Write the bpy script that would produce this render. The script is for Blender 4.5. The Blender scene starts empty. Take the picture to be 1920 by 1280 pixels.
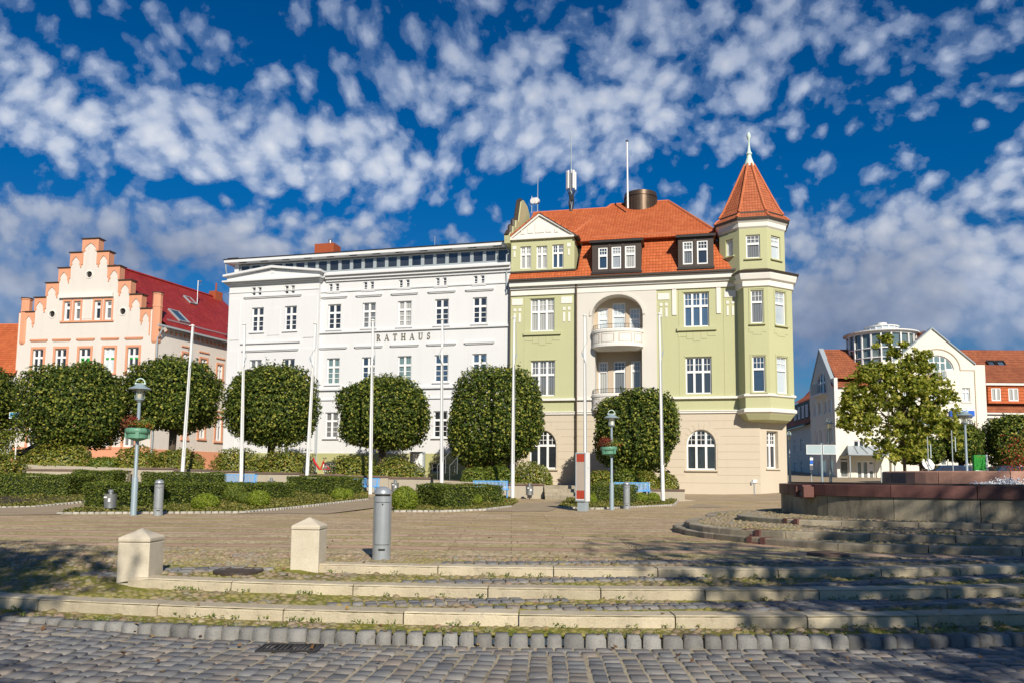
import bpy, bmesh, math, random
import numpy as np
from mathutils import Vector, Matrix
from mathutils.geometry import tessellate_polygon

RND = random.Random(11)
NP = np.random.default_rng(5)
rad = math.radians
SC = bpy.context.scene
COL = SC.collection

# ------------------------------------------------------------------ camera
FPX, HOR, CAMZ, PITCH, ROLL = 1500.0, 895.0, 1.25, rad(5.4), 0.009
CY = HOR - FPX * math.tan(PITCH)
ROT = Matrix.Rotation(math.pi / 2 + PITCH, 3, 'X') @ Matrix.Rotation(ROLL, 3, 'Z')
CAMP = Vector((0, 0, CAMZ))

def ray(px, py):
    return ROT @ Vector(((px - 960) / FPX, (CY - py) / FPX, -1))
def at_Y(px, py, Y):
    d = ray(px, py); return CAMP + d * (Y / d.y)
def at_z(px, py, z):
    d = ray(px, py); return CAMP + d * ((z - CAMZ) / d.z)

cam = bpy.data.cameras.new('camera')
camo = bpy.data.objects.new('camera', cam); COL.objects.link(camo)
cam.sensor_width = 36; cam.lens = 36 * FPX / 1920
cam.shift_y = (CY - 640) / 1920
cam.clip_start = .1; cam.clip_end = 3000
camo.matrix_world = Matrix.Translation(CAMP) @ ROT.to_4x4()
SC.camera = camo

# ------------------------------------------------------------------ node helper
class NT:
    def __init__(s, name):
        s.m = bpy.data.materials.new(name); s.m.use_nodes = True
        s.t = s.m.node_tree; s.t.nodes.clear()
        s.out = s.n('ShaderNodeOutputMaterial')
    def n(s, typ, **kw):
        x = s.t.nodes.new(typ)
        for k, v in kw.items(): setattr(x, k, v)
        return x
    def put(s, sock, v):
        if v is None: return
        if isinstance(v, bpy.types.NodeSocket): s.t.links.new(v, sock)
        elif isinstance(v, (tuple, list)) and sock.type == 'RGBA' and len(v) == 3: sock.default_value = (*v, 1)
        else: sock.default_value = v
    def math(s, op, a, b=None, c=None, clamp=False):
        x = s.n('ShaderNodeMath', operation=op, use_clamp=clamp)
        for i, v in enumerate((a, b, c)): s.put(x.inputs[i], v)
        return x.outputs[0]
    def mix(s, f, a, b, blend='MIX'):
        x = s.n('ShaderNodeMix', data_type='RGBA', blend_type=blend)
        s.put(x.inputs['Factor'], f); s.put(x.inputs['A'], a) if False else None
        s.put(x.inputs[6], a); s.put(x.inputs[7], b)
        return x.outputs[2]
    def ramp(s, f, stops, interp='LINEAR'):
        x = s.n('ShaderNodeValToRGB'); x.color_ramp.interpolation = interp
        e = x.color_ramp.elements
        while len(e) > 1: e.remove(e[-1])
        for i, (p, c) in enumerate(stops):
            if not isinstance(c, (tuple, list)): c = (c, c, c)
            if i == 0: e[0].position = p; e[0].color = (*c[:3], 1)
            else:
                q = e.new(p); q.color = (*c[:3], 1)
        s.put(x.inputs[0], f); return x.outputs[0]
    def coord(s, what='Object'):
        return s.n('ShaderNodeTexCoord').outputs[what]
    def uv(s):
        return s.n('ShaderNodeTexCoord').outputs['UV']
    def mapping(s, vec, scale=(1, 1, 1), loc=(0, 0, 0), rot=(0, 0, 0)):
        x = s.n('ShaderNodeMapping'); s.put(x.inputs[0], vec)
        x.inputs[1].default_value = loc; x.inputs[2].default_value = rot; x.inputs[3].default_value = scale
        return x.outputs[0]
    def noise(s, vec, scale=5, detail=3, rough=.55, out=0, dist=0):
        x = s.n('ShaderNodeTexNoise'); s.put(x.inputs['Vector'], vec)
        x.inputs['Scale'].default_value = scale; x.inputs['Detail'].default_value = detail
        x.inputs['Roughness'].default_value = rough; x.inputs['Distortion'].default_value = dist
        return x.outputs[out]
    def voro(s, vec, scale=5, feature='F1', out=0, rnd=1):
        x = s.n('ShaderNodeTexVoronoi', feature=feature); s.put(x.inputs['Vector'], vec)
        x.inputs['Scale'].default_value = scale; x.inputs['Randomness'].default_value = rnd
        if feature == 'SMOOTH_F1': x.inputs['Smoothness'].default_value = .62
        return x.outputs[out]
    def sep(s, vec):
        x = s.n('ShaderNodeSeparateXYZ'); s.put(x.inputs[0], vec); return x.outputs
    def comb(s, a, b, c=0.0):
        x = s.n('ShaderNodeCombineXYZ')
        for i, v in enumerate((a, b, c)): s.put(x.inputs[i], v)
        return x.outputs[0]
    def island(s):
        return s.n('ShaderNodeNewGeometry').outputs['Random Per Island']
    def bump(s, h, strength=.5, dist=.02):
        x = s.n('ShaderNodeBump'); s.put(x.inputs['Height'], h)
        x.inputs['Strength'].default_value = strength; x.inputs['Distance'].default_value = dist
        return x.outputs[0]
    def bsdf(s, col, rough=.7, normal=None, metal=0.0, spec=.4, **kw):
        b = s.n('ShaderNodeBsdfPrincipled')
        s.put(b.inputs['Base Color'], col); s.put(b.inputs['Roughness'], rough)
        s.put(b.inputs['Metallic'], metal); s.put(b.inputs['Specular IOR Level'], spec)
        if normal is not None: s.put(b.inputs['Normal'], normal)
        for k, v in kw.items(): s.put(b.inputs[k.replace('_', ' ')], v)
        return b.outputs[0]
    def done(s, sh):
        s.t.links.new(sh, s.out.inputs[0]); return s.m

MATS = {}
def M(name):
    return MATS[name]

def plaster(name, col, rough=.85, var=.10, bump=.15, dirt=.18, scale=1.0):
    n = NT(name); c = n.coord()
    big = n.noise(c, .35 * scale, 5, .6)
    streak = n.noise(n.mapping(c, (1.6, 1.6, .16)), 1.2, 5, .6)
    fine = n.noise(c, 30, 3, .6)
    f = n.math('MULTIPLY_ADD', n.math('SUBTRACT', big, .5), var * 2, 1)
    base = n.mix(1, col, n.comb(f, f, f), 'MULTIPLY')
    dk = tuple(x * .62 for x in col[:2]) + (col[2] * .54,)
    m = n.ramp(streak, [(.52, 0), (.78, 1)])
    base = n.mix(n.math('MULTIPLY', m, dirt), base, dk)
    MATS[name] = n.done(n.bsdf(base, rough, n.bump(n.math('ADD', fine, n.math('MULTIPLY', big, .6)), bump, .02), spec=.25))
    return MATS[name]

def paint(name, col, rough=.45, metal=0.0, var=.08, spec=.4, bump=.04, dirt=.12):
    n = NT(name); c = n.coord()
    a = n.noise(c, 3.0, 5, .65); b = n.noise(n.mapping(c, (7, 7, .8)), 2, 4, .6)
    f = n.math('MULTIPLY_ADD', n.math('SUBTRACT', a, .5), var * 2, 1)
    base = n.mix(1, col, n.comb(f, f, f), 'MULTIPLY')
    base = n.mix(n.math('MULTIPLY', n.ramp(b, [(.55, 0), (.8, 1)]), dirt), base, tuple(x * .45 for x in col))
    r = n.math('MULTIPLY_ADD', a, .2, rough - .1)
    MATS[name] = n.done(n.bsdf(base, r, n.bump(a, bump, .01), metal, spec))
    return MATS[name]

def rooftile(name, c1, c2, c3, w=.22, h=.30, rough=.75, dirt=.25):
    n = NT(name); u, v, _ = n.sep(n.uv())
    vr = n.math('DIVIDE', v, h); row = n.math('FLOOR', vr); fv = n.math('FRACT', vr)
    ur = n.math('ADD', n.math('DIVIDE', u, w), n.math('MULTIPLY', n.math('SINE', n.math('MULTIPLY', row, 2.3)), .06))
    colm = n.math('FLOOR', ur); fu = n.math('FRACT', ur)
    wn = n.n('ShaderNodeTexWhiteNoise', noise_dimensions='2D'); n.put(wn.inputs['Vector'], n.comb(colm, row))
    tone = wn.outputs[0]
    big = n.noise(n.uv(), .5, 5, .6)
    t = n.math('MULTIPLY_ADD', tone, .30, n.math('MULTIPLY', big, .75))
    base = n.ramp(t, [(.15, c1), (.55, c2), (.95, c3)])
    grime = n.noise(n.uv(), 1.6, 6, .7)
    base = n.mix(n.math('MULTIPLY', n.ramp(grime, [(.5, 0), (.75, 1)]), dirt), base, tuple(x * .4 for x in c1))
    hump = n.math('SINE', n.math('MULTIPLY', fu, math.pi))
    saw = n.math('SUBTRACT', 1.0, fv)
    hgt = n.math('ADD', n.math('MULTIPLY', hump, .35), n.math('MULTIPLY', saw, .65))
    edge = n.math('MAXIMUM', n.ramp(fv, [(0, 1), (.10, .95), (.24, 0)]), n.math('MULTIPLY', n.ramp(n.math('ABSOLUTE', n.math('SUBTRACT', fu, .5)), [(.38, 0), (.5, 1)]), .55))
    base = n.mix(n.math('MULTIPLY', edge, .55), base, tuple(x * .25 for x in c1))
    MATS[name] = n.done(n.bsdf(base, rough, n.bump(hgt, .9, .05), spec=.3))
    return MATS[name]

def stone(name, c1, c2, scale=6, rough=.8, bump=.4, spots=.3, spotcol=(.05, .045, .04), island=.25, moss=0, streaks=0):
    n = NT(name); c = n.coord()
    a = n.noise(c, scale * .25, 6, .65); b = n.noise(c, scale * 8, 3, .7)
    t = n.math('ADD', n.math('MULTIPLY', a, .65), n.math('MULTIPLY', b, .4))
    base = n.ramp(t, [(.33, c1), (.72, c2)])
    isl = n.math('MULTIPLY_ADD', n.island(), island * 2, 1 - island)
    base = n.mix(1, base, n.comb(isl, isl, isl), 'MULTIPLY')
    sp = n.ramp(n.noise(c, scale * 1.3, 7, .75), [(.56, 0), (.66, 1)])
    base = n.mix(n.math('MULTIPLY', sp, spots), base, spotcol)
    if streaks:
        st = n.ramp(n.noise(n.mapping(c, (1.3, 1.3, .22)), 1.4, 6, .7), [(.47, 0), (.60, 1)])
        base = n.mix(n.math('MULTIPLY', st, streaks), base, (.035, .03, .025))
    if moss:
        g = n.ramp(n.noise(c, 1.7, 6, .7), [(.5, 0), (.62, 1)])
        base = n.mix(n.math('MULTIPLY', g, moss), base, (.13, .13, .02))
    MATS[name] = n.done(n.bsdf(base, rough, n.bump(n.math('ADD', b, a), bump, .015), spec=.3))
    return MATS[name]

def leafmat(name, stops, transl=.3, rough=.55, spec=.35):
    n = NT(name)
    col = n.ramp(n.island(), stops)
    d = n.bsdf(col, rough, spec=spec)
    tr = n.n('ShaderNodeBsdfTranslucent')
    bright = n.mix(1, col, (1.5, 1.7, .6), 'MULTIPLY'); n.put(tr.inputs[0], bright)
    x = n.n('ShaderNodeMixShader'); x.inputs[0].default_value = transl
    n.t.links.new(d, x.inputs[1]); n.t.links.new(tr.outputs[0], x.inputs[2])
    MATS[name] = n.done(x.outputs[0]); return MATS[name]

def glassmat(name, col, rough=.04, curtain=None):
    n = NT(name); c = n.coord()
    oi = n.n('ShaderNodeObjectInfo').outputs['Random']
    a = n.noise(n.mapping(c, (1, 1, 1)), .9, 3, .5)
    base = n.mix(n.math('MULTIPLY_ADD', oi, .6, n.math('MULTIPLY', a, .5)), tuple(x * .45 for x in col), tuple(min(1, x * 2.3 + .01) for x in col))
    if curtain:
        fold = n.math('SINE', n.math('MULTIPLY', n.sep(c)[0], 46.0))
        fold = n.math('MULTIPLY_ADD', fold, .22, .78)
        base = n.mix(1, curtain, n.comb(fold, fold, fold), 'MULTIPLY')
    wob = n.bump(n.noise(c, 2.2, 2, .5), .06, .05)
    MATS[name] = n.done(n.bsdf(base, rough, wob, spec=.9, Coat_Weight=.6, Coat_Roughness=.03))
    return MATS[name]

# ------------------------------------------------------------------ mesh builder
class MB:
    def __init__(s): s.v = []; s.f = []; s.m = []
    def add(s, vs, fs, mat=0):
        o = len(s.v); s.v += [tuple(p) for p in vs]
        for f in fs: s.f.append(tuple(i + o for i in f)); s.m.append(mat)
    def quad(s, a, b, c, d, mat=0): s.add((a, b, c, d), ((0, 1, 2, 3),), mat)
    def tri(s, a, b, c, mat=0): s.add((a, b, c), ((0, 1, 2),), mat)
    def box(s, x0, x1, y0, y1, z0, z1, mat=0):
        if x0 > x1: x0, x1 = x1, x0
        if y0 > y1: y0, y1 = y1, y0
        if z0 > z1: z0, z1 = z1, z0
        s.add([(x0, y0, z0), (x1, y0, z0), (x1, y1, z0), (x0, y1, z0), (x0, y0, z1), (x1, y0, z1), (x1, y1, z1), (x0, y1, z1)],
              [(3, 2, 1, 0), (4, 5, 6, 7), (0, 1, 5, 4), (1, 2, 6, 5), (2, 3, 7, 6), (3, 0, 4, 7)], mat)
    def obox(s, c, size, rz=0, mat=0, rx=0):
        o = len(s.v); s.box(-size[0] / 2, size[0] / 2, -size[1] / 2, size[1] / 2, -size[2] / 2, size[2] / 2, mat)
        m = Matrix.Translation(c) @ Matrix.Rotation(rz, 4, 'Z') @ Matrix.Rotation(rx, 4, 'X')
        for i in range(o, len(s.v)): s.v[i] = tuple(m @ Vector(s.v[i]))
    def prism(s, poly, y0, y1, mat=0):            # polygon in x,z extruded along y (front at y0)
        n = len(poly); A = sum(poly[i][0] * poly[(i + 1) % n][1] - poly[(i + 1) % n][0] * poly[i][1] for i in range(n))
        if A < 0: poly = poly[::-1]
        vs = [(p[0], y0, p[1]) for p in poly] + [(p[0], y1, p[1]) for p in poly]
        tr = tessellate_polygon([[Vector((p[0], p[1], 0)) for p in poly]])
        fs = []
        for t in tr:
            a, b, c = t
            cr = (poly[b][0] - poly[a][0]) * (poly[c][1] - poly[a][1]) - (poly[c][0] - poly[a][0]) * (poly[b][1] - poly[a][1])
            if cr < 0: a, c = c, a
            fs.append((a, b, c)); fs.append((c + n, b + n, a + n))
        for i in range(n):
            j = (i + 1) % n; fs.append((j, i, i + n, j + n))
        s.add(vs, fs, mat)
    def prism_z(s, poly, z0, z1, mat=0):          # polygon in x,y extruded up
        n = len(poly); A = sum(poly[i][0] * poly[(i + 1) % n][1] - poly[(i + 1) % n][0] * poly[i][1] for i in range(n))
        if A < 0: poly = poly[::-1]
        vs = [(p[0], p[1], z0) for p in poly] + [(p[0], p[1], z1) for p in poly]
        tr = tessellate_polygon([[Vector((p[0], p[1], 0)) for p in poly]])
        fs = []
        for t in tr:
            a, b, c = t
            cr = (poly[b][0] - poly[a][0]) * (poly[c][1] - poly[a][1]) - (poly[c][0] - poly[a][0]) * (poly[b][1] - poly[a][1])
            if cr < 0: a, c = c, a
            fs.append((c, b, a)); fs.append((a + n, b + n, c + n))
        for i in range(n):
            j = (i + 1) % n; fs.append((i, j, j + n, i + n))
        s.add(vs, fs, mat)
    def wall(s, outline, holes, y, reveal=.2, mat=0, rmat=None):   # front wall facing -y with real openings
        loops = [[Vector((p[0], p[1], 0)) for p in outline]] + [[Vector((p[0], p[1], 0)) for p in h] for h in holes]
        flat = [p for l in loops for p in l]
        fs = []
        for a, b, c in tessellate_polygon(loops):
            A, B, C2 = flat[a], flat[b], flat[c]
            cr = (B.x - A.x) * (C2.y - A.y) - (C2.x - A.x) * (B.y - A.y)
            if abs(cr) < 1e-9: continue
            fs.append((a, b, c) if cr > 0 else (c, b, a))
        s.add([(p.x, y, p.y) for p in flat], fs, mat)
        for h in holes:
            n = len(h); A = sum(h[i][0] * h[(i + 1) % n][1] - h[(i + 1) % n][0] * h[i][1] for i in range(n))
            if A < 0: h = h[::-1]
            for i in range(n):
                a, b = h[i], h[(i + 1) % n]
                s.quad((a[0], y, a[1]), (b[0], y, b[1]), (b[0], y + reveal, b[1]), (a[0], y + reveal, a[1]), mat if rmat is None else rmat)
    def tube(s, pts, r, n=8, mat=0, cap=True):
        pts = [Vector(p) for p in pts]
        if not isinstance(r, (list, tuple)): r = [r] * len(pts)
        rings = []
        up = Vector((0, 0, 1))
        for i, p in enumerate(pts):
            d = (pts[min(i + 1, len(pts) - 1)] - pts[max(i - 1, 0)])
            if d.length < 1e-9: d = Vector((0, 0, 1))
            d.normalize()
            ref = up if abs(d.dot(up)) < .95 else Vector((1, 0, 0))
            a = d.cross(ref).normalized(); b = a.cross(d)
            rings.append([p + (a * math.cos(2 * math.pi * k / n) + b * math.sin(2 * math.pi * k / n)) * r[i] for k in range(n)])
        o = [q for ring in rings for q in ring]; fs = []
        for i in range(len(pts) - 1):
            for k in range(n):
                k2 = (k + 1) % n
                fs.append((i * n + k, i * n + k2, (i + 1) * n + k2, (i + 1) * n + k)[::-1])
        if cap:
            fs.append(tuple(range(n))); fs.append(tuple((len(pts) - 1) * n + k for k in range(n))[::-1])
        s.add(o, fs, mat)
    def lathe(s, prof, c=(0, 0), n=20, mat=0, a0=0.0, cap=True):
        vs = [(c[0] + r * math.cos(a0 + 2 * math.pi * k / n), c[1] + r * math.sin(a0 + 2 * math.pi * k / n), z) for r, z in prof for k in range(n)]
        fs = []
        for i in range(len(prof) - 1):
            for k in range(n):
                k2 = (k + 1) % n; fs.append((i * n + k, i * n + k2, (i + 1) * n + k2, (i + 1) * n + k))
        if cap:
            if prof[0][0] > 1e-4: fs.append(tuple(range(n))[::-1])
            if prof[-1][0] > 1e-4: fs.append(tuple((len(prof) - 1) * n + k for k in range(n)))
        s.add(vs, fs, mat)
    def build(s, name, mats, parent=None, smooth=False, loc=None, bevel=0):
        if not isinstance(mats, (list, tuple)): mats = [mats]
        me = bpy.data.meshes.new(name); me.from_pydata(s.v, [], s.f)
        for m in mats: me.materials.append(M(m) if isinstance(m, str) else m)
        nf = len(s.f)
        me.polygons.foreach_set('material_index', s.m)
        if smooth: me.polygons.foreach_set('use_smooth', [True] * nf)
        me.update(); metric_uv(me)
        if smooth: me.set_sharp_from_angle(angle=rad(38))
        o = bpy.data.objects.new(name, me); COL.objects.link(o)
        if parent is not None: o.parent = parent
        if loc is not None: o.location = loc
        if bevel:
            b = o.modifiers.new('bevel', 'BEVEL'); b.width = bevel; b.segments = 2; b.limit_method = 'ANGLE'; b.angle_limit = rad(40)
        return o

def metric_uv(me):
    nl = len(me.loops)
    if nl == 0: return
    uvl = me.uv_layers.new(name='UVMap')
    co = np.empty(len(me.vertices) * 3); me.vertices.foreach_get('co', co); co = co.reshape(-1, 3)
    vi = np.empty(nl, dtype=np.int64); me.loops.foreach_get('vertex_index', vi)
    no = np.empty(len(me.polygons) * 3); me.polygons.foreach_get('normal', no); no = no.reshape(-1, 3)
    tot = np.empty(len(me.polygons), dtype=np.int64); me.polygons.foreach_get('loop_total', tot)
    nn = np.repeat(no, tot, axis=0)
    h = np.stack([-nn[:, 1], nn[:, 0], np.zeros(nl)], 1)
    L = np.linalg.norm(h, axis=1); flat = L < .02
    h[flat] = (1, 0, 0); L[flat] = 1; h /= L[:, None]
    w = np.cross(nn, h); p = co[vi]
    uv = np.stack([(p * h).sum(1), (p * w).sum(1)], 1)
    uvl.data.foreach_set('uv', uv.astype(np.float32).ravel())

def mesh_np(name, verts, faces, mats, parent=None, matidx=None, smooth=False):
    """fast mesh from numpy arrays, faces (N,k) all the same size"""
    me = bpy.data.meshes.new(name); nv, nf, k = len(verts), len(faces), faces.shape[1]
    me.vertices.add(nv); me.vertices.foreach_set('co', np.asarray(verts, np.float32).ravel())
    me.loops.add(nf * k); me.loops.foreach_set('vertex_index', np.asarray(faces, np.int32).ravel())
    me.polygons.add(nf)
    me.polygons.foreach_set('loop_start', np.arange(0, nf * k, k, dtype=np.int32))
    for m in mats: me.materials.append(M(m) if isinstance(m, str) else m)
    if matidx is not None: me.polygons.foreach_set('material_index', np.asarray(matidx, np.int32))
    if smooth: me.polygons.foreach_set('use_smooth', np.ones(nf, bool))
    me.update(calc_edges=True); me.validate()
    o = bpy.data.objects.new(name, me); COL.objects.link(o)
    if parent is not None: o.parent = parent
    return o

def tag(o, label=None, cat=None, group=None, kind=None):
    if label: o['label'] = label
    if cat: o['category'] = cat
    if group: o['group'] = group
    if kind: o['kind'] = kind
    return o
def empty(name, loc=(0, 0, 0), rz=0.0, label=None, cat=None, group=None):
    o = bpy.data.objects.new(name, None); COL.objects.link(o); o.location = loc; o.rotation_euler = (0, 0, rz)
    o.empty_display_size = .2
    return tag(o, label, cat, group)
KIDS = {}
def copy_tree(o, parent=None):
    c = o.copy(); COL.objects.link(c)
    if parent is not None: c.parent = parent
    for ch in [x for x in bpy.data.objects if x.parent == o]: copy_tree(ch, c)
    return c

class Frame:
    """local frame of a facade: x along it to the right, y into the building, z up"""
    def __init__(s, O, ang):
        s.O = Vector(O); s.a = ang
        s.R = Matrix.Rotation(ang, 3, 'Z'); s.Ri = s.R.transposed()
    def uz(s, px, py, y=0.0):
        c = s.Ri @ (CAMP - s.O); d = s.Ri @ ray(px, py)
        p = c + d * ((y - c.y) / d.y); return p.x, p.z
    def u(s, px, py=800, y=0.0): return s.uz(px, py, y)[0]
    def z(s, px, py, y=0.0): return s.uz(px, py, y)[1]
    def rect(s, x0, y0, x1, y1, y=0.0):
        a = s.uz(x0, y0, y); b = s.uz(x1, y1, y); return a[0], b[0], b[1], a[1]     # u0,u1,z0,z1
    def root(s, name, label, cat, group=None):
        return empty(name, s.O, s.a, label, cat, group)
    def world(s, x, y, z): return s.O + s.R @ Vector((x, y, z))

def rect(u0, u1, z0, z1): return [(u0, z0), (u1, z0), (u1, z1), (u0, z1)]
def arch(u0, u1, z0, zs, zt, n=10):
    c, a, h = (u0 + u1) / 2, (u1 - u0) / 2, zt - zs
    return [(u0, z0), (u1, z0)] + [(c + a * math.cos(math.pi * i / n), zs + h * math.sin(math.pi * i / n)) for i in range(n + 1)]

def window(parent, u0, u1, z0, z1, y=0.0, rec=.12, cols=2, trans=.68, lo=(1, 3), up=(1, 1), fw=.07, mat='white_frame', glass='glass_dark',
           sill=None, sillmat='white_trim', archz=None, name='window', bar=.03, label=None):
    """casement: cols lights wide, transom at 'trans' of the height, lo/up = panes per light (across, up)"""
    b = MB(); ya, yb = y + rec, y + rec + .07
    if glass in ('glass_dark', 'glass_blue') and RND.random() < .28: glass = 'glass_veil'
    e = .02
    U0, U1, Z0, Z1 = u0 - e, u1 + e, z0 - e, z1 + e
    b.box(U0, u0 + fw, ya, yb, Z0, Z1); b.box(u1 - fw, U1, ya, yb, Z0, Z1)
    b.box(u0 + fw, u1 - fw, ya, yb, Z0, z0 + fw); 
    if archz is None: b.box(u0 + fw, u1 - fw, ya, yb, z1 - fw, Z1)
    else:
        c, a, h = (u0 + u1) / 2, (u1 - u0) / 2, z1 - archz
        n = 12; outer = [(c + (a + e) * math.cos(math.pi * i / n), archz + (h + e) * math.sin(math.pi * i / n)) for i in range(n + 1)]
        inner = [(c + (a - fw) * math.cos(math.pi * i / n), archz + (h - fw) * math.sin(math.pi * i / n)) for i in range(n + 1)]
        for i in range(n): b.prism([outer[i], outer[i + 1], inner[i + 1], inner[i]], ya - .004, yb)
    zt = z0 + (z1 - z0) * trans if trans else None
    w = (u1 - u0) / cols; mw = fw * .8
    for i in range(1, cols): b.box(u0 + w * i - mw, u0 + w * i + mw, ya - .012, yb, z0 + fw, z1 - fw * .5)
    if zt: b.box(u0 + fw, u1 - fw, ya - .022, yb, zt - mw, zt + mw * 1.1)
    def grid(a0, a1, c0, c1, nx, ny):
        for i in range(1, nx): x = a0 + (a1 - a0) * i / nx; b.box(x - bar / 2, x + bar / 2, ya + .018, yb - .006, c0, c1)
        for j in range(1, ny): z = c0 + (c1 - c0) * j / ny; b.box(a0, a1, ya + .014, yb - .009, z - bar / 2, z + bar / 2)
    for i in range(cols):
        a0, a1 = u0 + w * i + fw * .8, u0 + w * (i + 1) - fw * .8
        if zt:
            grid(a0, a1, z0 + fw, zt - mw, *lo); grid(a0, a1, zt + mw, z1 - fw * .5, *up)
        else: grid(a0, a1, z0 + fw, z1 - fw * .5, *lo)
    f = b.build(name, mat, parent)
    if label: f['label'] = label
    p = MB(); p.quad((U0, yb - .01, Z0), (U1, yb - .01, Z0), (U1, yb - .01, Z1), (U0, yb - .01, Z1)); p.build('pane', glass, f)
    if sill:
        q = MB(); q.box(u0 - .12, u1 + .12, y - sill, y + rec, z0 - .1, z0 - .021); q.build('sill', sillmat, f)
    return f

def leaves(P, Nrm, size, aspect=.55, tilt=.9, rng=NP, fold=.25):
    """leaf quads folded on the midrib; returns verts (4N,3) and tri faces (2N,3)"""
    N = len(P)
    n = Nrm + rng.normal(0, tilt, (N, 3)); n /= np.linalg.norm(n, axis=1)[:, None] + 1e-9
    r = rng.normal(0, 1, (N, 3)); t = np.cross(n, r); t /= np.linalg.norm(t, axis=1)[:, None] + 1e-9
    s = np.cross(n, t)
    L = (size * rng.uniform(.65, 1.25, N))[:, None]
    a = P - t * L * .5; b = P + t * L * .5
    l = P + s * L * aspect * .5 - n * L * fold * .5; q = P - s * L * aspect * .5 - n * L * fold * .5
    V = np.stack([a, l, b, q], 1).reshape(-1, 3)
    i = np.arange(N)[:, None] * 4
    F = np.concatenate([i + np.array([[0, 2, 1]]), i + np.array([[0, 3, 2]])], 1).reshape(-1, 3)
    return V, F
# ------------------------------------------------------------------ materials
plaster('white_plaster', (.665, .672, .675), dirt=.13, var=.05)
plaster('green_plaster', (.47, .475, .275), dirt=.10, var=.05)
plaster('cream_plaster', (.63, .60, .54), dirt=.10, var=.05)
plaster('beige_plaster', (.565, .495, .385), dirt=.12, var=.06)
plaster('white_trim', (.74, .715, .66), dirt=.12, var=.05)
plaster('olive_plaster', (.42, .42, .20), dirt=.2)
plaster('rose_plaster', (.645, .60, .55), dirt=.22, var=.07)
plaster('salmon_plaster', (.66, .31, .185), dirt=.18, var=.07)
plaster('pale_yellow_plaster', (.73, .70, .61), dirt=.12)
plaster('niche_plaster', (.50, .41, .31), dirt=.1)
plaster('concrete', (.40, .355, .275), dirt=.5, var=.12, bump=.3)
plaster('brick_red', (.36, .085, .035), dirt=.3, var=.2, bump=.5)
paint('white_frame', (.80, .80, .79), .4, dirt=.05)
paint('salmon_frame', (.66, .27, .15), .5)
paint('grey_frame', (.30, .34, .36), .4)
paint('grey_metal', (.33, .38, .41), .35, .0, dirt=.25)
paint('galvanised', (.42, .44, .45), .38, .75, dirt=.25)
paint('silver_paint', (.40, .43, .45), .33, .45, dirt=.22)
paint('blue_grey_paint', (.25, .32, .36), .4, 0, dirt=.2)
paint('dark_metal', (.035, .032, .03), .45, .3)
paint('dark_brown', (.055, .04, .03), .5)
paint('copper_brown', (.11, .075, .05), .35, .6, var=.3, dirt=.5)
paint('patina', (.56, .71, .63), .6, dirt=.3)
paint('white_pole', (.80, .79, .76), .35, dirt=.1)
paint('blue_bench', (.10, .34, .66), .4, dirt=.08)
paint('planter_green', (.11, .27, .18), .45, dirt=.2)
paint('black_rubber', (.015, .015, .015), .7)
paint('red_paint', (.55, .015, .02), .3, dirt=.05)
paint('red_sign', (.42, .06, .03), .45)
paint('sign_cream', (.45, .38, .32), .45)
paint('sign_white', (.75, .75, .74), .35)
paint('sign_blue', (.02, .12, .55), .35)
paint('sign_sky', (.03, .35, .70), .35)
paint('sign_back', (.36, .45, .47), .4, 0)
paint('green_box', (.01, .22, .02), .45)
paint('lettering', (.22, .19, .14), .4, .3)
paint('car_black', (.012, .013, .016), .15, 0, spec=.6)
paint('car_blue', (.02, .04, .09), .15, 0, spec=.6)
paint('stall_red', (.40, .06, .02), .5)
paint('dark_cloth', (.010, .011, .022), .8)
paint('black_cloth', (.012, .012, .014), .8)
paint('skin', (.50, .29, .20), .55)
paint('hair', (.03, .018, .012), .6)
paint('soil', (.045, .032, .02), .95, bump=.6, var=.3)
paint('white_panel', (.72, .72, .70), .4)
glassmat('glass_dark', (.018, .022, .028))
glassmat('glass_veil', (.1, .1, .1), curtain=(.21, .22, .22))
glassmat('glass_blue', (.03, .055, .09))
glassmat('glass_curtain', (.2, .2, .2), curtain=(.50, .50, .46))
glassmat('glass_teal', (.05, .10, .10), curtain=(.20, .30, .29))
glassmat('glass_green', (.02, .35, .04))
glassmat('glass_light', (.34, .38, .40))
glassmat('lamp_glass', (.45, .42, .33), .15)
rooftile('tile_orange', (.37, .085, .025), (.52, .125, .04), (.62, .19, .065), w=.20, h=.29, dirt=.2)
rooftile('tile_dark_red', (.20, .018, .014), (.31, .026, .02), (.39, .05, .035), w=.24, h=.34, rough=.5, dirt=.12)
rooftile('tile_brown', (.20, .062, .03), (.31, .095, .042), (.40, .145, .06), w=.28, h=.36, dirt=.3)
rooftile('tile_spire', (.32, .085, .035), (.45, .13, .055), (.55, .19, .08), w=.17, h=.22, dirt=.35)
paint('ridge_tile', (.50, .15, .06), .7, var=.25, dirt=.3)
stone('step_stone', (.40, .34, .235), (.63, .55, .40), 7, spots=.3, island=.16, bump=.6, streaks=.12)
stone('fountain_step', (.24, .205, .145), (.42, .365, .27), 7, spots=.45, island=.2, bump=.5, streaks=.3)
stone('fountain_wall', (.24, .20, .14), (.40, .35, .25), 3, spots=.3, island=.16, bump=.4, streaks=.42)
stone('red_granite', (.10, .045, .04), (.185, .085, .07), 10, spots=.25, island=.22, bump=.3, rough=.55)
stone('pink_granite', (.33, .175, .125), (.50, .29, .215), 14, spots=.35, spotcol=(.16, .08, .06), island=.15, bump=.7)
stone('post_stone', (.50, .44, .33), (.68, .61, .49), 9, spots=.22, spotcol=(.20, .17, .11), island=.03, bump=.5, rough=.9)
stone('kerb_sett', (.15, .15, .145), (.31, .30, .275), 8, spots=.35, island=.3, bump=.7)
stone('bed_kerb', (.32, .30, .26), (.46, .43, .37), 6, spots=.2, island=.2)
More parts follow.
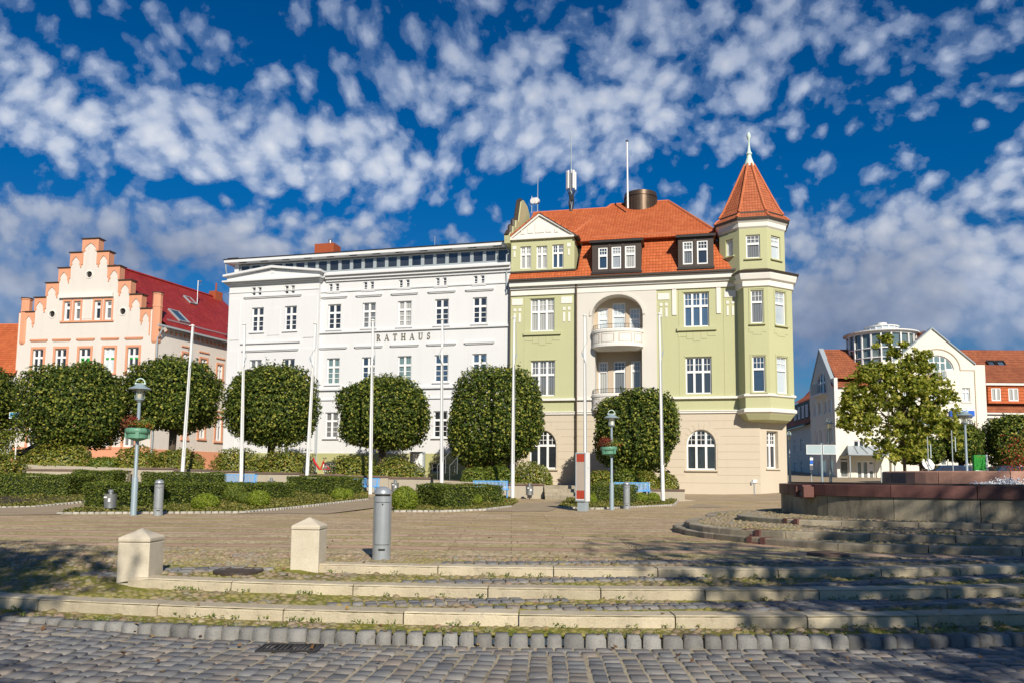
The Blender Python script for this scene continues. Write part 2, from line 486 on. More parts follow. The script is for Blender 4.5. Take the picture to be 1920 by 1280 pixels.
stone('coping', (.11, .075, .06), (.20, .135, .105), 6, spots=.4, island=.15)

def cobblemat():
    n = NT('cobble_stone'); g = n.n('ShaderNodeNewGeometry'); P = g.outputs['Position']
    isl = g.outputs['Random Per Island']
    col = n.ramp(isl, [(0, (.19, .145, .10)), (.22, (.34, .26, .16)), (.42, (.26, .21, .16)), (.6, (.42, .32, .21)), (.75, (.25, .25, .23)), (.88, (.38, .25, .17)), (1, (.47, .39, .27))], 'LINEAR')
    b = n.noise(P, 60, 4, .7)
    col = n.mix(n.math('MULTIPLY', b, .5), col, (.10, .085, .055))
    moss = n.ramp(n.noise(P, 1.1, 6, .7), [(.43, 0), (.58, 1)])
    x, y, z = n.sep(P)
    lim = n.ramp(y, [(0, 1), (.5, 1), (1, 0)])
    near = n.math('SUBTRACT', 1.0, n.math('DIVIDE', n.math('SUBTRACT', y, 9.0), 5.0), clamp=True)
    mf = n.math('MULTIPLY', moss, n.math('MULTIPLY_ADD', near, .6, .35))
    col = n.mix(mf, col, (.23, .205, .045))
    MATS['cobble_stone'] = n.done(n.bsdf(col, .8, n.bump(b, .4, .01), spec=.3))
cobblemat()

def jointmat():
    n = NT('joint_earth'); P = n.n('ShaderNodeNewGeometry').outputs['Position']
    a = n.noise(P, 1.1, 6, .7); b = n.noise(P, 26, 5, .7)
    t = n.math('ADD', n.math('MULTIPLY', a, .7), n.math('MULTIPLY', b, .35))
    col = n.ramp(t, [(.34, (.13, .10, .055)), (.46, (.20, .165, .06)), (.56, (.21, .21, .035)), (.72, (.27, .27, .045))])
    MATS['joint_earth'] = n.done(n.bsdf(col, .95, n.bump(b, .8, .03), spec=.15))
jointmat()

def jointsand():
    n = NT('joint_sand'); P = n.n('ShaderNodeNewGeometry').outputs['Position']
    a = n.noise(P, .8, 6, .7); b = n.noise(P, 30, 5, .7); t = n.math('ADD', n.math('MULTIPLY', a, .8), n.math('MULTIPLY', b, .3))
    col = n.ramp(t, [(.38, (.17, .145, .10)), (.52, (.36, .31, .22)), (.68, (.48, .42, .31))])
    MATS['joint_sand'] = n.done(n.bsdf(col, .95, n.bump(b, .8, .02), spec=.15))
jointsand()
def settmat():
    n = NT('sett_stone'); g = n.n('ShaderNodeNewGeometry'); P = g.outputs['Position']; i = g.outputs['Random Per Island']
    c = n.ramp(i, [(0, (.12, .125, .135)), (.25, (.22, .225, .23)), (.45, (.19, .165, .145)), (.6, (.30, .285, .265)), (.75, (.17, .175, .185)), (.9, (.28, .23, .19)), (1, (.36, .34, .31))])
    b = n.noise(P, 45, 5, .7); w = n.noise(P, 7, 5, .65)
    c = n.mix(n.math('MULTIPLY', n.ramp(w, [(.45, 0), (.7, 1)]), .55), c, (.27, .25, .215)); c = n.mix(n.math('MULTIPLY', b, .45), c, (.07, .07, .07))
    MATS['sett_stone'] = n.done(n.bsdf(c, .6, n.bump(n.math('ADD', b, w), .6, .012), spec=.4))
settmat()

def plazamat():
    """bands of reddish slabs between strips of rough cobbles, as laid across the square"""
    n = NT('plaza_paving'); P = n.n('ShaderNodeNewGeometry').outputs['Position']
    x, y, z = n.sep(P)
    wob = n.math('MULTIPLY', n.math('SUBTRACT', n.noise(P, .15, 2, .5), .5), 1.2)
    yy = n.math('ADD', n.math('ADD', y, n.math('MULTIPLY', x, .06)), wob)
    band = n.math('FRACT', n.math('DIVIDE', yy, 1.55))
    slab = n.math('LESS_THAN', band, .36)
    # slabs: joints across
    sx = n.math('FRACT', n.math('DIVIDE', x, 1.1)); sj = n.math('LESS_THAN', sx, .02)
    sid = n.n('ShaderNodeTexWhiteNoise', noise_dimensions='2D')
    n.put(sid.inputs['Vector'], n.comb(n.math('FLOOR', n.math('DIVIDE', x, 1.1)), n.math('FLOOR', n.math('DIVIDE', yy, 1.55))))
    scol = n.ramp(sid.outputs[0], [(0, (.44, .28, .18)), (.5, (.56, .365, .25)), (1, (.62, .44, .31))])
    fine = n.noise(P, 9, 6, .7)
    scol = n.mix(n.math('MULTIPLY', fine, .45), scol, (.40, .29, .19))
    # cobbles
    cv = n.voro(P, 7.5, 'F1'); ce = n.voro(P, 7.5, 'DISTANCE_TO_EDGE'); cc = n.voro(P, 7.5, 'F1', 1)
    crgb = n.sep(cc)
    ccol = n.ramp(crgb[0], [(0, (.40, .30, .17)), (.35, (.60, .47, .28)), (.6, (.52, .42, .27)), (.85, (.70, .57, .36)), (1, (.56, .40, .26))])
    joint = n.ramp(ce, [(.02, 1), (.10, 0)])
    big = n.noise(P, .32, 5, .65)
    mossy = n.ramp(big, [(.42, 0), (.60, 1)])
    jcol = n.mix(mossy, (.36, .28, .16), (.36, .33, .10))
    ccol = n.mix(joint, ccol, jcol)
    ccol = n.mix(n.math('MULTIPLY', n.math('MULTIPLY', mossy, n.noise(P, 6, 4, .7)), .75), ccol, (.34, .30, .07))
    col = n.mix(slab, ccol, scol)
    edge = n.math('LESS_THAN', n.math('ABSOLUTE', n.math('SUBTRACT', band, .38)), .025)
    edge2 = n.math('GREATER_THAN', band, .97)
    col = n.mix(n.math('MULTIPLY', n.math('MAXIMUM', n.math('MAXIMUM', edge, edge2), n.math('MULTIPLY', sj, slab)), .8), col, (.13, .10, .045))
    dirt = n.ramp(n.noise(P, .9, 6, .7), [(.48, 0), (.72, 1)])
    col = n.mix(n.math('MULTIPLY', dirt, .42), col, (.22, .155, .09))
    dk = n.ramp(n.noise(n.mapping(P, (.35, 1.2, 1)), .55, 6, .7), [(.45, 0), (.65, 1)])
    col = n.mix(n.math('MULTIPLY', dk, .35), col, (.26, .19, .12))
    h = n.math('MULTIPLY', n.math('SUBTRACT', 1.0, joint), n.math('SUBTRACT', 1.0, slab))
    MATS['plaza_paving'] = n.done(n.bsdf(col, .85, n.bump(n.math('ADD', h, n.math('MULTIPLY', fine, .4)), .55, .04), spec=.25))
plazamat()

def pathmat():
    n = NT('path_slabs'); P = n.n('ShaderNodeNewGeometry').outputs['Position']
    a = n.noise(P, .8, 5, .65); b = n.noise(P, 14, 5, .7)
    col = n.ramp(n.math('ADD', n.math('MULTIPLY', a, .5), n.math('MULTIPLY', b, .5)), [(.3, (.27, .205, .135)), (.7, (.43, .345, .235))])
    MATS['path_slabs'] = n.done(n.bsdf(col, .9, n.bump(b, .5, .02), spec=.2))
pathmat()
stone('asphalt', (.045, .045, .047), (.075, .073, .07), 10, island=0, spots=.1)

leafmat('leaf_lime', [(0, (.018, .035, .007)), (.35, (.038, .068, .012)), (.62, (.095, .138, .02)), (.84, (.22, .245, .038)), (1, (.38, .35, .07))], .22, .6, .2)
leafmat('leaf_plane', [(0, (.055, .085, .014)), (.4, (.20, .235, .035)), (.75, (.36, .355, .06)), (1, (.48, .42, .10))], .4, .6, .2)
leafmat('leaf_shrub', [(0, (.05, .08, .010)), (.4, (.14, .175, .022)), (.75, (.27, .27, .04)), (.93, (.38, .33, .06)), (1, (.30, .15, .05))], .2, .42, .5)
leafmat('leaf_shrub_fresh', [(0, (.05, .09, .012)), (.4, (.11, .16, .02)), (.8, (.19, .23, .03)), (1, (.28, .27, .05))], .25, .42, .5)
leafmat('leaf_hedge', [(0, (.04, .07, .008)), (.5, (.095, .135, .014)), (.85, (.17, .205, .022)), (1, (.24, .245, .045))], .2, .55)
leafmat('leaf_box', [(0, (.07, .115, .008)), (.5, (.17, .23, .016)), (.85, (.27, .32, .03)), (1, (.34, .36, .05))], .25, .5)
leafmat('leaf_cover', [(0, (.06, .075, .014)), (.45, (.15, .165, .03)), (.8, (.24, .22, .045)), (.95, (.33, .24, .08)), (1, (.42, .35, .10))], .2, .6)
leafmat('petal_red', [(0, (.25, .01, .02)), (.5, (.42, .03, .03)), (1, (.55, .10, .05))], .25)
leafmat('petal_dark', [(0, (.08, .02, .012)), (.5, (.18, .045, .025)), (1, (.34, .10, .05))], .25)
leafmat('petal_orange', [(0, (.45, .07, .02)), (.5, (.62, .16, .04)), (1, (.70, .35, .08))], .25)
stone('bark', (.055, .042, .030), (.13, .10, .07), 7, bump=.8, island=0)
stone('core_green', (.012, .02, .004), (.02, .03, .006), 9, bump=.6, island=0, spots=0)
# ------------------------------------------------------------------ light and sky
SUN_AZ, SUN_EL = rad(16), rad(31)
S = Vector((math.sin(SUN_AZ) * math.cos(SUN_EL), -math.cos(SUN_AZ) * math.cos(SUN_EL), math.sin(SUN_EL)))
sl = bpy.data.lights.new('sun', 'SUN'); sl.energy = 5.0; sl.angle = rad(.55); sl.color = (1, .92, .79)
so = bpy.data.objects.new('sun', sl); COL.objects.link(so); so.rotation_euler = S.to_track_quat('Z', 'Y').to_euler()
so.location = (20, -40, 60)

def build_world():
    w = bpy.data.worlds.new('World'); SC.world = w; w.use_nodes = True
    t = w.node_tree; t.nodes.clear()
    n = NT.__new__(NT); n.t = t; n.m = w
    out = t.nodes.new('ShaderNodeOutputWorld'); bg = t.nodes.new('ShaderNodeBackground')
    sky = t.nodes.new('ShaderNodeTexSky'); sky.sky_type = 'NISHITA'; sky.sun_disc = False
    sky.sun_elevation = SUN_EL; sky.sun_rotation = math.atan2(S.x, S.y)
    sky.air_density = 1.0; sky.dust_density = .15; sky.ozone_density = 3.0; sky.altitude = 200
    hs = n.n('ShaderNodeHueSaturation'); hs.inputs['Hue'].default_value = .494; hs.inputs['Saturation'].default_value = 1.48
    t.links.new(sky.outputs[0], hs.inputs['Color'])
    d = n.coord('Generated'); x, y, z = n.sep(d)
    zz = n.math('MAXIMUM', z, 0.0)
    # keep the low sky as deep as the high one (polarised look), softly
    dim = n.ramp(zz, [(0, (.20, .29, .37)), (.12, (.20, .30, .40)), (.35, (.29, .41, .53)), (.60, (.26, .35, .48))])
    blue = n.mix(1, hs.outputs[0], dim, 'MULTIPLY')
    k = n.math('MULTIPLY_ADD', zz, .42, .37)
    px, py = n.math('DIVIDE', x, k), n.math('DIVIDE', y, k)
    P = n.comb(px, py, 0.0)
    warp = n.noise(P, 1.3, 3, .5, out=1)
    Pw = n.n('ShaderNodeVectorMath', operation='MULTIPLY_ADD'); n.put(Pw.inputs[0], warp); Pw.inputs[1].default_value = (.22, .22, 0); n.put(Pw.inputs[2], P)
    Pw = Pw.outputs[0]
    # large banks of cloud placed in the directions where they hang over the square
    def blob(pxl, pyl, sx, sy, amp):
        v = ray(pxl, pyl).normalized(); u = math.atan2(v.x, v.y); e = math.asin(v.z)
        az = n.math('ARCTAN2', x, y); el = n.math('ARCSINE', z)
        a = n.math('DIVIDE', n.math('SUBTRACT', az, u), sx / 1500); b = n.math('DIVIDE', n.math('SUBTRACT', el, e), sy / 1500)
        g = n.math('ADD', n.math('MULTIPLY', a, a), n.math('MULTIPLY', b, b))
        return n.math('MULTIPLY', n.math('EXPONENT', n.math('MULTIPLY', g, -1.0)), amp)
    blobs = [(420, 285, 300, 75, .30), (130, 250, 170, 60, .20), (700, 330, 160, 70, .22), (900, 200, 190, 110, .22), (1130, 230, 230, 130, .26),
             (1340, 60, 200, 70, .22), (1000, 60, 160, 60, .14), (500, 190, 260, 50, .16), (220, 100, 220, 90, .10), (1330, 250, 150, 70, .16), (250, 425, 440, 50, .40), (700, 420, 200, 30, .16), (60, 540, 150, 60, .36),
             (1560, 500, 190, 75, .46), (1700, 590, 280, 60, .46), (1850, 470, 130, 60, .26), (1760, 390, 160, 40, .20), (1580, 300, 110, 28, .12), (1530, 130, 200, 80, .12),
             (420, 490, 200, 50, .20), (1870, 330, 80, 30, .14), (1800, 80, 160, 60, .08), (750, 60, 120, 50, .10),
             (420, 60, 200, 45, -.08), (150, 345, 190, 28, -.24), (520, 385, 260, 22, -.22), (1640, 240, 170, 60, -.13), (1280, 340, 120, 45, -.30), (1000, 350, 110, 40, -.10), (870, 430, 130, 40, -.22),
             (1800, 230, 130, 60, -.05), (450, 150, 120, 40, -.12), (1560, 385, 120, 25, -.10), (830, 20, 120, 40, -.12), (60, 30, 120, 60, -.08), (330, 350, 120, 22, -.1)]
    acc = None
    for bl in blobs:
        g = blob(*bl); acc = g if acc is None else n.math('ADD', acc, g)
    puff = n.voro(Pw, 19.0, 'SMOOTH_F1'); puff2 = n.voro(Pw, 42.0, 'SMOOTH_F1'); fine_ = n.ramp(zz, [(.14, .25), (.27, 1)])
    f1 = n.noise(Pw, 6.5, 10, .68); f2 = n.noise(Pw, 26, 6, .62)
    flo = n.noise(P, 2.6, 6, .55); f1 = n.math('ADD', n.math('MULTIPLY', f1, fine_), n.math('MULTIPLY', flo, n.math('SUBTRACT', 1.0, fine_)))
    f2 = n.math('MULTIPLY_ADD', n.math('SUBTRACT', f2, .5), fine_, .5)
    dens = n.math('MULTIPLY', n.math('ADD', n.math('MULTIPLY', n.math('SUBTRACT', .44, puff), .92), n.math('MULTIPLY', n.math('SUBTRACT', .45, puff2), .30)), fine_)
    dens = n.math('ADD', dens, n.math('MULTIPLY', n.math('SUBTRACT', f1, .5), .95))
    dens = n.math('ADD', dens, n.math('MULTIPLY', n.math('SUBTRACT', f2, .5), .30))
    dens = n.math('ADD', n.math('ADD', dens, n.math('MULTIPLY', acc, 1.05)), .10)
    cov = n.ramp(dens, [(.02, .0), (.13, .26), (.30, .70), (.52, 1)], 'EASE')
    # bright crowns, grey undersides in the low banks
    lowgrey = n.ramp(zz, [(.14, 1), (.25, .75), (.33, 0)])
    under = n.noise(P, 2.0, 5, .55)
    shade = n.math('MULTIPLY', lowgrey, n.ramp(under, [(.33, .25), (.62, 1)]))
    thick = n.ramp(dens, [(.15, (.28, .38, .58)), (.45, (.46, .54, .70)), (.9, (.76, .79, .85))])
    ccol = n.mix(shade, thick, (.135, .185, .31))
    cl = n.n('ShaderNodeMix', data_type='RGBA', blend_type='MULTIPLY'); cl.inputs[0].default_value = 1
    n.put(cl.inputs[6], ccol); cl.inputs[7].default_value = (7.0, 7.0, 7.0, 1)
    high = n.ramp(zz, [(.36, 1), (.50, .68)])
    cov = n.math('MULTIPLY', cov, high)
    fin = n.mix(n.math('MULTIPLY', cov, .93), blue, cl.outputs[2])
    t.links.new(fin, bg.inputs[0]); bg.inputs[1].default_value = .13
    t.links.new(bg.outputs[0], out.inputs[0])
build_world()
SC.view_settings.view_transform = 'Standard'; SC.view_settings.look = 'None'; SC.view_settings.gamma = 1
SC.view_settings.use_curve_mapping = False; SC.view_settings.exposure = 0.16
SC.render.engine = 'CYCLES'
SC.cycles.use_denoising = True
SC.cycles.max_bounces = 6; SC.cycles.diffuse_bounces = 3; SC.cycles.glossy_bounces = 3; SC.cycles.transmission_bounces = 4
SC.cycles.sample_clamp_indirect = 6

# ------------------------------------------------------------------ ground
def interp(x, tab):
    if x <= tab[0][0]: return tab[0][1]
    for (a, va), (b, vb) in zip(tab, tab[1:]):
        if x <= b: return va + (vb - va) * (x - a) / (b - a)
    return tab[-1][1]
def smooth(t): t = max(0, min(1, t)); return t * t * (3 - 2 * t)
def lerp(a, b, t): return a + (b - a) * t

WALLY = 43.3
def pz(X, Y):
    s = interp(X, [(-22, .75), (-5, .35), (0, .17), (9, .10), (13, .12), (17, .26), (30, .5)])
    return s * smooth((Y - 27) / 16)
def tz(X, Y):
    a = interp(X, [(-40, 2.1), (-19, 1.55), (-5, 1.12), (0, .92), (9, .62)])
    b = pz(X, WALLY) + (Y - WALLY) * .034
    return lerp(a, b, smooth((X - 8.1) / 1.3))
def gz(X, Y): return tz(X, Y) if Y > WALLY else pz(X, Y)
def at_g(px, py, f=gz):
    z = 0
    for _ in range(14):
        p = at_z(px, py, z) if CAMZ - z > .05 else at_Y(px, py, 40); z = .5 * z + .5 * f(p.x, p.y)
    return Vector((p.x, p.y, f(p.x, p.y)))

CXA, CYA = 1.1, 38.0
RK, R1, R2, R3 = 29.68, 29.10, 27.92, 26.66
ZK, Z1, Z2 = -.36, -.235, -.115
def arcY(R, X):
    Xc = max(-13, min(15, X)); Y = CYA - math.sqrt(R * R - (Xc - CXA) ** 2)
    sl_ = (Xc - CXA) / math.sqrt(R * R - (Xc - CXA) ** 2)
    return Y + (X - Xc) * sl_
X2, X3 = -4.95, -2.85
def stepz(X, Y):
    """height of the paved treads in front of the square"""
    r = CYA - Y
    y1, y2, y3 = arcY(R1, X), arcY(R2, X), arcY(R3, X)
    if Y < y1: return ZK
    flat = Z1 if Y < y2 else (Z2 if Y < y3 else 0)
    rampA = lerp(Z1, 0, smooth((Y - y1) / (y3 + 1.6 - y1)))
    rampB = Z1 if Y < y2 else lerp(Z2, 0, smooth((Y - y2) / (y3 + 1.6 - y2)))
    v = lerp(rampB, flat, smooth((X - X3 + .15) / .3))
    return lerp(rampA, v, smooth((X - X2 + .35) / .5))
def roadz(X): return -.455 + .085 * smooth((-X - 3.2) / 2.4)

def sheet(name, xs, lo, hi, ny, zf, mat, kind='structure'):
    V, F = [], []
    for X in xs:
        for j in range(ny + 1):
            Y = lerp(lo(X), hi(X), j / ny); V.append((X, Y, zf(X, Y, j / ny)))
    for i in range(len(xs) - 1):
        for j in range(ny):
            a = i * (ny + 1) + j; F.append((a, a + ny + 1, a + ny + 2, a + 1))
    b = MB(); b.add(V, F); o = b.build(name, mat, smooth=True); o['kind'] = kind; return o
def xr(a, b, n): return [a + (b - a) * i / n for i in range(n + 1)]
XS = [-70, -45, -30, -20] + xr(-14, 16, 120) + [22, 32, 48, 75]
eps = 1e-3
sheet('road', XS, lambda X: -70, lambda X: arcY(RK, X) + .14, 24, lambda X, Y, t: roadz(X) - .013, 'joint_sand')
sheet('gutter_verge', XS, lambda X: arcY(RK, X) + .07, lambda X: arcY(R1, X) + .1, 3, lambda X, Y, t: ZK - .006, 'joint_earth')
sheet('lower_tread', XS, lambda X: arcY(R1, X), lambda X: arcY(R2, X) + .02, 8, lambda X, Y, t: stepz(X, min(max(Y, arcY(R1, X) + eps), arcY(R2, X) - eps)) - .007, 'joint_earth')
sheet('upper_tread', XS, lambda X: arcY(R2, X), lambda X: arcY(R3, X) + .02, 8, lambda X, Y, t: stepz(X, min(max(Y, arcY(R2, X) + eps), arcY(R3, X) - eps)) - .007, 'joint_earth')
YP = 15.0
sheet('plaza_edge', XS, lambda X: arcY(R3, X), lambda X: arcY(R3, X) + 2.0, 14, lambda X, Y, t: stepz(X, max(Y, arcY(R3, X) + eps)) - .012 * (1 - t), 'plaza_paving')
sheet('plaza', XS, lambda X: arcY(R3, X) + 2.0, lambda X: WALLY + .02, 60, lambda X, Y, t: pz(X, Y), 'plaza_paving')
sheet('terrace', [-70, -45, -30] + xr(-25, 40, 90) + [50, 80], lambda X: WALLY + .02, lambda X: 105, 50, lambda X, Y, t: tz(X, Y), 'path_slabs')
sheet('terrace_edge', xr(-60, 12, 72), lambda X: WALLY, lambda X: WALLY + .02, 1, lambda X, Y, t: lerp(pz(X, WALLY) - .05, tz(X, WALLY), t), 'concrete')
b = MB(); b.quad((-1500, 100, .2), (1500, 100, .2), (1500, 2200, .2), (-1500, 2200, .2)); b.quad((-1500, -1500, -.6), (1500, -1500, -.6), (1500, -60, -.6), (-1500, -60, -.6))
tag(b.build('ground', 'asphalt'), kind='structure')

# cobbles: real rounded stones, half sunk
def stones(name, pts, sizes, zs, mat='cobble_stone', parent=None):
    N = len(pts); k = 7
    ang = np.arange(k) / k * 2 * np.pi
    prof = np.array([[1.0, -.5], [1.0, .12], [.72, .72], [.30, .98]])
    jit = NP.uniform(.82, 1.12, (N, k)); ph = NP.uniform(0, 6.28, N)
    el = NP.uniform(.78, 1.25, N)
    ca = np.cos(ang[None, :]) * jit; sa = np.sin(ang[None, :]) * jit
    lx, ly = ca * el[:, None], sa / el[:, None]
    cx = lx * np.cos(ph)[:, None] - ly * np.sin(ph)[:, None]; cy = lx * np.sin(ph)[:, None] + ly * np.cos(ph)[:, None]
    V = np.zeros((N, 4, k, 3)); h = sizes * NP.uniform(.24, .40, N)
    tx, ty = NP.normal(0, .07, N), NP.normal(0, .07, N)
    for i, (r, z) in enumerate(prof):
        V[:, i, :, 0] = pts[:, 0, None] + cx * r * sizes[:, None] / 2
        V[:, i, :, 1] = pts[:, 1, None] + cy * r * sizes[:, None] / 2
        V[:, i, :, 2] = zs[:, None] - .026 + z * h[:, None] + cx * r * sizes[:, None] / 2 * tx[:, None] + cy * r * sizes[:, None] / 2 * ty[:, None]
    Fq = []
    for i in range(3):
        for j in range(k):
            j2 = (j + 1) % k; a, b_, c, d = i * k + j, i * k + j2, (i + 1) * k + j2, (i + 1) * k + j
            Fq += [(a, b_, c), (a, c, d)]
    for j in range(1, k - 1): Fq.append((3 * k, 3 * k + j, 3 * k + j + 1))
    Fq = np.array(Fq); F = (Fq[None] + (np.arange(N) * 4 * k)[:, None, None]).reshape(-1, 3)
    o = mesh_np(name, V.reshape(-1, 3), F, [mat], parent, smooth=True); o['kind'] = 'stuff'; return o
def cobble_pts(lo, hi, x0, x1, sp, keep=lambda X, Y: True):
    P = []
    nx = int((x1 - x0) / sp)
    for i in range(nx):
        X = x0 + i * sp; a, b_ = lo(X), hi(X); ny = max(1, int((b_ - a) / (sp * .92)))
        for j in range(ny):
            xx = X + RND.uniform(-.28, .28) * sp + (sp * .5 if j % 2 else 0); yy = a + (j + .5 + RND.uniform(-.28, .28)) * (b_ - a) / ny
            if abs(xx) < .67 * yy + 4 and keep(xx, yy): P.append((xx, yy))
    return P
pts = []
for lo, hi in ((lambda X: arcY(RK, X) + .13, lambda X: arcY(R1, X) - .02), (lambda X: arcY(R1, X) + .30, lambda X: arcY(R2, X) - .02),
               (lambda X: arcY(R2, X) + (.30 if X > X2 else -.05), lambda X: arcY(R3, X) - .02), (lambda X: arcY(R3, X) + (.30 if X > X3 else -.05), lambda X: arcY(R3, X) + 1.5)):
    pts += cobble_pts(lo, hi, -13, 13, .105)
pts = np.array([q for q in pts if math.hypot(q[0] + 5.02, q[1] - 10.83) > .36 and math.hypot(q[0] + 2.92, q[1] - 11.62) > .34 and math.hypot(q[0] + 1.97, q[1] - 12.39) > .22])
zs = np.array([stepz(x, y) for x, y in pts])
stones('cobblestones', pts, NP.uniform(.065, .145, len(pts)), zs)

# blue-grey setts in a curved runner across each tread (drain lines)
def setts(name, recs, mat, parent=None, kind='structure', h=.07, inset=.16):
    """recs: (x,y,z,len_x,len_y,rot)"""
    A = np.array(recs); N = len(A)
    sx = np.array([-1, 1, 1, -1.]); sy = np.array([-1, -1, 1, 1.])
    V = np.zeros((N, 3, 4, 3)); tx, ty = NP.normal(0, .016, N), NP.normal(0, .016, N)
    for L, (sc, z) in enumerate(((1.0, -h), (.97, -h * .22), (1 - inset, 0.0))):
        j1 = 1 + NP.uniform(-.07, .07, (N, 4)); j2 = 1 + NP.uniform(-.07, .07, (N, 4))
        if L == 0: J1, J2 = j1, j2
        else: J1, J2 = J1 * (1 + NP.uniform(-.015, .015, (N, 4))), J2 * (1 + NP.uniform(-.015, .015, (N, 4)))
        ins = (1 - sc) * np.minimum(A[:, 3], A[:, 4])[:, None]
        lx = sx * (A[:, 3, None] - ins) / 2 * J1; ly = sy * (A[:, 4, None] - ins) / 2 * J2
        c, s = np.cos(A[:, 5])[:, None], np.sin(A[:, 5])[:, None]
        V[:, L, :, 0] = A[:, 0, None] + lx * c - ly * s; V[:, L, :, 1] = A[:, 1, None] + lx * s + ly * c
        V[:, L, :, 2] = A[:, 2, None] + z + lx * tx[:, None] + ly * ty[:, None]
    Fq = []
    for L in range(2):
        for j in range(4): Fq.append((L * 4 + j, L * 4 + (j + 1) % 4, L * 4 + 4 + (j + 1) % 4, L * 4 + 4 + j))
    Fq.append((8, 9, 10, 11)); Fq = np.array(Fq)
    F = (Fq[None] + (np.arange(N) * 12)[:, None, None]).reshape(-1, 4)
    o = mesh_np(name, V.reshape(-1, 3), F, [mat], parent)
    if kind: o['kind'] = kind
    return o
def arc_row(R, off, x0, x1, ly, lmin, lmax, zf, gap=.018):
    out = []; X = x0
    while X < x1:
        L = RND.uniform(lmin, lmax); xc = X + L / 2
        Y = arcY(R, xc) + off; a = math.atan2(arcY(R, xc + .05) - arcY(R, xc - .05), .1)
        if abs(xc) < .68 * Y + 5: out.append((xc, Y + RND.uniform(-.012, .012), zf(xc, Y) + RND.uniform(-.008, .008), L - gap, ly * RND.uniform(.92, 1.05), a))
        X += L
    return out
setts('kerb', arc_row(RK, .07, -13, 13, .17, .15, .23, lambda X, Y: ZK + .015, .022), 'kerb_sett', h=.16, inset=.2)
road = []
for k in range(2): road += arc_row(RK, -.13 - .17 * k, -9, 10, .155, .15, .22, lambda X, Y: roadz(X))
X = -8.6
while X < 9:                                              # courses running away from the viewer
    wdt = RND.uniform(.15, .19); Y = 5.0 + RND.uniform(0, .2)
    while Y < 10.5:
        L = RND.uniform(.13, .24); sx = X + (Y - 7) * .10 * (1 if X < 0 else .3) + math.sin(Y * .9 + X) * .02
        if Y + L / 2 < arcY(RK, sx) - .40 and abs(sx) < .67 * Y + 3:
            road.append((sx, Y + L / 2, roadz(sx) + RND.uniform(-.008, .008), wdt - .015, L - .016, -.10 * (1 if X < 0 else .3)))
        Y += L
    X += wdt
setts('road_setts', road, 'sett_stone')
run = []
for (xa, ya, xb, yb) in ((-.8, 9.15, 4.6, 10.0), (-2.6, 9.25, .9, 10.1), (1.6, 8.95, 6.5, 10.35), (-2.2, 10.35, 2.6, 11.3), (3.2, 10.3, 7.4, 11.9), (-6, 11.3, -3.2, 11.7), (-1, 11.75, 4.5, 12.6), (4.5, 12.2, 8.4, 13.4)):
    L = math.hypot(xb - xa, yb - ya); a = math.atan2(yb - ya, xb - xa); t = 0
    while t < L:
        l = RND.uniform(.12, .2)
        for q in (-.08, .08):
            x, y = xa + math.cos(a) * (t + l / 2) - math.sin(a) * q, ya + math.sin(a) * (t + l / 2) + math.cos(a) * q
            d = min(abs(y - arcY(R1, x) - .13), abs(y - arcY(R2, x) - .13), abs(y - arcY(R3, x) - .13))
            if d > .24: run.append((x, y, stepz(x, y) + .022, l - .015, .145, a))
        t += l
setts('drain_runner', run, 'sett_stone')

def curb(name, R, x0, x1, ztop, hgt, mat, lens=(1.25, 1.75), depth=.31, off=0.0, parent=None):
    b = MB(); X = x0
    while X < x1:
        L = RND.uniform(*lens); Xe = min(X + L, x1); n = 16; g = .008; dz = RND.uniform(-.006, .006)
        sec = []
        for i in range(n + 1):
            x = lerp(X + g, Xe - g, i / n); y = arcY(R, x) + off; s_ = (arcY(R, x + .05) - arcY(R, x - .05)) / .1
            nx, ny = -s_ / math.hypot(1, s_), 1 / math.hypot(1, s_)
            zt = ztop + dz + RND.uniform(-.003, .003); w1, w2 = RND.uniform(-.008, .008), RND.uniform(.0, .016); y -= RND.uniform(-.003, .004)
            sec.append([(x, y, zt - hgt), (x, y, zt - .028 + w1 - w2 * .5), (x + nx * (.020 + w2), y + ny * (.020 + w2), zt), (x + nx * depth, y + ny * depth, zt), (x + nx * depth, y + ny * depth, zt - hgt)])
        vs = [p for s_ in sec for p in s_]; fs = []
        for i in range(n):
            for j in range(4): fs.append((i * 5 + j, (i + 1) * 5 + j, (i + 1) * 5 + j + 1, i * 5 + j + 1))
        fs.append((0, 1, 2, 3, 4)); fs.append(tuple(n * 5 + q for q in (4, 3, 2, 1, 0)))
        b.add(vs, fs); X = Xe
    o = b.build(name, mat); o['kind'] = 'structure'; return o
curb('plaza_step', R1, -14, 15, Z1 + .006, .20, 'step_stone')
curb('plaza_step', R2, X2 - .12, 15, Z2 + .006, .20, 'step_stone', off=0)
curb('plaza_step', R3, X3 + .1, 15, .006, .20, 'step_stone')

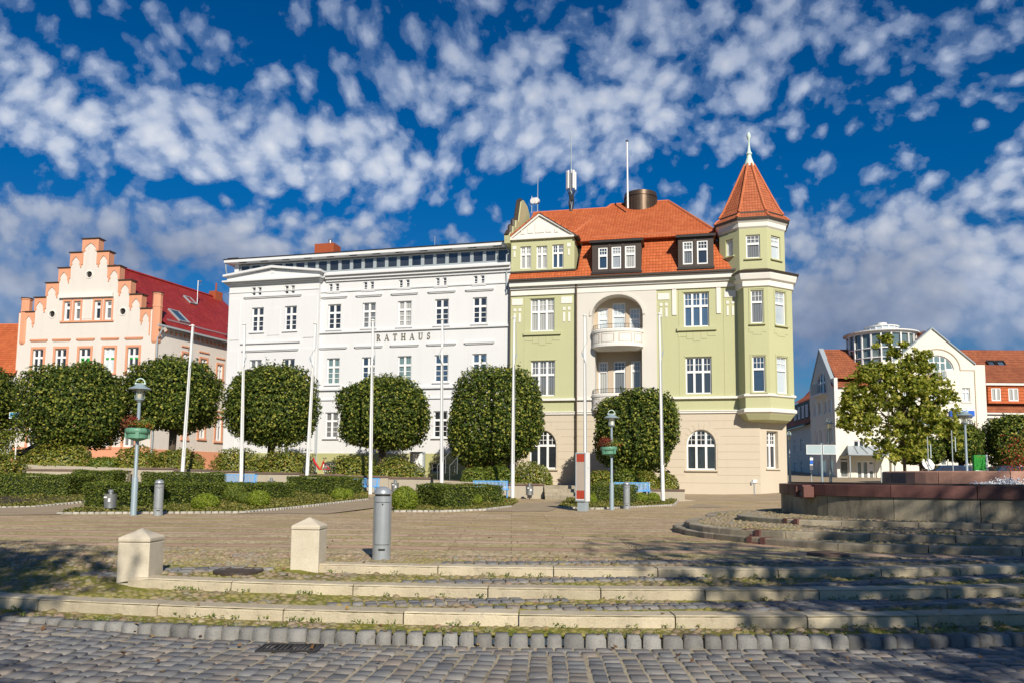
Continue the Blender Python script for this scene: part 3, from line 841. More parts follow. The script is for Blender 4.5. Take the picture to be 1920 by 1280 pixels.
# iron grate and manhole covers
b = MB(); p = at_z(543, 1213, -.44); b.box(-.30, .30, -.02, .0, 0, .03); b.box(-.30, .30, .28, .30, 0, .03); b.box(-.30, -.28, 0, .28, 0, .03); b.box(.28, .30, 0, .28, 0, .03)
for i in range(12): b.box(-.27 + i * .047, -.248 + i * .047, 0, .28, 0, .026)
b.quad((-.29, 0, .004), (.29, 0, .004), (.29, .29, .004), (-.29, .29, .004))
tag(b.build('drain_grate', 'dark_metal', loc=(p.x, p.y - .12, roadz(p.x) - .012)), 'rusty slotted iron drain grate set in the road beside the kerb', 'drain grate')
for i, (px, py, zz) in enumerate(((447, 1073, .0), (1553, 1040, .0))):
    p = at_z(px, py, stepz(at_z(px, py, -.06).x, at_z(px, py, -.06).y)); b = MB()
    b.lathe([(.34, -.03), (.34, .016), (.30, .022), (.29, .014), (.0, .016)], n=24)
    for k in range(6): b.box(-.2, .2, -.17 + k * .06, -.15 + k * .06, .015, .022)
    tag(b.build('manhole_cover', 'dark_brown' if i == 0 else 'coping', loc=(p.x, p.y, p.z + .025)), ('dark round manhole cover between the two stone posts', 'grey manhole cover in the mossy cobbles in front of the fountain steps')[i], 'manhole cover')

# ------------------------------------------------------------------ stone posts and bollards
def stone_post(px, py, z, w, h, label, rz):
    c = at_z(px, py, z)                     # front right corner on the ground
    r = empty('stone_post', (c.x - w / 2, c.y + w / 2, z - .05), rz, label, 'stone post', 'granite posts at the ends of the steps')
    b = MB(); b.box(-w / 2, w / 2, -w / 2, w / 2, 0, h * .76 + .05); b.build('shaft', 'post_stone', r, bevel=.012)
    b = MB(); q = w / 2 + .004; z0, z1, z2 = h * .76 + .056, h * .84 + .05, h + .05
    vs = [(-q, -q, z0), (q, -q, z0), (q, q, z0), (-q, q, z0), (-q, -q, z1), (q, -q, z1), (q, q, z1), (-q, q, z1), (0, 0, z2)]
    b.add(vs, [(3, 2, 1, 0), (0, 1, 5, 4), (1, 2, 6, 5), (2, 3, 7, 6), (3, 0, 4, 7), (4, 5, 8), (5, 6, 8), (6, 7, 8), (7, 4, 8)])
    b.build('cap', 'post_stone', r, bevel=.014)
    return r
stone_post(278, 1098, -.225, .43, .75, 'pale granite post at the left end of the middle step, with tree shadow on it', rad(-1.6))
stone_post(598, 1069, -.09, .41, .75, 'pale granite post standing fully in sun next to the big silver bollard', rad(-2.5))

def make_bollard():
    r = empty('bollard', (0, 0, 0)); R_, H_ = .137, 1.10
    b = MB(); b.lathe([(R_ + .004, -.05), (R_ + .004, .03), (R_, .035), (R_, .955)], n=32); b.build('column', 'silver_paint', r, smooth=True)
    b = MB(); b.lathe([(R_ - .02, .956), (R_ - .02, .985)], n=32, cap=False); b.build('light_slot', 'dark_metal', r, smooth=True)
    b = MB(); b.lathe([(R_ + .002, .986), (R_ + .002, 1.0)] + [(R_ * math.cos(t), 1.0 + .105 * math.sin(t)) for t in xr(0, math.pi / 2, 8)], n=32); b.build('dome', 'silver_paint', r, smooth=True)
    b = MB(); n = 6
    def arcbox(a0, a1, z0, z1, rr):
        for i in range(n):
            t0, t1 = lerp(a0, a1, i / n), lerp(a0, a1, (i + 1) / n)
            b.quad((rr * math.cos(t0), rr * math.sin(t0), z0), (rr * math.cos(t1), rr * math.sin(t1), z0), (rr * math.cos(t1), rr * math.sin(t1), z1), (rr * math.cos(t0), rr * math.sin(t0), z1))
    a = -math.pi / 2
    arcbox(a - .36, a + .36, .135, .165, R_ + .003); b.build('cable_slot', 'dark_metal', r)
    b = MB(); w_ = .04
    for (a0, a1, z0, z1) in ((a - .9, a + .9, .86, .868), (a - .9, a - .88, .22, .868), (a + .88, a + .9, .22, .868), (a - .9, a + .9, .22, .228)): arcbox(a0, a1, z0, z1, R_ + .003)
    arcbox(a - .08, a + .08, .82, .845, R_ + .004)
    b.build('service_door', 'dark_metal', r)
    return r
boll0 = make_bollard()
GB = 'silver bollards round the square'
for i, (px, py, lab) in enumerate(((715, 1047, 'large silver bollard standing at the end of the top step'), (296, 965, 'silver bollard beside the blue grey lamp post with the bin'), (1175, 953, 'silver bollard right of the lamp post next to the info pillar'))):
    o = boll0 if i == 0 else copy_tree(boll0); p = at_g(px, py, lambda X, Y: pz(X, Y)); o.location = p
    o.rotation_euler = (0, 0, math.atan2(-p.x, p.y)); tag(o, lab, 'bollard', GB)

# ------------------------------------------------------------------ fountain
FC = Vector((12.0, 21.8))
def ringcurve(pxs, z):
    """closed curve: measured front arc, rounded off behind"""
    P = [at_z(x, y, z) for x, y in pxs]
    th = [math.atan2(p.y - FC.y, p.x - FC.x) for p in P]; rr = [math.hypot(p.x - FC.x, p.y - FC.y) for p in P]
    th = [t if t < 0 else t - 2 * math.pi for t in th]      # from about -pi towards -pi/2
    tab = sorted(zip(th, rr)); t0, r0 = tab[0]; t1, r1 = tab[-1]
    tab += [(t1 + (t0 + 2 * math.pi - t1) * f, lerp(r1, r0 * .80, smooth(f))) for f in (.2, .4, .6, .8, .93)] + [(t0 + 2 * math.pi, r0)]
    def R_(t):
        while t < t0: t += 2 * math.pi
        while t > t0 + 2 * math.pi: t -= 2 * math.pi
        return interp(t, tab)
    raw = [R_(t0 + 2 * math.pi * i / 240) for i in range(240)]
    sm = [sum(raw[(i + k) % 240] for k in range(-3, 4)) / 7 for i in range(240)]
    return lambda t: sm[int(round((t - t0) / (2 * math.pi) * 240)) % 240], t0
def band(b, Rf, z0, z1, depth, seglen, bev=.02, gap=.008, n=5, mat=0):
    tot = 0; t = -math.pi
    while t < math.pi - .02:
        dt = min(seglen / Rf(t), math.pi - t); dt = dt if math.pi - t - dt > .08 else math.pi - t
        sec = []
        for i in range(n + 1):
            a = t + dt * i / n; a = a + (gap / Rf(a)) * (1 - 2 * i / n); r_ = Rf(a) + 0
            c, s_ = math.cos(a), math.sin(a)
            sec.append([(FC.x + c * q, FC.y + s_ * q, z) for q, z in ((r_, z0), (r_, z1 - bev), (r_ - bev, z1), (r_ - depth, z1), (r_ - depth, z0))])
        vs = [p for q in sec for p in q]; fs = []
        for i in range(n):
            for j in range(4): fs.append((i * 5 + j, (i + 1) * 5 + j, (i + 1) * 5 + j + 1, i * 5 + j + 1))
        fs.append((0, 1, 2, 3, 4)); fs.append(tuple(n * 5 + q for q in (4, 3, 2, 1, 0)))
        b.add(vs, fs, mat); t += dt
Sx = lambda L: [(1240 + x / 2.824, 820 + y / 2.824) for x, y in L]
ft = empty('fountain', (0, 0, 0), 0, 'round stepped fountain of grey stone with dark red granite rim in the shade', 'fountain')
ra, _ = ringcurve(Sx([(60, 490), (130, 515), (350, 545), (470, 560), (690, 575), (1000, 600), (1370, 608), (1740, 620), (1920, 625)]), 0)
rb, _ = ringcurve(Sx([(128, 441), (200, 465), (460, 487), (600, 493), (1000, 505), (1590, 520), (1920, 530)]), .25)
rc, _ = ringcurve(Sx([(388, 408), (610, 425), (780, 435), (1270, 445), (1525, 450), (1920, 458)]), .37)
WR = 4.45
rw = lambda t: WR
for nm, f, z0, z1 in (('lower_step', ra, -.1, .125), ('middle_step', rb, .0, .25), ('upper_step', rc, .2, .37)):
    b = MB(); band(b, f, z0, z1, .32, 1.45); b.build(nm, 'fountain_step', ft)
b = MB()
for f0, f1, z in ((ra, rb, .118), (rb, rc, .243), (rc, lambda t: WR - .1, .362)):
    n = 160
    for i in range(n):
        t0, t1 = -math.pi + 2 * math.pi * i / n, -math.pi + 2 * math.pi * (i + 1) / n
        q = [(FC.x + math.cos(t) * r_, FC.y + math.sin(t) * r_, z) for t, r_ in ((t0, f0(t0) - .3), (t1, f0(t1) - .3), (t1, f1(t1) - .05), (t0, f1(t0) - .05))]
        b.quad(*q)
b.build('tread', 'joint_earth', ft)
P = []
for f0, f1, z in ((ra, rb, .125), (rb, rc, .25), (rc, lambda t: WR, .37)):
    t = -math.pi - 1.1
    while t < -.5:
        r_ = f1(t) + .06
        while r_ < f0(t) - .36:
            P.append((FC.x + math.cos(t) * (r_ + RND.uniform(-.02, .02)), FC.y + math.sin(t) * (r_ + RND.uniform(-.02, .02)), z)); r_ += .12
        t += .128 / f0(t)
P = np.array(P); st = stones('tread_cobbles', P[:, :2], NP.uniform(.08, .14, len(P)), P[:, 2], 'cobble_stone', ft)
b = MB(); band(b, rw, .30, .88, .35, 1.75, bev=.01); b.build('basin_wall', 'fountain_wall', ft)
b = MB(); band(b, lambda t: WR + .05, .882, 1.165, .55, 1.75, bev=.012); b.build('basin_rim', 'red_granite', ft)
b = MB(); b.lathe([(WR - .02, 1.166), (WR - .02, 1.21), (WR - .45, 1.21), (WR - .45, .9)], (FC.x + .35, FC.y + .3), 64, cap=False); b.build('inner_lip', 'dark_brown', ft, smooth=True)
b = MB(); b.lathe([(WR - .3, 1.1), (.0, 1.1)], (FC.x, FC.y), 48); 
nw = NT('pool_water'); MATS['pool_water'] = nw.done(nw.bsdf((.05, .06, .055), .05, nw.bump(nw.noise(nw.coord(), 6, 3), .4, .03), spec=.6)); b.build('water', 'pool_water', ft)
BC = FC + Vector((1.1, .5)); BR = 2.55
FCs = FC; FC = BC
b = MB(); band(b, lambda t: BR, .9, 1.53, .5, 1.62, bev=.03, gap=.012); b.build('upper_basin', 'pink_granite', ft)
FC = FCs
b = MB(); b.lathe([(BR - .4, 1.42), (0, 1.42)], (BC.x, BC.y), 40); b.build('upper_water', 'pool_water', ft)
# water spout block with its runnel through the steps
def spout():
    a = at_z(1507, 938, .9); t = math.atan2(a.y - FC.y, a.x - FC.x); 
    t = math.radians(-165.5); c, s_ = math.cos(t), math.sin(t)
    def P3(r_, q, z): return (FC.x + math.cos(t) * r_ - math.sin(t) * q, FC.y + math.sin(t) * r_ + math.cos(t) * q, z)
    def blk(b, r0, r1, q0, q1, z0, z1):
        v = [P3(r0, q0, z0), P3(r1, q0, z0), P3(r1, q1, z0), P3(r0, q1, z0), P3(r0, q0, z1), P3(r1, q0, z1), P3(r1, q1, z1), P3(r0, q1, z1)]
        b.add(v, [(3, 2, 1, 0), (4, 5, 6, 7), (0, 1, 5, 4), (1, 2, 6, 5), (2, 3, 7, 6), (3, 0, 4, 7)])
    b = MB(); blk(b, WR - .1, WR + .34, .11, .21, .83, 1.10); blk(b, WR - .1, WR + .34, -.21, -.11, .83, 1.10); blk(b, WR - .1, WR + .30, -.109, .109, 1.0, 1.14); blk(b, WR - .1, WR + .26, -.109, .109, .80, .85)
    b.build('spout', 'red_granite', ft)
    b = MB(); blk(b, WR + .2, WR + .24, -.105, .105, .853, .97)
    for k in range(5): blk(b, WR + .245, WR + .265, -.09 + k * .04, -.07 + k * .04, .86, .97)
    b.build('spout_grille', 'galvanised', ft)
    b = MB()
    for f, z, pq in ((rc, .37, (1486, 972)), (rb, .25, (1411, 992)), (ra, .125, (1397, 1008))):
        w_ = at_z(*pq, z); t = math.atan2(w_.y - FC.y, w_.x - FC.x); c, s_ = math.cos(t), math.sin(t); r_ = f(t); blk(b, r_ - .3, r_ + .03, .10, .21, z - .16, z + .010); blk(b, r_ - .3, r_ + .015, -.21, -.10, z - .16, z + .010); blk(b, r_ - .3, r_ + .012, -.1, .1, z - .16, z - .09); b.build('runnel', 'red_granite', ft); b = MB()
spout()
# spray of water over the upper basin
def spray():
    V, F = [], []
    for cx_, n_, hh in ((BC.x - 1.5, 700, .07), (BC.x - 1.0, 900, .16), (BC.x - .5, 500, .06)):
        for _ in range(n_):
            x, y = RND.gauss(cx_, .15), RND.gauss(BC.y - BR - .12, .10); z = 1.16 + abs(RND.gauss(0, hh * .5)); r_ = RND.uniform(.006, .022)
            o = len(V); V += [(x + r_, y, z), (x, y + r_, z), (x - r_, y, z), (x, y - r_, z), (x, y, z + r_ * 1.6), (x, y, z - r_ * 1.6)]
            F += [(o, o + 1, o + 4), (o + 1, o + 2, o + 4), (o + 2, o + 3, o + 4), (o + 3, o, o + 4), (o + 1, o, o + 5), (o + 2, o + 1, o + 5), (o + 3, o + 2, o + 5), (o, o + 3, o + 5)]
    nn = NT('white_water'); MATS['white_water'] = nn.done(nn.bsdf((.8, .82, .85), .3))
    o = mesh_np('water_spray', np.array(V), np.array(F), ['white_water'], ft, smooth=True); o['kind'] = 'stuff'
spray()
# ------------------------------------------------------------------ green town hall wing
GA = rad(-13.0)
gO = at_Y(955, 893, 53.0); GF = Frame((gO.x, gO.y, 0), GA)
G = GF.root('green_building', 'pale green and cream corner house with orange tiled roof and pointed corner turret', 'building')
Z4 = lambda x, y: (920 + x / 2.909, 500 + y / 2.909)
Z3 = lambda x, y: (920 + x / 3.31, 240 + y / 3.31)
def R4(x0, y0, x1, y1, y=0.0): return GF.rect(*Z4(x0, y0), *Z4(x1, y1), y)
def R3_(x0, y0, x1, y1, y=0.0): return GF.rect(*Z3(x0, y0), *Z3(x1, y1), y)
uL, uD, uC, uR = GF.u(955), GF.u(1081), GF.u(1233), GF.u(1424)
zb, zBand0, zBand1, zStr = -.3, GF.z(1200, 772), GF.z(1200, 776), GF.z(1200, 745)
zc0 = GF.z(1150, 547); zc1 = GF.z(1150, 522)        # cornice
hg, winG = [], []
A1 = R4(1068, 885, 1230, 1105); A0 = list(A1); wA = A1[1] - A1[0]
cL = GF.u(1018); A0[0], A0[1] = cL - wA / 2, cL + wA / 2
cM = GF.u(1163, 860); A2 = list(A1); A2[0], A2[1] = cM - wA / 2, cM + wA / 2
zs = A1[2] + (A1[3] - A1[2]) * .62
# ground floor wall, rusticated
b = MB()
holes = [arch(a[0], a[1], a[2], zs, a[3]) for a in (A0, A1, A2)]
b.wall(rect(uL, uR, zb, zBand0), holes, 0, .24)
ch = GF.u(1477, 850, 1.55) if False else None
cx1, cy1 = uR + 1.75, 1.65                                   # chamfered corner
Lc = math.hypot(cx1 - uR, cy1); ca, sa = (cx1 - uR) / Lc, cy1 / Lc
b.quad((cx1, cy1, zb), (cx1, 14, zb), (cx1, 14, zBand0), (cx1, cy1, zBand0))
b.build('wall', 'beige_plaster', G, )['label'] = 'beige ground floor wall with thin horizontal grooves'
# rustication grooves as thin dark recess lines: proud courses instead
b = MB(); zlow = GF.z(1360, 905); n = 9
courses = [zlow + (zBand0 - .1 - zlow) * i / n for i in range(n + 1)]
def spans(z0, z1):
    segs = [(uL, uR)]
    for a in (A0, A1, A2):
        top = a[3] + .42
        if z1 > a[2] - .15 and z0 < top:
            h = 0 if z0 < zs else max(0.0, (z0 - zs)) ; m = .1
            if z0 > a[3]: m = -.35
            segs2 = []
            for s0, s1 in segs:
                l, r_ = a[0] - m, a[1] + m
                if r_ <= s0 or l >= s1: segs2.append((s0, s1)); continue
                if l > s0: segs2.append((s0, l))
                if r_ < s1: segs2.append((r_, s1))
            segs = segs2
    return segs
for i in range(n):
    z0, z1 = courses[i] + .012, courses[i + 1] - .012
    for s0, s1 in spans(z0, z1): b.box(s0, s1, -.018, .0, z0, z1)
b.build('stone_course', 'beige_plaster', G)
# voussoirs over the arches
for a in (A0, A1, A2):
    b = MB(); c, r_, hh = (a[0] + a[1]) / 2, (a[1] - a[0]) / 2, a[3] - zs; nv = 11
    for k in range(nv):
        t0, t1 = math.pi * k / nv + .02, math.pi * (k + 1) / nv - .02
        e = .42
        b.prism([(c + r_ * math.cos(t0), zs + hh * math.sin(t0)), (c + (r_ + e) * math.cos(t0), zs + (hh + e) * math.sin(t0)), (c + (r_ + e) * math.cos(t1), zs + (hh + e) * math.sin(t1)), (c + r_ * math.cos(t1), zs + hh * math.sin(t1))], -.022, 0)
    b.build('arch_stones', 'beige_plaster', G)
for a in (A0, A1, A2):
    window(G, a[0], a[1], a[2], a[3], 0, .16, 3, .60, (1, 1), (2, 3), .085, archz=zs, sill=.14, sillmat='beige_plaster', glass='glass_dark')
# upper walls
W1L, W2L = R4(218, 178, 347, 350), R4(220, 513, 350, 702)
W1R, W2R = R4(1053, 143, 1193, 325), R4(1063, 493, 1207, 690)
b = MB(); b.wall(rect(uL, uD, zBand1, zc0), [rect(*W1L), rect(*W2L)], 0, .2); b.build('wall', 'green_plaster', G); b = MB()
b.wall(rect(uC, GF.u(1424), zBand1, zc0), [rect(*W1R), rect(*W2R)], 0, .2); b.build('wall', 'green_plaster', G)
for w, g in ((W1L, 'glass_curtain'), (W2L, 'glass_blue'), (W1R, 'glass_blue'), (W2R, 'glass_dark')):
    window(G, *w, 0, .13, 3, .60, (1, 1), (2, 2), .085, glass=g)
b = MB()
for w in (W1L, W1R):
    b = MB(); b.box(w[0] - .45, w[1] + .45, -.16, 0, w[2] - .26, w[2] - .06)
    c = (w[0] + w[1]) / 2; hw = (w[1] - w[0]) / 2 + .4; z = w[2] - .62
    b.box(c - hw, c - hw * .55, -.022, 0, z, z + .28); b.box(c - hw * .55 + .01, c - hw * .2, -.022, 0, z - .16, z + .28); b.box(c - hw * .2 + .01, c + hw * .2, -.022, 0, z - .3, z + .28)
    b.box(c + hw * .2 + .01, c + hw * .55, -.022, 0, z - .16, z + .28); b.box(c + hw * .55 + .01, c + hw, -.022, 0, z, z + .28); b.build('relief', 'green_plaster', G)
b = MB()
for w in (W1L, W2L, W1R, W2R): b.box(w[0] - .07, w[1] + .07, -.03, 0, w[3] + .02, w[3] + .10)
for (x0, x1) in ((uL + .02, W1L[0] - .38), (W1L[1] + .38, uD - .05)): pass
for xx in (Z4(185, 0)[0], Z4(1030, 0)[0], Z4(1275, 0)[0]): 
    u_ = GF.u(xx, 640); b.box(u_ - .025, u_ + .025, -.02, 0, zStr + .1, zc0 - .1)
b.build('relief', 'green_plaster', G)
# middle cream bay with niche, arched loggia and balconies
LG = R4(552, 160, 830, 335); NC = R4(570, 455, 828, 800)
LGs = LG[2] + (LG[3] - LG[2]) * .40
b = MB(); b.wall(rect(uD + .002, uC - .002, zBand1, zc0), [arch(LG[0], LG[1], LG[2], LGs, LG[3], 16), rect(NC[0], NC[1], zBand1 + .1, NC[3])], -.06, 1.0)
b.box(uD + .002, uD + .03, -.058, .2, zBand1, zc0); b.box(uC - .03, uC - .002, -.058, .2, zBand1, zc0); b.build('wall', 'cream_plaster', G)['label'] = 'cream middle wall with arched loggia and deep niche'
b = MB(); nA = 16                                           # moulding round the arch
c, a_, h_ = (LG[0] + LG[1]) / 2, (LG[1] - LG[0]) / 2, LG[3] - LGs
for k in range(nA):
    t0, t1 = math.pi * k / nA, math.pi * (k + 1) / nA
    b.prism([(c + a_ * math.cos(t0), LGs + h_ * math.sin(t0)), (c + (a_ + .16) * math.cos(t0), LGs + (h_ + .16) * math.sin(t0)), (c + (a_ + .16) * math.cos(t1), LGs + (h_ + .16) * math.sin(t1)), (c + a_ * math.cos(t1), LGs + h_ * math.sin(t1))], -.13, -.06)
b.build('arch_moulding', 'cream_plaster', G)
def backwall(r0, r1, z0, z1, wins, y, mat, archz=None):
    b = MB(); hs = [rect(*w) for w in wins]; b.wall(rect(r0 - .1, r1 + .1, z0, z1), hs, y, .15); b.build('niche_wall', mat, G)
yN = .9
wl = [R4(586, 200, 640, 330, yN), R4(664, 200, 735, 330, yN), R4(758, 200, 815, 330, yN)]
for w in (wl[0], wl[2]): w
wl = [(w[0], w[1], w[2] - .35, w[3] - (.35 if i != 1 else 0)) for i, w in enumerate(wl)]
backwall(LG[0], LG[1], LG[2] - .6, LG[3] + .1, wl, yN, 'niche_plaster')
for w in wl: window(G, *w, yN, .08, 1, .56, (1, 1), (3, 2), .08, glass='glass_light')
wn = [R4(588, 518, 640, 760, yN), R4(670, 515, 737, 760, yN), R4(765, 512, 820, 760, yN)]
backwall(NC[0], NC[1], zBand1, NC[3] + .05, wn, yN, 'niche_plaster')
for w, g in zip(wn, ('glass_curtain', 'glass_dark', 'glass_curtain')): window(G, *w, yN, .08, 1, .78, (1, 1), (3, 2), .09, glass=g)
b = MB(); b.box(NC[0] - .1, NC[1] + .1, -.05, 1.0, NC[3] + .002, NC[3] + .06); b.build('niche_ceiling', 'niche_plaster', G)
def balcony(u0, u1, z0, z1, proj, rail=True):
    c, a_ = (u0 + u1) / 2, (u1 - u0) / 2; n = 18
    def row(k, off, z): 
        t = math.pi * k / n; return (c - (a_ + off) * math.cos(t), -.06 - (proj + off) * math.sin(t), z)
    b = MB()
    prof = [(-.35, z0), (-.05, z0 + .18), (.0, z0 + .2), (.04, z0 + .2), (.04, z0 + .36), (0, z0 + .37), (0, z1 - .22), (.05, z1 - .20), (.06, z1 - .05), (.02, z1), (-.15, z1), (-.15, z1 - .9)]
    V = [row(k, o, z) for k in range(n + 1) for o, z in prof]; m = len(prof); F = []
    for k in range(n):
        for j in range(m - 1): F.append((k * m + j, (k + 1) * m + j, (k + 1) * m + j + 1, k * m + j + 1))
    F.append(tuple(k * m for k in range(n + 1))[::-1]); F.append(tuple(k * m + m - 1 for k in range(n + 1)))
    b.add(V, F); bal = b.build('balcony', 'white_trim', G)
    b = MB()
    for k0, k1 in ((1.6, 4.6), (5.4, 8.4), (9.6, 12.6), (13.4, 16.4)):
        for za, zb_ in ((z0 + .46, z0 + .485), (z1 - .34, z1 - .315)):
            for q in range(6):
                ka, kb = lerp(k0, k1, q / 6), lerp(k0, k1, (q + 1) / 6); b.quad(row(ka, .012, za), row(kb, .012, za), row(kb, .012, zb_), row(ka, .012, zb_))
        for kk in (k0, k1): b.quad(row(kk, .012, z0 + .46), row(kk + .18, .012, z0 + .46), row(kk + .18, .012, z1 - .32), row(kk, .012, z1 - .32))
    b.build('panel_moulding', 'niche_plaster', bal)
    if rail:
        b = MB(); pts_ = [row(k, -.05, z1 + .30) for k in range(n + 1)]; b.tube(pts_, .016, 6); b.tube([(p[0], p[1], z1 + .06) for p in pts_], .012, 6)
        for k in range(n + 1): b.tube([row(k, -.05, z1 - .02), row(k, -.05, z1 + .3)], .010, 5)
        for k in range(n):
            m_ = Vector(row(k + .5, -.05, z1 + .18)); b.tube([m_ + Vector((-.06, 0, 0)), m_ + Vector((0, 0, .07)), m_ + Vector((.06, 0, 0)), m_ + Vector((0, 0, -.07)), m_ + Vector((-.06, 0, 0))], .007, 5)
        b.build('railing', 'dark_metal', bal)
B1 = R4(540, 345, 836, 447, -.7); balcony(B1[0] + .1, B1[1] - .1, B1[2], B1[3], 1.0)
B2 = R4(540, 690, 836, 790, -.7); balcony(B2[0] + .1, B2[1] - .1, B2[2], B2[3], .8)
# white tablets and strips on the top floor
b = MB()
def tablets(x0, x1, y0, y1):
    r = R4(x0, y0, x1, y1); w = r[1] - r[0]; h = r[3] - r[2]
    b.box(r[0], r[1], -.035, 0, r[2], r[3])
    for s in (.27, .73):
        c = r[0] + w * s; q = w * .12
        b.box(c - q, c + q, -.03, 0, r[2] - h * 1.0, r[2] - h * .55); b.box(c - q * .8, c + q * .8, -.03, 0, r[2] - h * 2.7, r[2] - h * 1.3)
for t in ((117, 175, 178, 210), (385, 445, 166, 200), (912, 975, 148, 180), (1274, 1337, 132, 166)): tablets(*t); b.build('tablet', 'white_trim', G); b = MB()
for x0, x1, y0, y1 in ((989, 1014, 125, 265), (1230, 1256, 115, 256)):
    r = R4(x0, y0, x1, y1); b.box(r[0], r[1], -.06, 0, r[2], r[3]); b.build('pilaster_strip', 'white_trim', G); b = MB()
# string courses and cornice
b = MB()
for z0, z1, d in ((zStr - .12, zStr + .02, -.14), (zBand0 + .02, zBand1 + .22, -.10), (zBand0 - .10, zBand0 + .02, -.05)):
    b.box(uL, uC + (GF.u(1390) - uC), d - .062, -.0, z0, z1)
b.build('string_course', 'white_trim', G)
def cornice(u0, u1, zlo, zhi, name='cornice', mat='white_trim'):
    b = MB(); h = zhi - zlo
    b.box(u0, u1, -.10, .002, zlo, zlo + h * .42); b.box(u0, u1, -.22, .002, zlo + h * .422, zlo + h * .60); b.box(u0, u1, -.42, .002, zlo + h * .602, zhi - .02)
    return b.build(name, mat, G)
uBay = GF.u(1384, 525)
cornice(uL, uBay, zc0 - .02, zc1)
b = MB(); b.box(uL - .02, uBay, -.62, -.3, zc1 - .018, zc1 + .10); b.build('gutter', 'dark_brown', G)
b = MB(); b.tube([(uD, -.25, zc1), (uD, -.2, zc0 - .3), (uD, -.2, .0)], .06, 8)
for z in (zStr, zBand1, 4, 2): b.tube([(uD, -.2, z - .05), (uD, -.2, z + .05)], .075, 8)
b.build('downpipe', 'copper_brown', G)
b = MB(); b.tube([(uL - .0, -.15, zc1), (uL, -.12, .3)], .055, 8); b.build('downpipe', 'dark_brown', G)

# --- corner oriel and turret (irregular octagon), local plan coordinates
oy = -.95
f0, f1 = GF.u(1396, 640, oy), GF.u(1442, 640, oy)
side = (GF.u(1383, 640, 0), 0.0)
r1x = f1 + 1.55; r1y = oy + 1.45
plan = [side, (f0, oy), (f1, oy), (r1x, r1y), (r1x + .1, 5.0), (side[0], 5.0)]
def inset(pl, d):
    c = Vector((sum(p[0] for p in pl) / len(pl), sum(p[1] for p in pl) / len(pl)))
    out = []
    n = len(pl)
    for i in range(n):
        p0, p1, p2 = Vector(pl[i - 1]), Vector(pl[i]), Vector(pl[(i + 1) % n])
        e1 = (p1 - p0).normalized(); e2 = (p2 - p1).normalized()
        n1 = Vector((-e1.y, e1.x)); n2 = Vector((-e2.y, e2.x)); bis = (n1 + n2).normalized()
        k = d / max(.3, bis.dot(n1)); out.append(tuple(p1 + bis * k))
    return out
zo0 = GF.z(1420, 772, oy); zo1 = GF.z(1420, 531, oy)
def face_wall(b, p, q, z0, z1, wins, mat=0, rev=.16):
    """wall between two plan points with window holes given in (s,z) along it"""
    L = math.hypot(q[0] - p[0], q[1] - p[1]); t = MB(); t.wall(rect(0, L, z0, z1), [rect(*w) for w in wins], 0, rev)
    a = math.atan2(q[1] - p[1], q[0] - p[0]); c, s_ = math.cos(a), math.sin(a)
    o = len(b.v); b.v += [(p[0] + x * c - y * s_, p[1] + x * s_ + y * c, z) for x, y, z in t.v]; b.f += [tuple(i + o for i in f) for f in t.f]; b.m += [mat] * len(t.f)
def face_empty(p, q, name='bay_face'):
    e = empty(name, (p[0], p[1], 0), math.atan2(q[1] - p[1], q[0] - p[0])); e.parent = G; return e
Lr = math.hypot(r1x - f1, r1y - oy)
zF2 = (GF.z(1420, 606, oy), GF.z(1420, 544, oy)); zF1 = (GF.z(1423, 734, oy), GF.z(1423, 667, oy))
wf = [(f_ - f0, f2 - f0, *z) for f_, f2, z in ((GF.u(1408, 575, oy), GF.u(1431, 575, oy), zF2), (GF.u(1411, 700, oy), GF.u(1435, 700, oy), zF1))]
wr = [(.62, Lr - .58, zF2[0] - .05, zF2[1]), (.64, Lr - .56, zF1[0] - .05, zF1[1])]
bay = None
b = MB(); face_wall(b, plan[0], plan[1], zo0, zo1, []); face_wall(b, plan[1], plan[2], zo0, zo1, wf); face_wall(b, plan[2], plan[3], zo0, zo1, wr)
face_wall(b, plan[3], plan[4], zo0 - 0, zo1, []); bay = b.build('oriel', 'green_plaster', G)
def place_in(parentobj, p, q, fn):
    """windows of an angled face: built flat, then turned into the face"""
    a = math.atan2(q[1] - p[1], q[0] - p[0])
    for o in fn(): o.location = (p[0], p[1], 0); o.rotation_euler = (0, 0, a)
place_in(bay, plan[1], plan[2], lambda: [window(bay, *w, 0, .1, 1, .64, (1, 1), (3, 2), .075, sill=.14, sillmat='green_plaster', glass='glass_blue') for w in wf])
place_in(bay, plan[2], plan[3], lambda: [window(bay, *w, 0, .1, 1, .64, (1, 1), (2, 2), .075, sill=.14, sillmat='green_plaster', glass='glass_light') for w in wr])
def loft(b, rings, cap0=True, cap1=True, mat=0):
    n = len(rings[0][0]); V = [(p[0], p[1], z) for pl, z in rings for p in pl]; F = []
    for i in range(len(rings) - 1):
        for k in range(n): F.append((i * n + k, i * n + (k + 1) % n, (i + 1) * n + (k + 1) % n, (i + 1) * n + k))
    if cap0: F.append(tuple(range(n))[::-1])
    if cap1: F.append(tuple((len(rings) - 1) * n + k for k in range(n)))
    b.add(V, F, mat)
zob = GF.z(1420, 789, oy)
b = MB(); loft(b, [(inset(plan, .75), zob), (inset(plan, .25), zob + .12), (inset(plan, .02), zo0 - .12), (inset(plan, -.02), zo0 - .05)]); b.build('oriel_base', 'green_plaster', G)
b = MB(); loft(b, [(inset(plan, -.02), zo0 - .06), (inset(plan, -.14), zo0 + .02), (inset(plan, -.14), zo0 + .2), (inset(plan, -.02), zo0 + .26)])
loft(b, [(inset(plan, -.02), zStr - .14), (inset(plan, -.12), zStr - .08), (inset(plan, -.12), zStr + .03), (inset(plan, -.01), zStr + .08)]); b.build('oriel_string', 'white_trim', G)
b = MB()
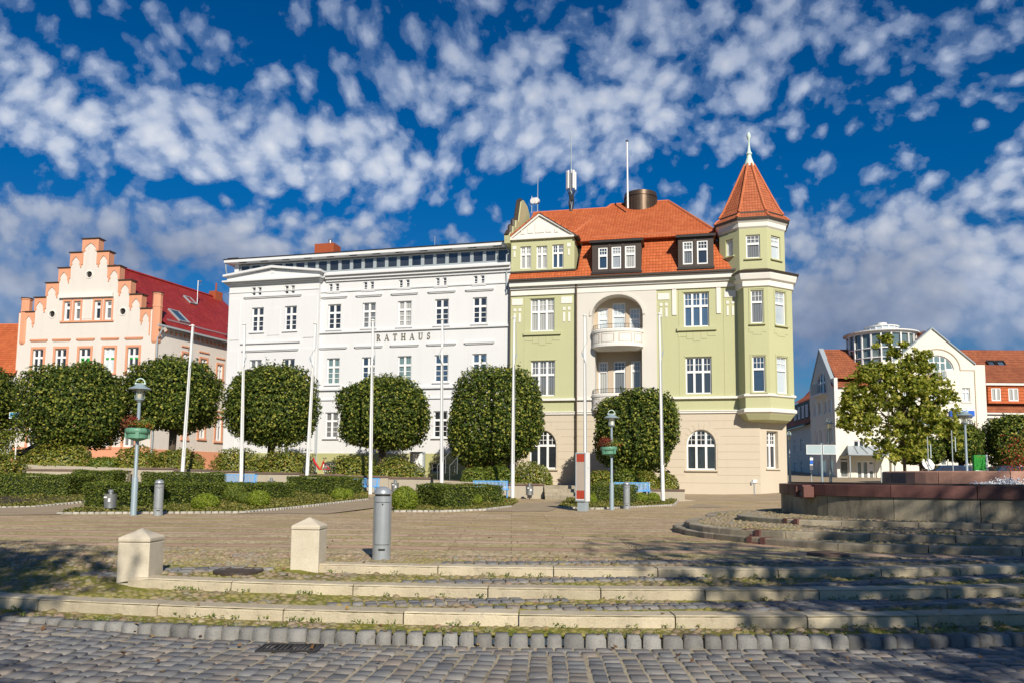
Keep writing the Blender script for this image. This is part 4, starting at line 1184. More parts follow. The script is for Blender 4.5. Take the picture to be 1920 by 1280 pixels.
for wn_, (p, q) in ((wf, (plan[1], plan[2])), (wr, (plan[2], plan[3]))):
    a = math.atan2(q[1] - p[1], q[0] - p[0]); c, s_ = math.cos(a), math.sin(a)
    t = MB()
    for w in wn_:
        t.box(w[0] - .12, w[0] - .05, -.03, 0, w[2], w[3] + .14); t.box(w[1] + .05, w[1] + .12, -.03, 0, w[2], w[3] + .14); t.box(w[0] - .05, w[1] + .05, -.03, 0, w[3] + .07, w[3] + .14)
    w = wn_[0]; t.box(w[0] - .15, w[1] + .15, -.02, 0, w[2] - .55, w[2] - .3); t.box(w[0] + .1, w[1] - .1, -.02, 0, w[2] - .7, w[2] - .552)
    o = len(b.v); b.v += [(p[0] + x * c - y * s_, p[1] + x * s_ + y * c, z) for x, y, z in t.v]; b.f += [tuple(i + o for i in f) for f in t.f]; b.m += [0] * len(t.f)
b.build('oriel_relief', 'green_plaster', G)
# ground floor corner under the oriel
cp, cq = (uR, 0.0), (cx1, cy1)
wc = [(.62, 1.62, GF.z(1446, 877, .6), GF.z(1446, 807, .6))]
b = MB(); face_wall(b, cp, cq, zb, zBand0 + .3, wc, rev=.3); corner = b.build('corner_wall', 'beige_plaster', G)
place_in(corner, cp, cq, lambda: [window(corner, *w, 0, .26, 2, .62, (1, 1), (2, 3), .085, sill=.1, sillmat='beige_plaster', glass='glass_dark') for w in wc])
# cornice of the oriel
b = MB(); zk = GF.z(1420, 512, oy)
loft(b, [(inset(plan, -.02), zo1 - .25), (inset(plan, -.10), zo1 - .2), (inset(plan, -.10), zo1 + .12), (inset(plan, -.24), zo1 + .22), (inset(plan, -.32), zk - .12), (inset(plan, -.32), zk)]); b.build('oriel_cornice', 'white_trim', G)
zt0 = GF.z(1412, 503, oy - .1)
b = MB(); loft(b, [(inset(plan, -.42), zk + .002), (inset(plan, -.45), zk + .09), (inset(plan, .12), zt0 + .02)]); b.build('oriel_roof', 'dark_brown', G)
# turret drum: octagon
tcx = (GF.u(1351, 460, 1.0) + GF.u(1474, 460, 1.0)) / 2 - .13; tcy = 1.15
tr = (GF.u(1474, 460, tcy) - GF.u(1351, 460, tcy)) / 2 / math.cos(math.pi / 8) - .05
octo = lambda r_, c=(tcx, tcy), rot=0: [(c[0] + r_ * math.cos(-math.pi / 2 - math.pi / 8 - math.pi * 2 / 8 * 2 + math.pi / 4 * k + rot), c[1] + r_ * math.sin(-math.pi / 2 - math.pi / 8 - math.pi * 2 / 8 * 2 + math.pi / 4 * k + rot)) for k in range(8)]
zt1 = GF.z(1412, 424, tcy - tr)
oc = octo(tr); Lo = math.hypot(oc[1][0] - oc[0][0], oc[1][1] - oc[0][1])
# faces: find the one facing -y
def facing(i): p, q = oc[i], oc[(i + 1) % 8]; return math.atan2(q[1] - p[1], q[0] - p[0])
fi = min(range(8), key=lambda i: abs(facing(i)))
b = MB(); tw = {}
zw0, zw1 = GF.z(1412, 483, tcy - tr), GF.z(1412, 439, tcy - tr)
for i in range(8):
    k = (i - fi) % 8
    ws = [(Lo / 2 - .42, Lo / 2 + .42, zw0, zw1)] if k in (0, 1) else ([(Lo / 2 - .3, Lo / 2 + .3, zw0 + .35, zw1 - .05)] if k == 7 else [])
    if k in (0, 1, 2, 7, 6): face_wall(b, oc[i], oc[(i + 1) % 8], zt0 - .6, zt1, ws); tw[k] = (i, ws)
    else: face_wall(b, oc[i], oc[(i + 1) % 8], zt0 - .6, zt1, [])
tur = b.build('turret', 'green_plaster', G)
for k, st in ((0, dict(cols=1, trans=.62, up=(3, 2), glass='glass_blue')), (1, dict(cols=1, trans=.62, up=(2, 2), glass='glass_light')), (7, dict(cols=1, trans=None, lo=(1, 1), glass='white_panel'))):
    i, ws = tw[k]; st.setdefault('lo', (1, 1))
    place_in(tur, oc[i], oc[(i + 1) % 8], lambda: [window(tur, *w, 0, .1, fw=.08, sill=.12, sillmat='green_plaster', **st) for w in ws])
b = MB(); loft(b, [(octo(tr), zt1 - .1), (octo(tr + .10), zt1), (octo(tr + .12), zt1 + .25), (octo(tr + .22), zt1 + .36), (octo(tr + .22), zt1 + .42)]); b.build('turret_cornice', 'white_trim', G)
b = MB(); loft(b, [(octo(tr + .33), zt1 + .422), (octo(tr + .35), zt1 + .56), (octo(tr), zt1 + .66)]); b.build('turret_gutter', 'dark_brown', G)
z_s0 = zt1 + .56; z_s1 = GF.z(1400, 398, tcy - tr * .8); ztip = GF.z(1400, 311, tcy)
b = MB(); loft(b, [(octo(tr + .33), z_s0), (octo(tr + .12), lerp(z_s0, z_s1, .45)), (octo(tr - .16), z_s1 - .05), (octo(tr - .3), z_s1 + .1)], mat=0)
rk = tr - .02
cone = [(rk, z_s1 - .06), (rk - .26, z_s1 + .34), (rk - .66, z_s1 + 1.15), (.30, ztip)]
loft(b, [(octo(r_), z) for r_, z in cone]); b.build('turret_roof', 'tile_spire', G)
b = MB(); loft(b, [(octo(rk + .01), z_s1 - .15), (octo(rk + .01), z_s1 - .062)]); b.build('spire_eave', 'dark_brown', G)
b = MB()
for k in range(8):
    b.tube([(*octo(r_ + .01)[k], z + .02) for r_, z in cone], .075, 6); b.tube([(*octo(r_)[k], z) for r_, z in ((tr + .33, z_s0 + .02), (tr + .12, lerp(z_s0, z_s1, .45) + .02), (tr - .16, z_s1 - .08))], .075, 6)
b.build('hip_tiles', 'ridge_tile', G)
zf = GF.z(1398, 249, tcy); q = zf - ztip
b = MB(); b.lathe([(.36, ztip - .12), (.30, ztip + q * .06), (.17, ztip + q * .22), (.13, ztip + q * .30), (.19, ztip + q * .33), (.19, ztip + q * .36), (.11, ztip + q * .42), (.065, ztip + q * .60), (.05, ztip + q * .76), (.10, ztip + q * .80), (.14, ztip + q * .87), (.12, ztip + q * .94), (.03, zf)], (tcx, tcy), 12)
b.build('finial', 'patina', G, smooth=True)

# --- roofs
ye, ze = -.55, zc1 + .06
ym = 1.35; zm = GF.z(1230, 447, ym)
uM0, uM1 = GF.u(1083, 500, 0), GF.u(1372, 505, 0)
def roofquad(b, *p): b.add(p, (tuple(range(len(p))),))
b = MB()
roofquad(b, (uD + .05, ye, ze), (uM1, ye, ze), (GF.u(1336, 445, ym), ym, zm), (uD + .2, ym, zm))
roofquad(b, (uM1, ye, ze), (uM1 + .6, ye + 2.5, ze), (GF.u(1336, 445, ym), ym + 2.2, zm), (GF.u(1336, 445, ym), ym, zm)); b.build('mansard_roof', 'tile_orange', G)
b = MB(); b.box(uD + .1, GF.u(1338, 445, ym), ym - .02, ym + .2, zm - .25, zm + .18); b.build('eave_board', 'white_trim', G)
yr, zr = 7.0, GF.z(1200, 381, 7.0)
yu, zu = ym - .55, GF.z(1200, 447, ym - .55) + .12
E0, E1 = GF.u(1056, 452, yu), GF.u(1345, 440, yu)
rl, rr_ = GF.u(1146, 385, yr), GF.u(1253, 378, yr); yb_ = 13.2
b = MB()
roofquad(b, (E0, yu, zu), (E1, yu, zu), (rr_, yr, zr), (rl, yr, zr)); roofquad(b, (E1, yu, zu), (E1, yb_, zu), (rr_, yr, zr)); roofquad(b, (E1, yb_, zu), (E0, yb_, zu), (rl, yr, zr), (rr_, yr, zr)); roofquad(b, (E0, yb_, zu), (E0, yu, zu), (rl, yr, zr))
roofquad(b, (E0, yu, zu - .12), (E0, yb_, zu - .12), (E1, yb_, zu - .12), (E1, yu, zu - .12)); roofquad(b, (E0, yu, zu - .12), (E1, yu, zu - .12), (E1, yu, zu), (E0, yu, zu)); roofquad(b, (E1, yu, zu - .12), (E1, yb_, zu - .12), (E1, yb_, zu), (E1, yu, zu))
mr = b.build('roof', 'tile_orange', G)
b = MB()
for p, q in (((rl, yr, zr), (rr_, yr, zr)), ((rl, yr, zr), (E0, yu, zu)), ((rr_, yr, zr), (E1, yu, zu)), ((rr_, yr, zr), (E1, yb_, zu))): b.tube([p, q], .10, 6)
b.build('ridge', 'ridge_tile', mr)
# row of snow-guard tiles at the eave of the upper roof
b = MB(); n = 90; u0_, u1_ = GF.u(1110, 450, yu), GF.u(1336, 440, yu)
for i in range(n): u_ = lerp(u0_, u1_, i / n); b.box(u_, u_ + .07, yu + .2, yu + .24, zu + .02, zu + .26)
b.box(u0_, u1_, yu + .19, yu + .25, zu + .2, zu + .24); b.build('snow_guard', 'ridge_tile', mr)
# left wing roof (lower ridge) and the cross gable
yl, zl = 6.0, GF.z(1060, 396, 6.0)
b = MB(); uW0, uW1 = uL + .3, rl + .6
roofquad(b, (uW0, yu, zu), (uW1, yu, zu), (uW1, yl, zl), (uW0, yl, zl)); roofquad(b, (uW1, yb_, zu), (uW0, yb_, zu), (uW0, yl, zl), (uW1, yl, zl)); wr_ = b.build('side_roof', 'tile_orange', G)
b = MB(); b.tube([(uW0, yl, zl), (uW1 - .8, yl, zl)], .09, 6); b.build('ridge', 'ridge_tile', wr_)
# pediment dormer over the left bay
pd = [R3_(184, 738, 250, 873), R3_(284, 735, 350, 873), R3_(382, 726, 452, 868)]
zp0, zp1 = GF.z(1015, 508), GF.z(1015, 445); apx, apz = GF.uz(1012, 400, -.1)
uP0, uP1 = uL + .02, GF.u(1077, 470)
b = MB(); b.wall(rect(uP0, uP1, zp0, zp1), [rect(*w) for w in pd], 0, .18); b.quad((uP1, 0, zp0), (uP1, 3.2, zp0), (uP1, 3.2, zp1), (uP1, 0, zp1)); b.quad((uP0, 3.2, zp0), (uP0, 0, zp0), (uP0, 0, zp1), (uP0, 3.2, zp1)); ped = b.build('gable_dormer', 'green_plaster', G)
for w, g in zip(pd, ('glass_curtain', 'glass_curtain', 'glass_blue')): window(ped, *w, 0, .1, 2, .64, (1, 1), (2, 2), .075, glass=g, bar=.025)
b = MB(); b.prism([(uP0 - .1, zp1), (uP1 + .1, zp1), (apx, apz)], -.08, .1)
b.prism([(uP0 - .25, zp1 - .02), (uP0 + .05, zp1 - .02), (apx, apz - .18), (uP1 - .05, zp1 - .02), (uP1 + .25, zp1 - .02), (apx, apz + .05)], -.22, -.081); b.box(uP0 - .05, uP1 + .05, -.2, 0, zp1 - .14, zp1 - .021)
for c_, h_, r_ in ((0, .55, .42), (-.62, .40, .25), (.62, .40, .25), (-1.15, .28, .17), (1.15, .28, .17)): b.obox((apx + c_, -.095, zp1 + .15 + h_ * .8), (r_ * 1.5, .06, r_ * 1.5), 0); 
pdm = b.build('pediment', 'white_trim', ped)
b = MB(); r = R3_(137, 736, 159, 755); b.box(r[0], r[1], -.03, 0, r[2], r[3]); r = R3_(143, 768, 153, 804); b.box(r[0], r[1], -.03, 0, r[2], r[3]); r = R3_(474, 716, 496, 738); b.box(r[0], r[1], -.03, 0, r[2], r[3]); r = R3_(480, 752, 490, 790); b.box(r[0], r[1], -.03, 0, r[2], r[3]); b.build('tablet', 'white_trim', ped)
b = MB(); e_ = .32; dz_ = .1
roofquad(b, (uP0 - e_, -.3, zp1 - .06), (apx, -.3, apz + .08), (apx, 5.5, apz + .08), (uP0 - e_, 5.5, zp1 - .06)); roofquad(b, (apx, -.3, apz + .08), (uP1 + e_, -.3, zp1 - .06), (uP1 + e_, 5.5, zp1 - .06), (apx, 5.5, apz + .08))
roofquad(b, (uP0 - e_, -.3, zp1 - .06), (uP0 - e_, -.3, zp1 - .16), (apx, -.3, apz - .02), (apx, -.3, apz + .08)); roofquad(b, (apx, -.3, apz + .08), (apx, -.3, apz - .02), (uP1 + e_, -.3, zp1 - .16), (uP1 + e_, -.3, zp1 - .06)); b.build('dormer_roof', 'tile_orange', ped)
b = MB(); b.box(uP0, uP1 + .1, -.14, 0, zp0 - .12, zp0 + .0); b.box(uP1 + .02, uP1 + .3, -.3, 3, zp1 - .18, zp1 - .075); b.build('lead_flashing', 'dark_brown', ped)
b = MB(); roofquad(b, (uL - .02, -.62, GF.z(1015, 527, -.6) + .1), (uD + .12, -.62, GF.z(1015, 527, -.6) + .1), (uD + .12, .02, zp0 - .05), (uL - .02, .02, zp0 - .05)); b.build('eave_roof', 'tile_orange', ped)
# dormers in the mansard
def dormer(x0, y0, x1, y1, wins, glass):
    yd = -.45; r = R3_(x0, y0, x1, y1, yd); ws = [R3_(*w, yd) for w in wins]
    b = MB(); b.wall(rect(*r), [rect(*w) for w in ws], yd, .1); b.quad((r[0], 1.6, r[2]), (r[0], yd, r[2]), (r[0], yd, r[3]), (r[0], 1.6, r[3])); b.quad((r[1], yd, r[2]), (r[1], 1.6, r[2]), (r[1], 1.6, r[3]), (r[1], yd, r[3]))
    d = b.build('dormer', 'dark_brown', G)
    b = MB(); b.box(r[0] - .14, r[1] + .14, yd - .2, 1.6, r[3] - .02, r[3] + .14); b.box(r[0] - .05, r[1] + .05, yd - .1, yd - .001, r[2] - .1, r[2] + .04); b.build('dormer_eave', 'dark_metal', d)
    b = MB(); roofquad(b, (r[0] - .14, yd - .22, r[3] + .145), (r[1] + .14, yd - .22, r[3] + .145), (r[1] + .14, 1.7, r[3] + .60), (r[0] - .14, 1.7, r[3] + .60)); b.build('dormer_roof', 'tile_orange', d)
    for w, g in zip(ws, glass): window(d, *w, yd, .04, 1, .62, (1, 1), (3, 2), .085, glass=g, bar=.028)
    b = MB()
    for wa, wb_ in zip(ws, ws[1:]): b.box((wa[1] + .05), (wb_[0] - .05), yd - .03, yd - .001, r[2] + .06, r[3] - .05)
    b.build('mullion', 'dark_brown', d)
dormer(630, 718, 935, 888, ((668, 744, 727, 876), (750, 738, 811, 872), (833, 732, 900, 868)), ('glass_blue', 'glass_light', 'glass_curtain'))
dormer(1162, 684, 1385, 862, ((1192, 706, 1257, 846), (1280, 700, 1350, 843)), ('glass_blue', 'glass_dark'))
# party gable wall with scrolled steps, left edge
prof = []
pz0 = GF.z(955, 450); zpk = GF.z(995, 384, 5.0)
b = MB(); yz = [(-.25, zp1 - .35), (-.35, zp1 + .15), (.15, zp1 + .55), (.75, zp1 + .6), (.8, zp1 + 1.15), (1.6, zp1 + 1.3), (1.7, zp1 + 1.85), (2.5, zp1 + 2.0), (2.7, zp1 + 2.5), (3.3, zpk - .35), (4.0, zpk), (5.4, zpk), (6.2, zpk - .4), (7.2, zp1 + 2.2), (9.5, zp1 + 1), (11, zp1), (11, zp1 - .5)]
def plate(b, yz, u0, u1, mat=0):
    n = len(yz); V = [(u0, y, z) for y, z in yz] + [(u1, y, z) for y, z in yz]
    F = [tuple(range(n)), tuple(range(n, 2 * n))[::-1]] + [(i, i + n, (i + 1) % n + n, (i + 1) % n) for i in range(n)]
    b.add(V, F, mat)
plate(b, yz, uL - .40, uL - .02); pg = b.build('party_gable', 'green_plaster', G)
b = MB()
for (y0, z0), (y1, z1) in zip(yz[1:-3], yz[2:-2]): b.tube([(uL - .27, y0, z0), (uL - .27, y1, z1)], .17, 6)
b.build('gable_coping', 'dark_brown', pg)
# copper drum on the roof
dY = 6.85; du = GF.u(1201, 378, dY); dr = (GF.u(1232, 378, dY) - GF.u(1171, 378, dY)) / 2; dz0, dz1 = GF.z(1201, 400, dY), GF.z(1201, 366, dY)
b = MB(); b.lathe([(dr, dz0 - .9), (dr, dz1 - .35), (dr + .05, dz1 - .34), (dr + .05, dz1 - .28), (dr, dz1 - .27), (dr, dz1), (dr - .1, dz1 + .04), (0, dz1 + .1)], (du, dY), 36); 
for k in range(36): t = 2 * math.pi * k / 36; b.obox((du + (dr + .015) * math.cos(t), dY + (dr + .015) * math.sin(t), (dz0 + dz1) / 2 - .4), (.05, .03, dz1 - dz0), t + math.pi / 2)
b.build('roof_drum', 'copper_brown', G, smooth=True)
# back of the house so it is closed from the side
b = MB(); b.box(uL + .05, cx1 - .1, 1.8, 13.5, zb, zm - .3); b.build('rear_body', 'cream_plaster', G)
# --- masts on the roof
def mast_root(name, px, py, yl_, lab, cat):
    u_, z_ = GF.uz(px, py, yl_); e = empty(name, GF.world(u_, yl_, z_), GA, lab, cat); return e
m = mast_root('antenna_mast', 1071, 396, 6.0, 'tall roof antenna mast with white panel aerials and dark cables', 'antenna')
H = lambda py, y_=6.0: GF.z(1071, py, y_) - GF.z(1071, 396, y_)
b = MB(); b.tube([(0, 0, -.2), (0, 0, H(318))], .09, 8); b.tube([(0, 0, H(318)), (-.02, 0, H(250))], .035, 6); b.build('mast', 'grey_metal', m)
for a in (-2.2, -.9, .6, 2.0, 3.4):
    b = MB(); b.obox((.33 * math.cos(a), .33 * math.sin(a), (H(356) + H(322)) / 2), (.17, .12, H(322) - H(356)), a + math.pi / 2); b.build('aerial_panel', 'white_panel', m, bevel=.03)
b = MB()
for k in range(9): 
    a = k * .7; b.tube([(.12 * math.cos(a), .12 * math.sin(a), -.1), (.2 * math.cos(a + .8), .2 * math.sin(a + .8), H(380)), (.14 * math.cos(a + 1), .14 * math.sin(a + 1), H(370)), (.3 * math.cos(a), .3 * math.sin(a), H(357))], .028, 5)
b.obox((.1, -.12, H(372)), (.22, .16, .4)); b.build('cable', 'dark_metal', m)
m = mast_root('flagpole', 1177, 366, 5.0, 'thin bare flagpole on the roof beside the brown metal drum', 'flagpole'); h = GF.z(1177, 263, 5.) - GF.z(1177, 366, 5.)
b = MB(); b.tube([(0, 0, -1), (-.03, 0, h * .97)], [.07, .045], 8); b.build('pole', 'white_pole', m); b = MB(); b.lathe([(.02, h * .965), (.11, h * .975), (.11, h * .985), (.02, h)], (-.03, 0), 10); b.build('finial', 'dark_metal', m)
m = mast_root('antenna_mast', 1003, 386, 6.5, 'small dish antennas and whip aerial on top of the scrolled gable', 'antenna'); h = GF.z(1008, 330, 6.5) - GF.z(1008, 386, 6.5)
b = MB(); b.tube([(.2, 0, -.6), (.22, 0, h)], [.04, .02], 6); b.tube([(-.25, 0, -.6), (-.25, 0, .75)], .035, 6); b.tube([(-.25, 0, .2), (.2, 0, .2)], .02, 5); b.build('mast', 'grey_metal', m)
for x in (-.12, .12):
    b = MB(); b.tube([(x, -.15, .35), (x + .06, .12, .35)], [.24, .2], 14); b.build('dish', 'white_panel', m, smooth=True)
# ------------------------------------------------------------------ white town hall
WA = rad(-14.3)
wO = at_Y(954, 893, 53.15); WF = Frame((wO.x, wO.y, 0), WA)
W = WF.root('white_building', 'white plastered town hall with lettering and a dark attic window strip', 'building')
ZW2 = lambda x, y: (400 + x / 3.4286, 440 + y / 3.4286)
Z7 = lambda x, y: (400 + x / 4, 660 + y / 4)
def R2_(x0, y0, x1, y1, y=0.0): return WF.rect(*ZW2(x0, y0), *ZW2(x1, y1), y)
def R7_(x0, y0, x1, y1, y=0.0): return WF.rect(*Z7(x0, y0), *Z7(x1, y1), y)
uw0 = WF.u(428, 600, -.35); uw1 = -.02; uRis = WF.u(595, 640, -.35); yR = -.35
zPl = WF.z(700, 849); zTop = WF.z(800, 506)
main_x = [(738, 817), (960, 1041), (1187, 1271), (1425, 1511), (1668, 1757)]
tops3 = [450, 438, 428, 419, 407]; bots3 = [607, 597, 588, 579, 570]
tops2 = [793, 786, 779, 772, 766]; bots2 = [958, 953, 948, 943, 939]
F3 = [R2_(x0, t, x1, b_) for (x0, x1), t, b_ in zip(main_x, tops3, bots3)]
F2 = [R2_(x0, t, x1, b_) for (x0, x1), t, b_ in zip([(730, 808), (955, 1036), (1185, 1270), (1422, 1508), (1665, 1755)], tops2, bots2)]
# same storey heights along the whole wall
def level(L):
    z0 = sum(w[2] for w in L) / len(L); z1 = sum(w[3] for w in L) / len(L); return [(w[0], w[1], z0, z1) for w in L]
F3, F2 = level(F3), level(F2)
g = R7_(847, 450, 932, 640); F1 = [(w[0], w[1], g[2], g[3]) for w in F2]
F3r = level([R2_(248, 471, 319, 622, yR), R2_(460, 461, 532, 615, yR)]); F2r = [(w[0] - .02, w[1] - .02, F2[0][2], F2[0][3]) for w in F3r]
F1r = [(w[0], w[1], F1[0][2], F1[0][3]) for w in F2r]
tiny = []
for (a, b_, t, q) in ((743, 765, 317, 368), (783, 807, 315, 367), (965, 988, 304, 355), (1008, 1031, 302, 354), (1193, 1216, 293, 345), (1237, 1260, 291, 344), (1430, 1453, 281, 333), (1475, 1498, 279, 332), (1674, 1697, 268, 322), (1718, 1742, 266, 320)): tiny.append(R2_(a, t, b_, q))
tinyr = [R2_(*v, yR) for v in ((248, 342, 270, 392), (286, 340, 308, 391), (459, 330, 482, 380), (498, 327, 522, 378))]
tiny, tinyr = level(tiny), level(tinyr)
bas = [(w[0] - .1, w[1] + .1, WF.z(700, 884), WF.z(700, 866)) for w in F1]
b = MB(); b.wall(rect(uRis + .0, uw1, zPl, zTop), [rect(*w) for w in F3 + F2 + F1 + tiny], 0, .2)
b.wall(rect(uw0, uRis, zPl, zTop - .15), [rect(*w) for w in F3r + F2r + F1r + tinyr], yR, .2)
b.quad((uRis, yR, zPl), (uRis, 0, zPl), (uRis, 0, zTop - .15), (uRis, yR, zTop - .15)); b.quad((uw0, 14, zPl), (uw0, yR, zPl), (uw0, yR, zTop), (uw0, 14, zTop)); b.quad((uw1, 0, zPl), (uw1, 14, zPl), (uw1, 14, zTop), (uw1, 0, zTop))
b.build('wall', 'white_plaster', W)
b = MB(); b.wall(rect(uRis, uw1 - .02, 0, zPl), [rect(*w) for w in bas], -.06, .3); b.box(uw0 - .04, uRis, yR - .06, 0, 0, zPl); b.quad((uRis, -.06, zPl), (uw1 - .02, -.06, zPl), (uw1 - .02, .0, zPl), (uRis, .0, zPl)); b.build('plinth', 'olive_plaster', W)
glz = ['glass_dark', 'glass_dark', 'glass_curtain', 'glass_dark', 'glass_dark']
st = dict(cols=2, trans=.66, lo=(1, 3), up=(1, 1), fw=.085, bar=.04)
for w, g_ in zip(F3, glz): window(W, *w, 0, .12, sill=.1, sillmat='white_plaster', glass=g_, **st)
for w, g_ in zip(F2, ['glass_teal', 'glass_blue', 'glass_teal', 'glass_blue', 'glass_blue']): window(W, *w, 0, .12, sill=.1, sillmat='white_plaster', glass=g_, **st)
for w in F1: window(W, *w, 0, .12, sill=.14, sillmat='white_plaster', glass='glass_dark', **st)
for L in (F3r, F2r, F1r):
    for w in L: window(W, *w, yR, .12, sill=.1, sillmat='white_plaster', glass='glass_dark', **st)
for w in tiny: window(W, *w, 0, .08, 1, None, (1, 3), fw=.04, sill=.06, sillmat='white_plaster', name='small_window')
for w in tinyr: window(W, *w, yR, .08, 1, None, (1, 3), fw=.04, sill=.06, sillmat='white_plaster', name='small_window')
for w in bas: window(W, *w, -.06, .2, 2, None, (1, 2), fw=.07, name='basement_window')
# lintels
def lintel(b, r, y, d=.14, h=.17):
    b.box(r[0], r[1], y - d, y, r[3] - h * .55, r[3]); b.box(r[0] + .06, r[1] - .06, y - d * .6, y, r[3] - h, r[3] - h * .55 - .001)
b = MB()
L3 = [(w[0] - .55, w[1] + .3, 0, F3[0][3] + .62) for w in F3]; L2 = [(w[0] - .65, w[1] + .45, 0, F2[0][3] + .85) for w in F2]
L3 = [((w[0] + w[1]) / 2 - 1.0, (w[0] + w[1]) / 2 + 1.0, 0, F3[0][3] + .60) for w in F3]; L2 = [((w[0] + w[1]) / 2 - 1.06, (w[0] + w[1]) / 2 + 1.06, 0, F2[0][3] + .82) for w in F2]
for r in L3 + L2: lintel(b, r, 0); b.build('lintel', 'white_plaster', W); b = MB()
ra_, rb_ = WF.u(*ZW2(200, 420), yR), WF.u(*ZW2(568, 420), yR)
lintel(b, (ra_, rb_, 0, F3r[0][3] + .85), yR); b.build('lintel', 'white_plaster', W); b = MB(); lintel(b, (ra_, rb_ - .1, 0, F2r[0][3] + .75), yR)
b.build('lintel', 'white_plaster', W)
# string courses: above F3, below F3, below F2, above F1
b = MB()
zS = [(F3[0][3] + .98, .10, .08), (F3[0][2] - .17, .12, .13), (F2[0][2] - .30, .14, .16), (F1[0][3] + .95, .10, .09)]
for z, h, d in zS:
    b.box(uRis + .005, uw1, -d, 0, z - h, z)
for z, h, d in ((F3r[0][2] - .75, .12, .12), (F2r[0][2] - .3, .14, .16), (F1r[0][3] + .95, .1, .09)): b.box(ra_ - .15, rb_, yR - d, yR, z - h, z)
b.box(uw0 - .02, uRis + .04, yR - .05, yR, F3r[0][3] + 1.14, F3r[0][3] + 1.20)
for x0, x1 in ((uw0 + .05, ra_ - .25), (rb_ + .1, uRis - .02)):
    for z0, z1 in ((F3r[0][2] - .55, F3r[0][3] + .7), (zPl + .2, F2r[0][3] + .7)): b.box(x0 + .12, x1 - .08, yR - .045, yR, z0, z1)
cxp = (F3r[0][1] + F3r[1][0]) / 2; b.box(cxp - .5, cxp + .5, yR - .03, yR, F3r[0][2] - .3, F3r[0][3] - .1)
b.build('string_course', 'white_plaster', W)
# top cornice with shallow attic, and the pediment of the projecting bay
b = MB(); zc = zTop
b.box(uRis + .4, uw1 + .05, -.12, .3, zc - .5, zc - .32); b.box(uRis + .4, uw1 + .05, -.28, .3, zc - .318, zc - .12); b.box(uRis + .4, uw1 + .05, -.45, .3, zc - .118, zc + .02); b.box(uRis + .4, uw1 + .02, -.18, 1.0, zc + .021, zc + .14)
b.build('cornice', 'white_plaster', W)
zq = WF.z(500, 530, yR - .3)
pa = WF.uz(*ZW2(395, 196), yR - .4)
zql = WF.z(*ZW2(100, 288), yR - .4)
b = MB(); x0, x1 = uw0 - .35, uRis + .30
b.box(x0 + .25, x1 - .2, yR - .15, 1.0, zql - .42, zql - .33); b.box(x0 + .12, x1 - .1, yR - .3, 1.0, zql - .328, zql - .22); b.box(x0, x1, yR - .48, 1.0, zql - .218, zql - .1)
hp = pa[1] - .22
b.prism([(x0 + .2, zql - .098), (x1 - .2, zql - .098), (x1 - .2, zql + .25), ((x0 + x1) / 2, hp), (x0 + .2, zql + .25)], yR - .15, 1.0)
b.prism([(x0, zql + .22), (x0, zql + .36), ((x0 + x1) / 2, hp + .22), (x1, zql + .36), (x1, zql + .22), ((x0 + x1) / 2, hp + .05)], yR - .42, 1.0)
b.obox(((x0 + x1) / 2, yR - .16, zql + .48), (.3, .05, .3), 0); b.build('pediment', 'white_plaster', W)
# glazed attic storey set back, with flat overhanging roof
yA = 1.1; za0 = WF.z(*ZW2(1200, 216), yA); za1 = WF.z(*ZW2(1200, 136), yA)
ua0, ua1 = WF.u(*ZW2(140, 200), yA), -.25
b = MB(); b.box(ua0, ua1, yA + .25, 9, zTop - .3, za1 + .118); b.box(ua0 - .0, ua0 + .35, yA - .05, 9, zTop - .3, za1 + .119); b.box(ua1 - .05, ua1, yA - .05, 9, zTop - .3, za1 + .119); b.box(ua0 + .35, ua1 - .05, yA - .02, yA + .3, zTop - .3, za0); at = b.build('attic_wall', 'white_plaster', W)
nP = 23; us = [lerp(ua0 + .45, ua1 - .1, i / nP) for i in range(nP + 1)]
for i in range(nP):
    b = MB(); a0, a1 = us[i] + .12, us[i + 1] - .12
    b.box(us[i] + .002, a0, yA - .02, yA + .1, za0, za1); b.box(a1, us[i + 1] - .002, yA - .02, yA + .1, za0, za1); b.box(a0, a1, yA - .02, yA + .1, za0, za0 + .12); b.box(a0, a1, yA - .02, yA + .1, za1 - .06, za1)
    f = b.build('attic_window', 'grey_frame', at); b = MB(); b.quad((a0 - .01, yA + .06, za0), (a1 + .01, yA + .06, za0), (a1 + .01, yA + .06, za1), (a0 - .01, yA + .06, za1)); b.build('pane', 'glass_dark', f)
b = MB(); zr0 = za1 + .12; b.box(ua0 - .55, ua1 + .15, yA - .62, 10, zr0, zr0 + .22); b.build('flat_roof', 'white_plaster', W)
b = MB(); b.box(ua0 - .60, ua1 + .2, yA - .68, 10, zr0 + .222, zr0 + .27)
for k in range(12): u_ = lerp(ua0, ua1, (k + .5) / 12); b.box(u_ - .3, u_ + .3, yA - .5, yA - .3, zr0 - .012, zr0 - .002)
b.tube([(ua0 - .4, yA - .4, zr0 + .38), (ua0 + .5, yA - .4, zr0 + .38)], .03, 5); b.build('roof_edge', 'dark_metal', W)
b = MB(); b.tube([(ua0 - .5, yA - .5, zr0 + .1), (ua0 - .5, yA - .4, zr0 - .5), (ua0 - .5, yA - .2, zr0 - .9), (ua0 - .4, yA - .1, zTop)], .05, 6); b.tube([(ua1 - .3, yA - .6, zr0), (ua1 - .05, yA - .3, zr0 - .5), (ua1 - .02, -.1, zr0 - .9), (ua1, -.1, zTop - 2)], .05, 6); b.build('rain_pipe', 'grey_metal', W)
b = MB(); c = WF.rect(597, 462, 632, 475, 4); b.box(c[0], c[1], 3.4, 4.6, c[2] - 1.2, c[3]); b.build('chimney', 'brick_red', W)
